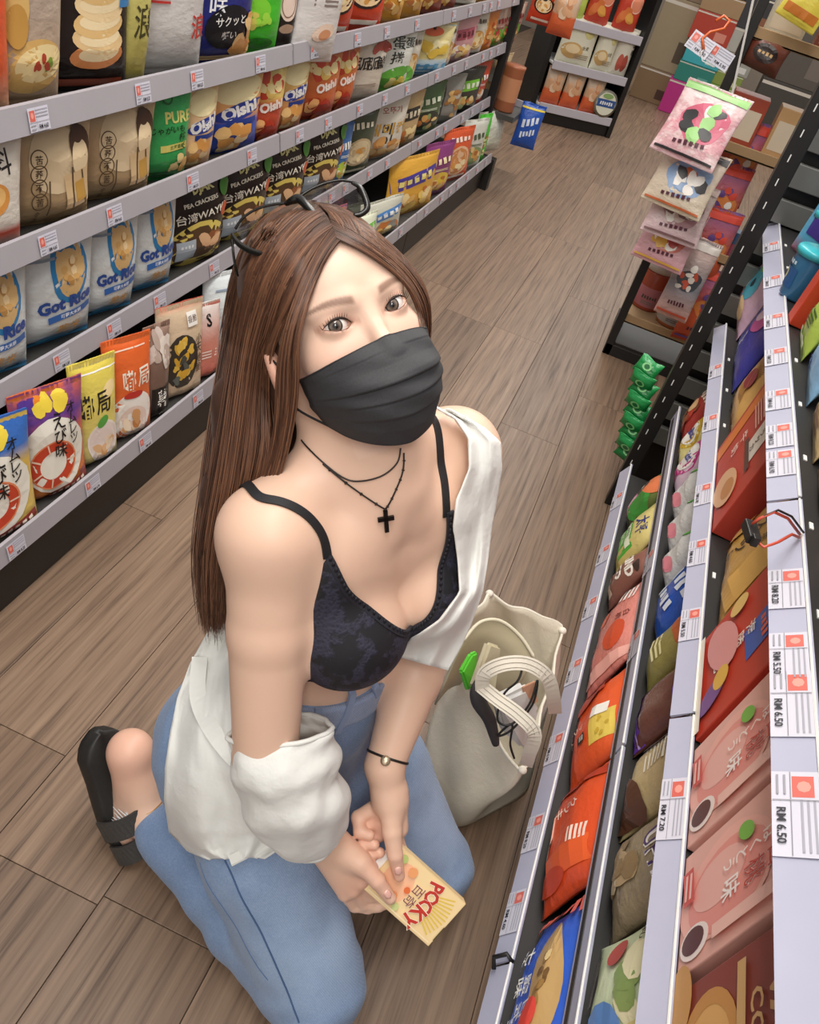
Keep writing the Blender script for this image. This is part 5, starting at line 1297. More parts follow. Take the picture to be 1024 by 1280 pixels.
def make_skin():
    t = NT('skin')
    a = t.node('ShaderNodeAttribute'); a.attribute_name = 'Col'
    n = t.noise(t.coords('Object'), 60, 3)
    c = t.mix(t.math('MULTIPLY', n, .05), a.outputs['Color'], '#a8583c')
    t.set(c, .42); t.b.inputs['Subsurface Weight'].default_value = .12
    t.b.inputs['Subsurface Radius'].default_value = (.012, .005, .003); t.b.inputs['Subsurface Scale'].default_value = .6
    t.b.inputs['Specular IOR Level'].default_value = .4
    return t.m
M_SKIN = make_skin()
PERSON = empty('person', (-.2, .7, 0))
tag(PERSON, 'person in black face mask, black bralette and blue jeans kneeling on the floor', 'person')
def wear(name, mesh, mat, parent=None):
    o = link(name, mesh, mat, parent or PERSON)
    if parent is None: o.matrix_parent_inverse = Matrix.Translation((.2, -.7, 0))
    return o
def build_body():
    V, F = surface_nets(BODY, (-.50, .42, -.01), (.22, 1.05, 1.14), .0019)
    m = np_mesh('body', V, F)
    L = to_head(V)
    skin = np.array(lin('#e6c0a8')); pink = np.array(lin('#dc9a86')); C = np.tile(skin, (len(V), 1))
    def blend(w, col): C[:] = C * (1 - w[:, None]) + np.array(col) * w[:, None]
    infr = (L[:, 2] > .03) & (L[:, 1] > -.13)
    # lighter face, blush on cheeks
    blend(.35 * (infr * 1.0), lin('#eecdb9'))
    for sg in (-1, 1):
        r2 = ((L[:, 0] - sg * .042) / .02) ** 2 + ((L[:, 1] + .028) / .014) ** 2; blend(.35 * np.exp(-r2) * infr, pink)
        # eye make-up, brow
        x = L[:, 0] * sg; y = L[:, 1]
        ex = x - .031; ey = y - .10 * ex
        u = np.clip(1 - (ex / .017) ** 2, 0, 1)
        w = np.exp(-((ey - .0085 * u) / .004) ** 2) * (np.abs(ex) < .019) * infr; blend(.45 * w, lin('#b57a62'))
        w = np.exp(-((ey + .0065 * u) / .003) ** 2) * (np.abs(ex) < .017) * infr; blend(.35 * w, lin('#c98f7c'))
        bx = np.clip((x - .012) / .042, 0, 1); by = .0172 + .0060 * np.sin(bx * 2.3) - .0035 * bx
        th = .0034 * (1 - .65 * bx ** 2)
        w = sstep(-np.abs(y - by), -th * 1.7, -th * .5) * sstep(x, .0105, .016) * (1 - sstep(x, .050, .055)) * infr
        blend(.8 * w, lin('#7a5a4a'))
        # ear, knuckles a little redder
        w = sstep(np.abs(x), .066, .08) * (np.abs(L[:, 2] + .012) < .035) * (x > 0) * (np.abs(y + .02) < .05); blend(.4 * w, lin('#dd8f7a'))
    for c in (HEEL_R, TOE_R): blend(.5 * np.exp(-((V - c) ** 2).sum(1) / .05 ** 2), lin('#d98f7c'))
    for c in (dep(450, 1110, 1.09), dep(458, 1040, 1.1), dep(495, 1090, 1.08)): blend(.3 * np.exp(-((V - c) ** 2).sum(1) / .03 ** 2), lin('#d98a76'))
    set_cols(m, C)
    return wear('body', m, M_SKIN)
build_body()

def build_eyes():
    t = NT('eye')
    tc = t.node('ShaderNodeTexCoord'); sep = t.node('ShaderNodeSeparateXYZ'); t.link(tc.outputs['Object'], sep.inputs[0])
    r = t.math('SQRT', t.math('ADD', t.math('MULTIPLY', sep.outputs[0], sep.outputs[0]), t.math('MULTIPLY', sep.outputs[1], sep.outputs[1])))
    rr = t.math('DIVIDE', r, .0125)
    n = t.noise(t.coords('Object'), 900, 3)
    rr2 = t.math('ADD', rr, t.math('MULTIPLY', t.math('SUBTRACT', n, .5), .05))
    c = t.ramp(rr2, [(0, '#0d0a09'), (.19, '#120d0b'), (.22, '#4a3a30'), (.38, '#75665a'), (.47, '#3a2e28'), (.52, '#2a211d'), (.56, '#e6ded8'), (1, '#e0c8c0')])
    t.set(c, .06); t.b.inputs['Coat Weight'].default_value = .6
    ms = MB(); nu, nv = 32, 24; V = []; F = []
    for j in range(nv + 1):
        th = math.pi * j / nv
        for i in range(nu):
            a = 2 * math.pi * i / nu; rad = .0125 + .0009 * math.exp(-(th / .45) ** 2)
            V.append((rad * math.sin(th) * math.cos(a), rad * math.sin(th) * math.sin(a), rad * math.cos(th)))
    for j in range(nv):
        for i in range(nu): F.append((j * nu + i, (j + 1) * nu + i, (j + 1) * nu + (i + 1) % nu, j * nu + (i + 1) % nu))
    for sg in (-1, 1):
        c = hl(sg * .031, .0006, .0655); g = nrm(CAM - c); g = nrm(g * .85 + HZ * .15)
        m = pydata('eye', V, F)
        o = wear('eye', m, t.m)
        X = nrm(HX - g * (HX @ g)); Y = np.cross(g, X)
        M4 = Matrix([[X[i], Y[i], g[i], c[i]] for i in range(3)] + [[0, 0, 0, 1]])
        o.matrix_parent_inverse = Matrix.Identity(4); o.matrix_basis = Matrix.Translation((.2, -.7, 0)) @ M4
        # upper lash line with lashes, thin lower line
        up = []; lowr = []
        for i in range(15):
            x = -.0150 + .030 * i / 14; u = 1 - (x / .0150) ** 2
            def pt(yy, lift=.0):
                zz = math.sqrt(max(.0143 ** 2 - min(x * x * .8 + yy * yy, .00017), 1e-8))
                return hl(sg * (.031 + x), yy + .10 * x, .0655 + zz * .97 + lift)
            up.append(pt(.0068 * u)); lowr.append(pt(-.0047 * u))
        mb = MB().tube(up, [.0003 + .0009 * math.sin(math.pi * min(1, (i + 2) / 15)) for i in range(15)], 6)
        wear('upper_lash_line', mb.mesh('upper_lash_line', True), plain('#2a1a14', .6))
        lash = MB()
        for i in range(3, 15):
            b = up[i]; d = HZ * .0038 + HY * .0036 + HX * sg * (i - 6) * .00036
            lash.tube([b, b + d * .5, b + d + HY * .0008], [.00032, .00025, .0001], 4)
        wear('eyelashes', lash.mesh('eyelashes', True), plain('#2a1a14', .6))
        wear('lower_lash_line', MB().tube(lowr, .00035, 5).mesh('lower_lash_line', True), plain('#7a5244', .6))
build_eyes()
# ------------------------------------------------------------------ clothes
_wp = np.array([hit(TORSO, *q)[0] for q in ((395, 884), (425, 872), (452, 853))]).mean(0)
WN = nrm(PU * .96 + PF * .10); W0 = float(_wp @ WN) - .046

def jeans_sdf():
    s = SDF(); PA = np.stack([PS, PU, PF])
    s.ell(PEL + PF * .01 + PU * .01, PA, (.150, .115, .108), .05)
    s.ell(PEL - PF * .025 - PU * .03, PA, (.140, .11, .095), .04)
    s.ell(PEL + PF * .03 + PU * .09, PA, (.125, .07, .098), .04)
    s.fun(lambda P: np.maximum(TORSO(P) - .0075, P @ WN - W0 - .02), .02)
    for H, K, A, o in ((HIP_R, KN_R, AN_R, 0), (HIP_L, KN_L, AN_L, 1)):
        d = nrm(K - H); ti = H * .55 + K * .45
        s.chain([H, ti + np.array([0, 0, .012]), K + np.array([0, 0, .004])], [.098, .092, .072], .03, .02)
        A = K + (A - K) * (.91 if o == 0 else 1); c = K * .6 + A * .4
        s.chain([K, c - np.array([0, 0, -.004]), A], [.070, .066, .046], .018, .012)
    def wr(P):
        x, y, z = P[:, 0], P[:, 1], P[:, 2]
        n = np.sin(38 * x + 22 * z + 3 * np.sin(17 * y)) * np.sin(31 * y - 27 * z + 2 * np.sin(19 * x))
        m = np.sin(95 * x - 60 * y + 40 * z + 4 * np.sin(30 * z))
        kn = np.exp(-((P - KN_R) ** 2).sum(1) / .09 ** 2) + np.exp(-((P - KN_L) ** 2).sum(1) / .09 ** 2) + np.exp(-((P - HIP_R) ** 2).sum(1) / .12 ** 2)
        return .0022 * n + .0011 * m * (.3 + kn)
    s.fun(wr, 0.01, 'disp')
    return s
JEANS = jeans_sdf()
def denim_mat():
    t = NT('denim')
    a = t.node('ShaderNodeAttribute'); a.attribute_name = 'Col'
    v = t.coords('Object', (1, 1, 1)); f = t.noise(v, 420, 2, .7); g = t.noise(v, 24, 4, .6)
    w = t.node('ShaderNodeTexWave', wave_type='BANDS', bands_direction='DIAGONAL'); w.inputs['Scale'].default_value = 160; w.inputs['Distortion'].default_value = 1.5; t.link(v, w.inputs['Vector'])
    c = t.mix(t.math('MULTIPLY', f, .34), a.outputs['Color'], '#dfe8f2', 'MIX')
    c = t.mix(t.math('MULTIPLY', w.outputs[0], .16), c, '#2c4468')
    c = t.mix(t.math('MULTIPLY', t.ramp(g, [(.45, 0.0), (.7, 1.0)]), .18), c, '#3f5c86')
    t.set(c, .85); t.b.inputs['Sheen Weight'].default_value = .15
    t.bump(f, .35, .0008)
    return t.m
def lace_mat():
    t = NT('black_lace'); v = t.coords('Object')
    vo = t.node('ShaderNodeTexVoronoi'); vo.inputs['Scale'].default_value = 260; t.link(v, vo.inputs['Vector'])
    n = t.noise(v, 34, 4, .6); k = t.ramp(n, [(.46, 0.0), (.52, 1.0)])
    c = t.mix(k, '#16151b', t.ramp(vo.outputs[0], [(0, '#1b1a24'), (.5, '#2e2d3e')]))
    t.set(c, .7); t.bump(t.math('MULTIPLY', vo.outputs[0], k), .6, .0012); return t.m
def cloth_mat(name, col, rough=.85, fine=300, trans=0.0):
    t = NT(name); v = t.coords('Object'); f = t.noise(v, fine, 2, .6); g = t.noise(v, 18, 4, .6)
    t.set(t.mix(t.math('MULTIPLY', g, .12), col, '#a8a294'), rough); t.b.inputs['Sheen Weight'].default_value = .2
    h = t.math('ADD', t.math('MULTIPLY', f, .06), g); t.bump(h, .5, .008)
    if trans:
        tr = t.node('ShaderNodeBsdfTranslucent'); tr.inputs[0].default_value = (*lin(col), 1); mx = t.node('ShaderNodeMixShader'); mx.inputs[0].default_value = trans
        out = t.n['Material Output']; t.link(t.b.outputs[0], mx.inputs[1]); t.link(tr.outputs[0], mx.inputs[2]); t.link(mx.outputs[0], out.inputs[0])
    return t.m
M_DENIM, M_LACE = denim_mat(), lace_mat()
M_SHIRT = cloth_mat('white_cotton', '#f6f6f2', .8, 260, .18)
M_STRAP = plain('#19181c', .6)
def ribbon(pts, nrms, w, th=.0012):
    V = []; F = []; k = len(pts)
    for i in range(k):
        t = nrm(pts[min(i + 1, k - 1)] - pts[max(i - 1, 0)]); n = nrm(nrms[i] - t * (nrms[i] @ t)); sd = np.cross(n, t)
        for a, b in ((-1, 0), (1, 0), (1, 1), (-1, 1)): V.append(pts[i] + sd * a * w / 2 + n * b * th)
    for i in range(k - 1):
        for j in range(4): F.append((i * 4 + j, i * 4 + (j + 1) % 4, i * 4 + 4 + (j + 1) % 4, i * 4 + 4 + j))
    F += [(3, 2, 1, 0), tuple((k - 1) * 4 + j for j in range(4))]
    return pydata('ribbon', V, F, False)
def spline(pts, n):
    P = np.array(pts, float); m = len(P); out = []
    for i in range(n):
        t = i / (n - 1) * (m - 1); k = min(int(t), m - 2); u = t - k
        p0, p1, p2, p3 = P[max(k - 1, 0)], P[k], P[k + 1], P[min(k + 2, m - 1)]
        out.append(.5 * ((2 * p1) + (-p0 + p2) * u + (2 * p0 - 5 * p1 + 4 * p2 - p3) * u * u + (-p0 + 3 * p1 - 3 * p2 + p3) * u ** 3))
    return np.array(out)
def on_surface(sdf, P, n=25):
    """pull points onto a surface"""
    P = np.array(P, float); N = None
    for _ in range(n):
        d = sdf(P); g = np.stack([sdf(P + 1e-3 * ax) - sdf(P - 1e-3 * ax) for ax in np.eye(3)], 1); N = g / (np.linalg.norm(g, axis=1, keepdims=True) + 1e-9)
        P = P - N * d[:, None] * .8
    return P, N

def build_jeans():
    def cut(P, d): return np.maximum(d, P @ WN - W0)
    V, F = surface_nets(JEANS, (-.46, .40, -.005), (.22, 1.04, .56), .0027, cut)
    V[:, 2] = np.maximum(V[:, 2], .0006)
    m = np_mesh('jeans', V, F)
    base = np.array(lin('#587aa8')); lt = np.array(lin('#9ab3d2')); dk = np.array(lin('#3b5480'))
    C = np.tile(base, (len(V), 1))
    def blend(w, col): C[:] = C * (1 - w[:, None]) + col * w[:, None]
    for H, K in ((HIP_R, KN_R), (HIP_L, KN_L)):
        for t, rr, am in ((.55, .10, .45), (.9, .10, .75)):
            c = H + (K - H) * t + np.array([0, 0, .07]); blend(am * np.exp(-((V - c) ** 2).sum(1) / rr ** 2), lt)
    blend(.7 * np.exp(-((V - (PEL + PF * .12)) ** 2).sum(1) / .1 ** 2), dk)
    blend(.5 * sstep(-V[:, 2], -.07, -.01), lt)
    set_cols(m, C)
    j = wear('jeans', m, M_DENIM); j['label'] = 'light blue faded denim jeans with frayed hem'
    # waistband as a separate raised band
    def band(P, d): return np.maximum.reduce([d - .003, -(d + .004), P @ WN - W0 - .002, W0 - .034 - P @ WN])
    V, F = surface_nets(JEANS, (-.46, .45, .25), (.05, .95, .56), .0022, band)
    m = np_mesh('waistband', V, F); set_cols(m, np.tile(np.array(lin('#7d8fb4')), (len(V), 1))); wear('waistband', m, M_DENIM, j)
    # outer seam and inner seam lines
    seam = [hit(JEANS, *q)[0] for q in ((278, 1068), (296, 1108), (318, 1150), (340, 1195), (358, 1236), (374, 1278))]
    P, N = on_surface(JEANS, spline(seam, 40)); wear('outer_seam', ribbon(P, N, .0022, .0010), plain('#4a648c', .8), j)
    s2 = [hit(JEANS, *q)[0] for q in ((250, 1078), (276, 1130), (306, 1180), (335, 1225))]
    P, N = on_surface(JEANS, spline(s2, 30)); wear('fold_seam', ribbon(P, N, .0016, .0006), plain('#5f7ba6', .8), j)
    # fly and belt loops at the front
    for q in (((438, 862), (432, 890), (420, 915)), ((398, 884), (394, 905)), ((462, 850), (470, 868))):
        pts = [hit(JEANS, *a)[0] for a in q]
        if any(p is None for p in pts): continue
        P, N = on_surface(JEANS, spline(pts, 10)); wear('belt_loop', ribbon(P, N, .009, .005), plain('#8b9cbc', .8), j)
    # frayed hem threads at the right ankle
    rnd = random.Random(5); fr = MB(); ax = nrm(AN_R - KN_R)
    s1 = nrm(np.cross(ax, [0, 0, 1])); s2 = np.cross(s1, ax)
    for i in range(60):
        a = rnd.uniform(2.6, 5.4); b = AN_R + ax * .008 + (s1 * math.cos(a) + s2 * math.sin(a)) * .040
        e = b + ax * rnd.uniform(.012, .03) + np.array([rnd.uniform(-.008, .008) for _ in range(3)])
        fr.tube([b - ax * .006, (b + e) / 2 + np.array([0, 0, rnd.uniform(-.003, .004)]), e], [.0012, .0009, .0005], 4)
    f = wear('hem_fringe', fr.mesh('hem_fringe', True), plain('#e6ebf0', .9), j); f['kind'] = 'stuff'
build_jeans()

UP_R = ([0, .025, .056, .082, .092, .100, .125, .15], [-.128, -.106, -.072, -.034, .004, .0, -.085, -.14])
UP_L = ([0, .014, .036, .051, .056, .066, .10, .14], [-.128, -.112, -.076, -.040, .002, .0, -.08, -.14])
B_LOW = -.232
def bup(a, c):
    f = np.where(a < 0, np.interp(-a, *UP_R), np.interp(a, *UP_L)); return np.where(c < -.01, -.165, f)
def build_bra():
    def shell(P, d):
        q = (P - MS) @ TA.T
        reg = np.maximum(q[:, 1] - bup(q[:, 0], q[:, 2]), B_LOW + .03 * np.abs(q[:, 0]) - q[:, 1])
        return np.maximum.reduce([d - .0038, -(d + .004), reg * .8])
    V, F = surface_nets(TORSO, (-.42, .52, .46), (.06, .95, .86), .0019, shell)
    b = wear('bralette', np_mesh('bralette', V, F), M_LACE); b['label'] = 'black lace bralette with thin straps'
    # scalloped neckline trim
    for sg, up in ((-1, UP_R), (1, UP_L)):
        q = [tl(sg * a, bb, .14) for a, bb in zip(up[0][:5], up[1][:5])]
        pts = spline(q, 60)
        res = []
        for p in pts:                                  # march in from the front
            for _ in range(60): p = p - TF * float(TORSO(p[None])[0]) * .7
            res.append(p)
        P, N = on_surface(TORSO, res, 6)
        for i in range(60): P[i] = P[i] + N[i] * .0028
        wear('lace_trim', ribbon(P, N, .008, .0022), plain('#201f28', .7), b)
        sc = MB()
        for i in range(1, 59, 2): sc.tube([P[i] + N[i] * .0012 - TU * .0, P[i] + N[i] * .0015 + TU * .0055], [.0022, .0012], 5)
        f = wear('scallops', sc.mesh('scallops', True), plain('#201f28', .7), b); f['kind'] = 'stuff'
    for pxs, back in ((((409, 697), (402, 668), (380, 642), (348, 627), (322, 622)), [tl(-.128, .035, -.045), tl(-.11, -.06, -.09), tl(-.09, -.16, -.11)]), (((557, 646), (556, 620), (553, 590), (548, 553), (539, 520)), [tl(.095, .05, -.05), tl(.09, -.05, -.09), tl(.08, -.16, -.11)])):
        pts = [hit(BODY, *q)[0] for q in pxs]; pts = [p for p in pts if p is not None] + back
        Q = spline(pts, 60)
        for _ in range(12): Q[1:-1] = (Q[:-2] + 2 * Q[1:-1] + Q[2:]) / 4
        P, N = on_surface(BODY, Q, 12); P = P + N * .0006
        wear('strap', ribbon(P, N, .0095, .002), M_STRAP, b)
build_bra()

def build_necklace():
    up = [(378, 550), (402, 576), (430, 597), (450, 601), (478, 594), (496, 578), (500, 560)]
    lowc = [(404, 580), (442, 610), (478, 634), (483, 634), (494, 613), (503, 588), (504, 566)]
    k = wear('necklace', pydata('necklace', *box_data(0, .0001, 0, .0001, 0, .0001)), M_BLACK) if False else None
    mats = plain('#2a211e', .35, .3)
    n0 = None
    for i, c in enumerate((up, lowc)):
        pts = [hit(BODY, *q)[0] for q in c]; P, N = on_surface(BODY, spline(pts, 90)); P = P + N * .0014
        mb = MB().tube(P, .0009, 6)
        o = wear('necklace', mb.mesh('necklace', True), mats)
        if i == 1:
            bd = MB()
            for j in range(4, 88, 7): bd.tube([P[j], (P[j] + P[j + 1]) / 2 + N[j] * .0004, P[j + 1]], [.0011, .0019, .0011], 6)
            b = wear('beads', bd.mesh('beads', True), mats, o); b['kind'] = 'stuff'
            c0 = hit(BODY, 481, 637)[0]; nn = hit(BODY, 481, 645)[1]; up_ = nrm(hit(BODY, 480, 625)[0] - hit(BODY, 483, 662)[0]); sd = np.cross(up_, nn)
            cx = MB()
            for (a0, b0, a1, b1) in ((-.0022, -.0245, .0022, .0), (-.0085, -.0115, .0085, -.0070)):
                V = [c0 + sd * a + up_ * bb + nn * cc for cc in (.001, .0042) for a, bb in ((a0, b0), (a1, b0), (a1, b1), (a0, b1))]
                cx.add(V, [(0, 3, 2, 1), (4, 5, 6, 7), (0, 1, 5, 4), (1, 2, 6, 5), (2, 3, 7, 6), (3, 0, 4, 7)])
            wear('cross_pendant', cx.mesh('cross_pendant'), plain('#1c1715', .3, .4), o)
build_necklace()

def ring_around(a, b, t, r, name, mat, rad=.0016, flat=1.0, tilt=0.0):
    ax = nrm(b - a); c = a + (b - a) * t; s1 = nrm(np.cross(ax, [0, 0, 1.0])); s2 = np.cross(s1, ax)
    P = [c + (s1 * math.cos(i * 2 * math.pi / 36) + s2 * math.sin(i * 2 * math.pi / 36)) * r + ax * tilt * math.cos(i * 2 * math.pi / 36) for i in range(37)]
    return wear(name, MB().tube(P, rad, 6, cap=False).mesh(name, True), mat), P
def build_jewellery():
    br, P = ring_around(EL_L, WR_L, .93, .0275, 'bracelet', plain('#241b19', .5), .0018)
    q = hit(BODY, 482, 951)[0]
    ch = MB().lathe([(.0001, 0), (.006, 0), (.0065, .0015), (.004, .003), (.0001, .0032)], 12).mesh('charm', True)
    o = wear('charm', ch, plain('#d6c2a4', .25, .7), br); n = nrm(CAM - q); o.matrix_parent_inverse = Matrix.Identity(4)
    o.matrix_basis = Matrix.Translation((.2, -.7, 0)) @ Matrix.Translation(q + n * .002) @ Vector(n).to_track_quat('Z', 'Y').to_matrix().to_4x4() if False else Matrix.Identity(4)
    o.location = (0, 0, 0)
    V = np.array([v.co for v in ch.vertices]); x = nrm(np.cross(n, [0, 0, 1.])); y = np.cross(n, x)
    W = (q + n * .0025)[None] + V[:, :1] * x + V[:, 1:2] * y + V[:, 2:] * n
    ch.vertices.foreach_set('co', W.astype(np.float32).ravel()); ch.update()
    ring_around(AN_R, HEEL_R, .25, .0318, 'anklet', plain('#c9985a', .3, .8), .0009, tilt=.006)
    # long chain earring below the visible ear
    a = hl(-.080, -.052, -.008); pts = [a + np.array([0, 0, -1]) * .012 * i + HX * .0012 * math.sin(i) for i in range(8)]
    e = wear('earring', MB().tube(pts, .0010, 5).mesh('earring', True), plain('#a89a8c', .25, .8))
build_jewellery()

def sheet(name, rows, depth_of, nu, nv, fold, lift, mat, parent=None, thick=.0022, smooth=14, floor_z=.004):
    """draped cloth: rows of (y, left x, right x) outline the cloth, depth_of gives what it lies on"""
    n = len(rows); PX = np.zeros((nv, nu, 2)); il = np.interp
    for j, t in enumerate(np.linspace(0, n - 1, nv)):
        yl, xl, xr, sk = (il(t, range(n), [(r_[k] if len(r_) > k else 0) for r_ in rows]) for k in range(4))
        u = np.linspace(0, 1, nu); PX[j, :, 0] = xl + (xr - xl) * u; PX[j, :, 1] = yl + sk * u
    D = depth_of(PX[..., 0], PX[..., 1]).reshape(nv, nu)
    bad = np.isnan(D); Df = np.where(bad, np.nanmedian(D), D)
    for _ in range(200):
        G = np.pad(Df, 1, mode='edge'); A = (G[:-2, 1:-1] + G[2:, 1:-1] + G[1:-1, :-2] + G[1:-1, 2:]) / 4; Df = np.where(bad, A, Df)
    D0 = Df.copy()
    for _ in range(smooth):
        G = np.pad(Df, 1, mode='edge'); A = (G[:-2, 1:-1] + G[2:, 1:-1] + G[1:-1, :-2] + G[1:-1, 2:]) / 4; Df = np.minimum(A, D0 + .004)
    V = np.zeros((nv, nu, 3))
    for j in range(nv):
        for i in range(nu):
            V[j, i] = dep(PX[j, i, 0], PX[j, i, 1], Df[j, i] - lift + fold(i / (nu - 1), j / (nv - 1)))
            V[j, i, 2] = max(V[j, i, 2], floor_z)
    du = np.gradient(V, axis=1); dv = np.gradient(V, axis=0); N = np.cross(du, dv); N /= np.linalg.norm(N, axis=2, keepdims=True) + 1e-9
    tow = CAM - V; sg = np.sign((N * tow).sum(2, keepdims=True)); N = N * sg
    top = V.reshape(-1, 3); bot = (V - N * thick).reshape(-1, 3); W = nu; F = []; nb = len(top)
    for j in range(nv - 1):
        for i in range(nu - 1):
            a = j * W + i; F.append((a, a + W, a + W + 1, a + 1)); F.append((nb + a, nb + a + 1, nb + a + W + 1, nb + a + W))
    for i in range(nu - 1):
        for j in (0, nv - 1):
            a = j * W + i; F.append((a, a + 1, nb + a + 1, nb + a))
    for j in range(nv - 1):
        for i in (0, nu - 1):
            a = j * W + i; F.append((a, nb + a, nb + a + W, a + W))
    m = pydata(name, np.concatenate([top, bot]), F); bm = bmesh.new(); bm.from_mesh(m); bmesh.ops.recalc_face_normals(bm, faces=bm.faces); bm.to_mesh(m); bm.free()
    return wear(name, m, mat, parent), V
def build_shirt():
    LOWER = SDF(); LOWER.p = TORSO.p + JEANS.p
    def d1(x, y): return hits(LOWER, x, y)
    def f1(u, v): return .0045 * mnoise.noise((u * 7, v * 9, 3.1)) + .003 * mnoise.noise((u * 18, v * 11 + u * 9, 8.1)) + -.006 * math.sin(5.0 * u * math.pi + 4 * v + 1.5 * math.sin(3 * v)) * (.35 + v) - .004 * math.sin(9 * v + 6 * u) - .012 * math.sin(math.pi * min(1, v * 1.1)) * math.sin(math.pi * u)
    rows = [(742, 272, 300), (785, 262, 306), (830, 237, 312), (872, 222, 318), (912, 213, 330), (960, 206, 352), (1000, 205, 374), (1040, 211, 378, 0), (1062, 232, 356, -6), (1074, 262, 330, -2)]
    sh, V = sheet('shirt', rows, d1, 40, 64, f1, .014, M_SHIRT); sh['label'] = 'white cotton shirt slipped off the shoulders'
    # folded button placket and loose tab
    P = spline([V[int(v * 63), int(u * 39)] for u, v in ((.15, .22), (.3, .36), (.55, .5), (.8, .62))], 24); N = np.array([nrm(CAM - p) for p in P])
    wear('placket', ribbon(P + N * .003, N, .020, .004), M_SHIRT, sh)
    P = np.array([V[60, 20], V[63, 21], V[63, 21] + (V[63, 21] - V[60, 20]) * .8]); N = np.array([nrm(CAM - p) for p in P]); wear('tab', ribbon(P + N * .002, N, .022, .003), M_SHIRT, sh)
    # rolled sleeve bunched round the right elbow and forearm
    cs = spline([dep(351, 912, .957), dep(354, 940, .962), dep(362, 975, .980), dep(376, 1010, 1.012), dep(391, 1042, 1.056)], 30)
    rx = np.interp(np.linspace(0, 1, 30), [0, .12, .45, .75, .9, 1], [.057, .060, .063, .059, .049, .035])
    ry = np.interp(np.linspace(0, 1, 30), [0, .12, .45, .75, .9, 1], [.046, .052, .058, .054, .046, .034])
    nr = 56; V2 = []; F = []
    e1 = nrm(cam_r * .95 + cam_u * .18)
    for i, c in enumerate(cs):
        t = nrm(cs[min(i + 1, 29)] - cs[max(i - 1, 0)]); a1 = nrm(e1 - t * (e1 @ t)); a2 = np.cross(t, a1); v = i / 29
        for j in range(nr):
            th = 2 * math.pi * j / nr
            fo = 1 + .075 * math.sin(v * 19 + 2.2 * math.sin(th) + 1.0) * math.sin(math.pi * min(1, v * 1.05 + .02)) + .035 * math.sin(3 * th + 9 * v) + .02 * math.sin(7 * th - 14 * v) + .05 * mnoise.noise((2.2 * math.cos(th), 2.2 * math.sin(th), 9 * v)) + .03 * mnoise.noise((5 * math.cos(th), 5 * math.sin(th), 22 * v))
            V2.append(c + (a1 * rx[i] * math.cos(th) + a2 * ry[i] * math.sin(th)) * fo)
    for i in range(29):
        for j in range(nr): F.append((i * nr + j, i * nr + (j + 1) % nr, (i + 1) * nr + (j + 1) % nr, (i + 1) * nr + j))
    m = pydata('sleeve', V2, F); o = wear('sleeve', m, M_SHIRT, sh); md = o.modifiers.new('thickness', 'SOLIDIFY'); md.thickness = .003; md.offset = -1; sb = o.modifiers.new('smooth', 'SUBSURF'); sb.levels = 1; sb.render_levels = 1
    # rim of the open sleeve and the cuff
    for idx, rad in ((0, .0030), (29, .0034)):
        P = [V2[idx * nr + j] for j in range(nr)] + [V2[idx * nr]]; wear('cuff', MB().tube(P, rad, 6, cap=False).mesh('cuff', True), M_SHIRT, sh)
    # left side hanging from the far shoulder
    def d2(x, y): return np.clip(hits(BODY, x, y), .88, 1.06)
    def f2(u, v): return .004 * mnoise.noise((u * 6, v * 5, 1.1)) + -.007 * math.sin(3.2 * math.pi * u + 2.0 * v) - .003 * math.sin(12 * u + 7 * v) - .010 * math.sin(math.pi * u) * v
    rows = [(508, 540, 574, 8), (522, 566, 606, 12), (548, 584, 626, 4), (585, 586, 628), (622, 572, 622), (662, 567, 615), (702, 572, 610), (740, 574, 604), (775, 548, 590, 4), (800, 512, 578, 6), (822, 500, 560, 16)]
    sheet('shirt_side', rows, d2, 30, 60, f2, .026, M_SHIRT, sh, smooth=30)
build_shirt()
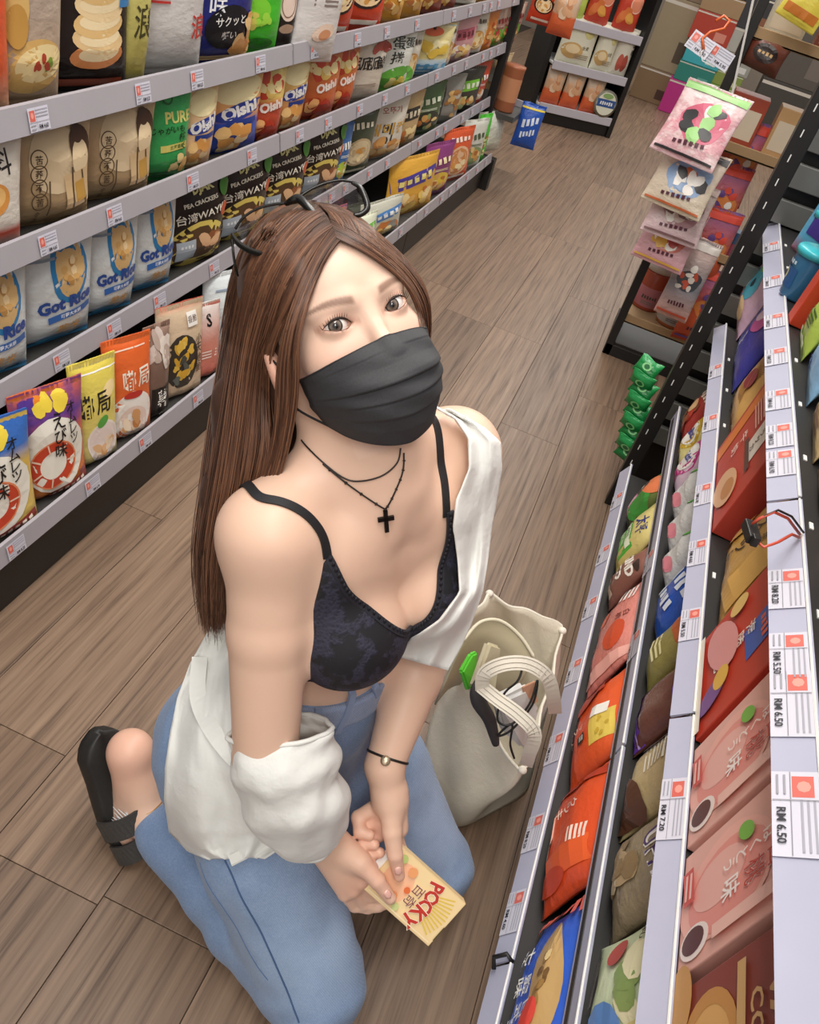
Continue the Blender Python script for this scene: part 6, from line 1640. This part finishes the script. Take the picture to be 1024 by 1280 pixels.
# ------------------------------------------------------------------ mask, hair, glasses, shoe
def build_mask():
    t = NT('mask_fabric'); v = t.coords('Object'); f = t.noise(v, 500, 2, .7); g = t.noise(v, 30, 3)
    t.set(t.mix(t.math('MULTIPLY', f, .35), '#2b2b2d', '#57575a'), .75); t.bump(f, .25, .0006)
    nu, nv = 48, 90; V = np.zeros((nv, nu, 3))
    for j in range(nv):
        q = j / (nv - 1)
        yc = np.interp(q, [0, .3, .6, .85, 1], [-.023, -.052, -.083, -.110, -.125]); zc = np.interp(q, [0, .12, .35, .6, .85, 1], [.0975, .1060, .1140, .1100, .0930, .0770])
        ys = np.interp(q, [0, .5, 1], [-.037, -.064, -.088]); zs = np.interp(q, [0, .5, 1], [.026, .026, .028]); xs = np.interp(q, [0, .5, 1], [.0670, .0660, .0570])
        for i in range(nu):
            u = 2 * i / (nu - 1) - 1; a = abs(u)
            x = xs * math.sin(u * 1.35) / math.sin(1.35); y = yc + (ys - yc) * a ** 1.6; z = zs + (zc - zs) * (1 - a ** 2.1) ** .85
            ridge = 0.0
            for pv, am in ((.10, .0012), (.40, .0058), (.56, .0040), (.72, .0036)): ridge += am * (1 - a ** 5) * (max(0, 1 - (pv - q) / .16) if q <= pv else max(0, 1 - (q - pv) / .012))
            z += ridge + .0012 * math.sin(14 * u + 9 * q) * a + .0009 * math.sin(9 * u - 21 * q)
            V[j, i] = hl(x, y, z)
    # keep it just clear of the skin
    P = V.reshape(-1, 3); d = BODY(P); g_ = np.stack([BODY(P + 1e-3 * ax) - BODY(P - 1e-3 * ax) for ax in np.eye(3)], 1); g_ /= np.linalg.norm(g_, axis=1, keepdims=True) + 1e-9
    P = P + g_ * np.maximum(.0028 - d, 0)[:, None]
    F = [(j * nu + i, j * nu + i + 1, (j + 1) * nu + i + 1, (j + 1) * nu + i) for j in range(nv - 1) for i in range(nu - 1)]
    m = pydata('face_mask', P, F); o = wear('face_mask', m, t.m); o['label'] = 'black pleated face mask'
    md = o.modifiers.new('thickness', 'SOLIDIFY'); md.thickness = .0014; md.offset = 0
    V = P.reshape(nv, nu, 3)
    for nm, line in (('top_edge', V[0]), ('bottom_edge', V[-1]), ('side_edge', V[:, 0]), ('side_edge', V[:, -1]), ('nose_seam', V[4])):
        wear(nm, MB().tube(line, .0011 if nm != 'nose_seam' else .0007, 6).mesh(nm, True), plain('#232325', .7), o)
    for sg, col in ((-1, 0), (1, nu - 1)):
        for a, e in ((V[1, col], hl(sg * .078, .004, -.012)), (V[-2, col], hl(sg * .076, -.046, -.020))):
            mid = (a + e) / 2 + HX * sg * .004; wear('ear_loop', MB().tube(spline([a, mid, e], 12), .0012, 6).mesh('ear_loop', True), plain('#1c1c1e', .7), o)
build_mask()

def hair_mat():
    t = NT('brown_hair'); a = t.node('ShaderNodeAttribute'); a.attribute_name = 'Col'
    t.set(a.outputs['Color'], .38); t.b.inputs['Specular IOR Level'].default_value = .55; t.b.inputs['Coat Weight'].default_value = .12; t.b.inputs['Coat Roughness'].default_value = .3
    return t.m
def strand_mesh(name, curves, rads, cols, sides=3):
    """many hair strands in one mesh; curves (n, k, 3)"""
    C3 = np.asarray(curves); n, k, _ = C3.shape; T = np.gradient(C3, axis=1); T /= np.linalg.norm(T, axis=2, keepdims=True) + 1e-9
    A = np.cross(T, np.array([.31, .52, .79])); A /= np.linalg.norm(A, axis=2, keepdims=True) + 1e-9; B_ = np.cross(T, A)
    prof = np.interp(np.linspace(0, 1, k), [0, .08, .75, 1], [.6, 1, .9, .15]); V = np.zeros((n, k, sides, 3))
    for j in range(sides):
        th = 2 * math.pi * j / sides; V[:, :, j] = C3 + (A * math.cos(th) + B_ * math.sin(th)) * (np.asarray(rads)[:, None] * prof[None])[..., None]
    idx = np.arange(n * k * sides).reshape(n, k, sides); F = []
    for j in range(sides):
        j2 = (j + 1) % sides; F.append(np.stack([idx[:, :-1, j], idx[:, :-1, j2], idx[:, 1:, j2], idx[:, 1:, j]], -1).reshape(-1, 4))
    m = np_mesh(name, V.reshape(-1, 3), np.concatenate(F)); set_cols(m, np.repeat(np.asarray(cols).reshape(n * k, 3), sides, 0)); return m
def build_hair():
    M = hair_mat(); rng = np.random.default_rng(7)
    # close base under the strands
    s = SDF(); s.ell(hl(0, .034, -.020), HA, (.0775, .0835, .0950), .01)
    def zl(y): return np.interp(y, [-.12, -.05, -.01, .01, .03, .05, .060, .066, .09], [-.05, -.03, .0, .014, .036, .053, .062, .085, .2])
    def cut(P, d): q = to_head(P); return np.maximum(d, (q[:, 2] - zl(q[:, 1])) * .7)
    s.chain([hl(-.035, -.02, -.055), dep(312, 505, .905), dep(284, 620, .935), dep(268, 720, .955)], [.050, .036, .026, .014], .03, .02)
    s.chain([hl(.02, -.03, -.06), dep(380, 560, .97), dep(330, 660, .985), dep(290, 760, .985)], [.055, .040, .035, .014], .03, .02)
    V, F = surface_nets(s, (-.50, .55, .55), (.0, 1.05, 1.14), .004, cut)
    m = np_mesh('hair', V, F); set_cols(m, np.tile(np.array(lin('#4a3226')), (len(V), 1)))
    h = wear('hair', m, M); h['label'] = 'long straight brown hair with lighter strands'
    BASE = SDF(); BASE.p = HEAD.p + s.p[:1]
    def bundle(name, guides, n, k, jit, rad, tdep=.005, fly=0.0, ends=.0):
        G = np.stack([spline(g, k) for g in guides])            # (m, k, 3) picture x, y, distance
        m_ = len(G); out = np.zeros((n, k, 3)); s_ = rng.random(n) * (m_ - 1)
        i0 = np.minimum(s_.astype(int), m_ - 2); fr = (s_ - i0)[:, None, None]; C3 = G[i0] * (1 - fr) + G[i0 + 1] * fr
        tt = np.linspace(0, 1, k)[None]
        ph = rng.random((n, 1)) * 6.28; amp = rng.normal(0, 1, (n, 1))
        C3[..., 0] += jit * amp * (.25 + tt) + 1.6 * np.sin(tt * 7 + ph) * (tt) + fly * rng.normal(0, 1, (n, 1)) * tt ** 3
        C3[..., 1] += ends * rng.normal(0, 1, (n, 1)) * tt ** 4
        C3[..., 2] += rng.random((n, 1)) * tdep * (.3 + tt)
        hd = hits(BASE, C3[..., 0], C3[..., 1]).reshape(n, k)
        near = ~np.isnan(hd) & (C3[..., 2] > hd - .003) & (C3[..., 1] < 470) & (C3[..., 2] < hd + .06)
        C3[..., 2] = np.where(near, hd - .003 - .005 * rng.random((n, 1)), C3[..., 2])
        for _ in range(2): C3[:, 1:-1] = (C3[:, :-2] + 2 * C3[:, 1:-1] + C3[:, 2:]) / 4
        R_ = cam_f + cam_r * ((C3[..., 0] - 512) / FPX)[..., None] - cam_u * ((C3[..., 1] - 640) / FPX)[..., None]
        W = CAM + R_ * C3[..., 2:3]
        c0, c1, c2 = (np.array(lin(c)) for c in ('#2c1912', '#66412f', '#8f6348'))
        mixv = np.clip(rng.random((n, 1)) ** 1.4 * .8 + .12 * np.sin(s_[:, None] * 14) + .15, 0, 1)[..., None]
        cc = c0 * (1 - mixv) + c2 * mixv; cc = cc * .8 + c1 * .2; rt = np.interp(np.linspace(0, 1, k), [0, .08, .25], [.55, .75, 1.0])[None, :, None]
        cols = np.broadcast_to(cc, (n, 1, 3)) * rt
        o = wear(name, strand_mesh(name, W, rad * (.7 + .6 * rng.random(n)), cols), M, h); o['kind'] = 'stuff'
    back = [[(386, 251, .865), (338, 270, .88), (300, 328, .90), (282, 420, .91), (267, 520, .92), (255, 620, .93), (246, 700, .94), (258, 772, .95)],
            [(395, 256, .81), (352, 288, .80), (318, 350, .81), (300, 430, .83), (288, 520, .85), (273, 620, .885), (261, 700, .915), (266, 776, .94)],
            [(405, 267, .785), (370, 308, .765), (340, 370, .768), (318, 440, .81), (308, 520, .845), (295, 610, .875), (276, 690, .91), (272, 774, .935)],
            [(416, 283, .768), (386, 325, .752), (362, 385, .752), (336, 440, .83), (333, 500, .852), (338, 560, .855), (318, 625, .885), (290, 690, .915), (280, 765, .935)]]
    bundle('back_strands', back, 1700, 26, 3.0, .00085, .012, 4.0, 12.0)
    lock = [[(417, 284, .764), (388, 326, .752), (362, 392, .750), (349, 448, .775), (347, 500, .80), (344, 550, .825), (334, 600, .85), (312, 650, .89), (292, 700, .93)],
            [(428, 297, .758), (405, 324, .746), (379, 392, .743), (371, 440, .760), (372, 480, .780), (364, 535, .812), (350, 585, .838), (326, 635, .875), (300, 690, .92)]]
    bundle('front_lock', lock, 480, 24, 1.6, .0008, .006, 5.0, 14.0)
    cur = [[(398, 254, .84), (438, 263, .845), (470, 289, .855), (503, 319, .865), (529, 354, .875), (537, 392, .89), (535, 425, .905)],
           [(410, 266, .79), (446, 286, .795), (478, 311, .81), (507, 338, .83), (528, 372, .845), (533, 405, .87), (530, 430, .885)],
           [(421, 298, .762), (450, 311, .768), (482, 332, .778), (508, 355, .792), (524, 386, .81), (529, 415, .84), (527, 440, .86)]]
    bundle('side_curtain', cur, 900, 20, 1.2, .0008, .006, 1.0, 2.0)
    top = [[(388, 250, .86), (372, 258, .84), (352, 274, .83), (330, 300, .84), (310, 340, .86)], [(418, 284, .768), (395, 300, .757), (372, 330, .752), (350, 372, .757), (336, 420, .79)]]
    top = [[(396, 251, .87), (360, 254, .868), (326, 276, .872), (302, 318, .885), (288, 372, .895), (280, 430, .905)]] + [top[0] + [(296, 400, .875)]] + [top[1] + [(322, 440, .82)]]
    bundle('crown_strands', top, 1100, 16, 2.0, .0009, .004, 2.0, 6.0)
    lft = [[(390, 252, .845), (402, 258, .83), (416, 270, .81), (424, 284, .785)], [(420, 256, .842), (436, 266, .84), (448, 280, .82), (452, 296, .79)]]
    bundle('parting_strands', lft, 160, 10, 1.5, .0008, .003, 1.0, 1.0)
build_hair()

def build_glasses():
    c = lambda X, Y: (230 + X / 2.4976, 200 + Y / 2.4976)
    g = empty('glasses_anchor', (0, 0, 0)) if False else None
    def P(l, dd): return [dep(*c(x, y), d) for (x, y), d in zip(l, dd if hasattr(dd, '__len__') else [dd] * len(l))]
    blk = plain('#15130f', .25)
    L1 = [(160, 215), (185, 180), (230, 152), (285, 138), (330, 135)]; L2 = [(365, 112), (400, 90), (445, 72), (490, 64), (525, 68)]
    o = wear('glasses', MB().tube(spline(P([(318, 137), (338, 126), (360, 122), (385, 145), (412, 172)], [.792, .786, .784, .780, .778]), 24), [.0022 + .0022 * math.sin(math.pi * i / 23) for i in range(24)], 8).mesh('glasses', True), blk); o['label'] = 'black thin rimmed glasses pushed up on the hair'
    wear('wire_rim', MB().tube(spline(P(L1, [.80, .797, .795, .793, .792]), 30), .0013, 6).mesh('wire_rim', True), blk, o)
    wear('wire_rim', MB().tube(spline(P(L2, [.786, .79, .795, .80, .803]), 30), .0013, 6).mesh('wire_rim', True), blk, o)
    wear('dark_rim', MB().tube(spline(P([(150, 232), (168, 258), (200, 280), (240, 293), (278, 292)], [.80, .792, .784, .776, .770]), 30), [.0016 + .0016 * math.sin(math.pi * i / 29) for i in range(30)], 8).mesh('dark_rim', True), blk, o)
    wear('dark_rim', MB().tube(spline(P([(524, 70), (548, 84), (564, 115), (572, 150), (552, 170), (530, 172)], [.803, .803, .802, .80, .798, .796]), 30), [.0018 + .0014 * math.sin(math.pi * i / 29) for i in range(30)], 8).mesh('dark_rim', True), blk, o)
    wear('temple_arm', MB().tube(spline(P([(150, 235), (153, 280), (160, 330), (168, 362)], [.80, .80, .805, .812]), 16), .0013, 6).mesh('temple_arm', True), blk, o)
    # lenses
    t = NT('lens'); t.set('#f4f4f4', .03); t.b.inputs['Transmission Weight'].default_value = 1.0; t.b.inputs['IOR'].default_value = 1.05; t.b.inputs['Alpha'].default_value = .12
    for pts in ([(160, 215), (230, 152), (330, 135), (372, 190), (278, 292), (200, 280)], [(365, 112), (445, 72), (525, 68), (572, 150), (530, 172), (412, 172)]):
        q = P(pts, .79); m = pydata('lens', q, [tuple(range(len(q)))], False); l = wear('lens', m, t.m, o)
        md = l.modifiers.new('thickness', 'SOLIDIFY'); md.thickness = .0012
build_glasses()

def build_shoe():
    toe = on_z(187, 1068, .004); heel = on_z(128, 916, .205)
    ax = nrm(heel - toe); L = float(np.linalg.norm(heel - toe)); nin = (HEEL_R - heel); nin = nrm(nin - ax * (nin @ ax)); nin = nrm(nin * .5 + nrm(CAM - heel) * .75); nin = nrm(nin - ax * (nin @ ax)); wd = np.cross(ax, nin)
    ts = np.linspace(0, 1, 28)
    def hw(t): return np.interp(t, [0, .03, .1, .25, .45, .65, .85, .95, 1], [.004, .020, .034, .043, .039, .035, .036, .026, .005])
    V = []; F = []
    lift = lambda t: -.012 * math.sin(math.pi * t) + .0
    prof = [(-1, -.030), (-1.04, -.020), (-1.0, -.004), (-.9, .002), (0, -.003), (.9, .002), (1.0, -.004), (1.04, -.020), (1, -.030)]
    k = len(prof)
    for t in ts:
        for a, b in prof: V.append(toe + ax * (t * L) + wd * (a * hw(t)) + nin * (b + lift(t)))
    for i in range(len(ts) - 1):
        for j in range(k): F.append((i * k + j, i * k + (j + 1) % k, (i + 1) * k + (j + 1) % k, (i + 1) * k + j))
    F += [tuple(range(k)), tuple(range((len(ts) - 1) * k, len(ts) * k))]
    V = np.array(V); V[:, 2] = np.maximum(V[:, 2], .0005)
    m = pydata('slipper', V, F); bm = bmesh.new(); bm.from_mesh(m); bmesh.ops.recalc_face_normals(bm, faces=bm.faces); bm.to_mesh(m); bm.free()
    sp = NT('black_rubber'); n = sp.noise(sp.coords('Object'), 120, 3); sp.set(sp.mix(n, '#1a1918', '#2c2a28'), .6); sp.bump(n, .3, .001)
    o = wear('slipper', m, sp.m); o['label'] = 'black platform slipper with glittery cross straps'
    # glittering grey sole band
    gl = NT('glitter_strap'); vo = gl.node('ShaderNodeTexVoronoi'); vo.inputs['Scale'].default_value = 700; gl.link(gl.coords('Object'), vo.inputs['Vector']); c_ = gl.ramp(vo.outputs[0], [(0, '#a8a6a0'), (.14, '#5b5957'), (.3, '#3b3a39')]); gl.set(c_, .45)
    for t0, t1, hgt in ((.12, .30, .050), (.34, .50, .060)):
        P = []; N = []
        for i in range(22):
            th = math.pi * i / 21; t = t0 + (t1 - t0) * i / 21; w_ = hw(t) + .006
            P.append(toe + ax * (t * L) - wd * math.cos(th) * w_ + nin * (math.sin(th) * hgt - .018)); N.append(nrm(-wd * math.cos(th) + nin * math.sin(th)))
        wear('strap', ribbon(np.array(P), np.array(N), .036, .004), gl.m, o)
build_shoe()

def build_nails():
    for px, py, sg in ((485, 1118, 1), (498, 1089, 1)):
        P, N = hit(BODY, px, py)
        if P is None: continue
        d = nrm((dep(488, 1123, 1.0865) - dep(472, 1101, 1.08)) if py > 1100 else (dep(499, 1095, 1.0865) - dep(494, 1069, 1.0785))); d = nrm(d - N * (d @ N)); sd = np.cross(N, d); V = []; F = []
        for i in range(7):
            for j in range(5):
                u, v = i / 6 * 2 - 1, j / 4 * 2 - 1; w = .0045 * math.sqrt(max(0, 1 - (max(0, abs(u) - .4) / .6) ** 2) + .02)
                V.append(P + d * u * .0062 + sd * v * w + N * (.0007 - .0014 * v * v - .0006 * u * u))
        for i in range(6):
            for j in range(4): a = i * 5 + j; F.append((a, a + 1, a + 6, a + 5))
        o = wear('fingernail', pydata('fingernail', V, F), plain('#edb9ab', .15)); md = o.modifiers.new('thickness', 'SOLIDIFY'); md.thickness = .0008
build_nails()

# ------------------------------------------------------------------ the held box and the tote bag
def build_snack():
    TR, BR, BL, TL = BOX_C; c = TR; ex = nrm(TL - TR); ey = nrm(BR - TR); ez = nrm(np.cross(ex, ey)); ey = np.cross(ez, ex)
    if ez @ (CAM - TR) < 0: ez = -ez
    w = float(np.linalg.norm(TL - TR) + np.linalg.norm(BL - BR)) / 2; h = float(np.linalg.norm(BR - TR) + np.linalg.norm(BL - TL)) / 2; o0 = (TR + TL) / 2
    M4 = Matrix([[ex[i], -ez[i], ey[i], o0[i]] for i in range(3)] + [[0, 0, 0, 1]])
    m = MB().box(-w / 2, w / 2, 0, .017, 0, h).mesh('snack_box', False, .0008); o = link('snack_box', m, plain('#eccf9b', .4)); o.matrix_world = M4
    tag(o, 'cream snack stick box with red lettering held in both hands', 'snack box')
    p = Print(lambda x, z, off: (x, -off * .6, z), w, h)
    p.R(0, .5, .97, .98, '#f2d6a2'); p.E(0, .25, .36, .30, '#f4bd96', .3, wob=.04)
    for i in range(11): a = -.5 + i * .1; p.R(-.05 + a * 1.25, .80 + .03 * math.cos(a * 3), .026, .24 - .1 * abs(a), '#e3c552', -a * .9, n=2)
    for i, ch in enumerate('POCKY'):
        a = (i - 2) * .36; p.T(ch, a, .66 - .09 * a * a, .185, '#f7ead2', -a * .35, .07, sx=.85); p.T(ch, a, .66 - .09 * a * a, .178, '#c2382c', -a * .35, .035, sx=.85)
    p.T('百奇', .0, .485, .135, '#f8efe0', 0, .03); p.T('百奇', .0, .485, .13, '#7d2f2c', 0, .0)
    for u, v, r_, cc in ((-.6, .30, .09, '#eba26a'), (.45, .30, .08, '#e89a62'), (.0, .38, .06, '#e0703c'), (-.75, .12, .08, '#b9c97a'), (.7, .40, .07, '#c8d08a'), (.3, .12, .09, '#f0b088')): p.E(u, v, r_, r_, cc, n=14)
    p.R(.85, .5, .02, .9, '#f9e6c0'); p.R(.4, .975, .3, .012, '#5a4a24')
    link('print', p.mesh(), None, o)
    fl = rbox('open_flap', -w / 2 + .002, w / 2 - .002, .002, .004, -.010, .001, M_WHITE, o, .0003)
build_snack()

def build_tote():
    can = NT('canvas'); v = can.coords('Object'); f = can.noise(v, 380, 2, .7); g = can.noise(v, 14, 4, .6)
    can.set(can.mix(can.math('MULTIPLY', g, .25), '#ded5c2', '#b3a78f'), .9); hgt = can.math('ADD', can.math('MULTIPLY', f, .15), g); can.bump(hgt, .5, .008)
    root = empty('tote_bag', tuple(on_z(610, 960, 0))); tag(root, 'cream canvas tote bag standing open beside the kneeling person', 'bag')
    inv = Matrix.Translation(-root.location)
    def put(name, mesh, mat, parent=None):
        o = link(name, mesh, mat, parent or root)
        if parent is None: o.matrix_parent_inverse = inv
        return o
    # top corners and foot corners, going round: near left, near right, far right, far left
    top = [on_z(560, 812, .275), on_z(655, 974, .225), on_z(706, 786, .290), on_z(612, 741, .330)]
    bot = [on_z(515, 1000, .0), on_z(572, 1040, .0), on_z(668, 990, .0), on_z(640, 880, .0)]
    def ringpts(q, n, rnd_):
        P = []
        for e in range(4):
            for i in range(n):
                t = i / n; P.append(q[e] * (1 - t) + q[(e + 1) % 4] * t)
        P = np.array(P); c = P.mean(0)
        for _ in range(rnd_): P = (np.roll(P, 1, 0) + 2 * P + np.roll(P, -1, 0)) / 4
        return P
    n = 16; rt, rb = ringpts(top, n, 2), ringpts(bot, n, 12); nv = 22; N4 = 4 * n; V = []; F = []
    ct, cb = rt.mean(0), rb.mean(0)
    for j in range(nv):
        t = j / (nv - 1); R_ = rb * (1 - t) + rt * t; c = cb * (1 - t) + ct * t; bul = 1 + .10 * math.sin(math.pi * t) * (1 - .5 * t)
        R_ = c + (R_ - c) * bul
        for i in range(N4):
            p = R_[i].copy(); s_ = i / N4 * 6.283
            p += nrm(np.array([p[0] - c[0], p[1] - c[1], 0]) + 1e-6) * (.006 * math.sin(5 * s_ + 6 * t) * math.sin(math.pi * t) + .004 * math.sin(9 * s_ - 9 * t) * t)
            if j == nv - 1: p[2] += .006 * math.sin(4 * s_)
            p[2] = max(p[2], .002); V.append(p)
    for j in range(nv - 1):
        for i in range(N4): F.append((j * N4 + i, j * N4 + (i + 1) % N4, (j + 1) * N4 + (i + 1) % N4, (j + 1) * N4 + i))
    F.append(tuple(range(N4 - 1, -1, -1)))
    o = put('bag_body', pydata('bag_body', V, F), can.m); md = o.modifiers.new('thickness', 'SOLIDIFY'); md.thickness = .003; md.offset = -1
    rim = [V[(nv - 1) * N4 + i] for i in range(N4)] + [V[(nv - 1) * N4]]
    put('hem', MB().tube(rim, .0028, 6, cap=False).mesh('hem', True), plain('#e9e2d2', .9))
    for q in top[1:]:
        i = int(np.argmin([np.linalg.norm(np.array(r_) - q) for r_ in rim])); put('corner_knot', MB().lathe([(.001, -.007), (.006, -.004), (.008, 0), (.006, .004), (.001, .007)], 12, rim[i]).mesh('corner_knot', True), plain('#efe8da', .9))
    def strap(pts, w=.021):
        P = spline([dep(*q) for q in pts], 30); N = np.array([nrm(CAM - p) for p in P]); return put('handle', ribbon(P, N, w, .003), plain('#e8e1d2', .9)), P, N
    h1, P1, N1 = strap([(603, 862, 1.235), (606, 842, 1.215), (630, 830, 1.205), (660, 830, 1.21), (684, 846, 1.225), (692, 872, 1.27), (694, 890, 1.33)])
    h2, P2, N2 = strap([(602, 858, 1.235), (622, 874, 1.215), (648, 893, 1.21), (668, 916, 1.22), (662, 942, 1.27), (658, 955, 1.32)])
    for P, N, h in ((P1, N1, h1), (P2, N2, h2)):
        for k_ in (-.007, 0, .007):
            T = np.gradient(P, axis=0); sd = np.cross(N, T); sd /= np.linalg.norm(sd, axis=1, keepdims=True)
            put('stitch_line', MB().tube(P + sd * k_ + N * .0034, .0005, 4).mesh('stitch_line', True), plain('#8f8676', .9), h)
    # contents
    def inside(name, label, mesh, mat, cat, smooth=True): o = link(name, mesh, mat); tag(o, label, cat); return o
    # inner pocket flap, green packet, paper, dark cable
    ip = spline([dep(580, 800, 1.33), dep(600, 778, 1.345), (dep(625, 776, 1.36)), dep(650, 795, 1.37), dep(668, 822, 1.375)], 24)
    W = []; F = []
    for i, p in enumerate(ip):
        for z in (0, -.05, -.11, -.17): W.append(p + np.array([0, 0, z]) + cam_r * 0)
    for i in range(23):
        for j in range(3): F.append((i * 4 + j, i * 4 + j + 1, i * 4 + 5 + j, i * 4 + 4 + j))
    io = put('inner_pocket', pydata('inner_pocket', W, F), plain('#d9cfae', .85)); md = io.modifiers.new('thickness', 'SOLIDIFY'); md.thickness = .003
    put('pocket_hem', MB().tube(ip, .003, 6).mesh('pocket_hem', True), plain('#e6dec4', .85))
    def slab(cs, th, up):
        q = [dep(*a) for a in cs]; nn = nrm(np.cross(q[1] - q[0], q[-1] - q[0])); k = len(q)
        V_ = q + [p - nn * th for p in q]; Fs = [tuple(range(k)), tuple(range(2 * k - 1, k - 1, -1))] + [(i, (i + 1) % k, k + (i + 1) % k, k + i) for i in range(k)]
        mm = pydata('slab', V_, Fs, False); bm = bmesh.new(); bm.from_mesh(mm); bmesh.ops.recalc_face_normals(bm, faces=bm.faces); bmesh.ops.bevel(bm, geom=bm.edges[:], offset=th * .3, segments=2, affect='EDGES'); bm.to_mesh(mm); bm.free(); return mm
    inside('green_packet', 'bright green packet tucked in the left of the tote bag', slab([(572, 838, 1.30), (584, 816, 1.31), (592, 812, 1.32), (590, 850, 1.33), (580, 862, 1.33)], .010, None), plain('#5fc63a', .4), 'packet')
    inside('cream_pouch', 'cream folded pouch standing in the tote bag by green packet', slab([(586, 856, 1.28), (604, 800, 1.27), (620, 806, 1.28), (612, 870, 1.33), (592, 880, 1.33)], .012, None), plain('#dcd2b2', .8), 'pouch')
    inside('white_paper', 'white paper bundle in the middle of the tote bag', slab([(612, 868, 1.29), (652, 848, 1.30), (668, 880, 1.33), (650, 930, 1.36), (622, 905, 1.36)], .02, None), plain('#dfdedb', .6), 'paper')
    inside('tan_card', 'tan card with red mark inside the tote bag', slab([(652, 858, 1.285), (668, 850, 1.29), (672, 876, 1.31), (656, 884, 1.31)], .003, None), plain('#d3a183', .6), 'card')
    P = spline([dep(*a) for a in ((600, 850, 1.27), (596, 864, 1.26), (600, 880, 1.27), (612, 900, 1.30), (620, 930, 1.33))], 20)
    inside('dark_cloth', 'dark grey cloth strap at the near side of the tote bag', MB().tube(P, [.006 + .006 * math.sin(math.pi * i / 19) for i in range(20)], 8).mesh('dark_cloth', True), plain('#3d3b3c', .8), 'cloth')
    P = spline([dep(*a) for a in ((655, 826, 1.27), (648, 850, 1.265), (630, 868, 1.27), (622, 900, 1.27), (640, 905, 1.27), (662, 880, 1.265), (672, 850, 1.265), (666, 880, 1.27), (640, 912, 1.275), (622, 920, 1.28), (640, 905, 1.27), (638, 930, 1.28), (643, 948, 1.29))], 90)
    inside('black_cable', 'thin black looped cable on top of things in the tote bag', MB().tube(P, .0018, 6).mesh('black_cable', True), plain('#1e1c1c', .4), 'cable')
build_tote()
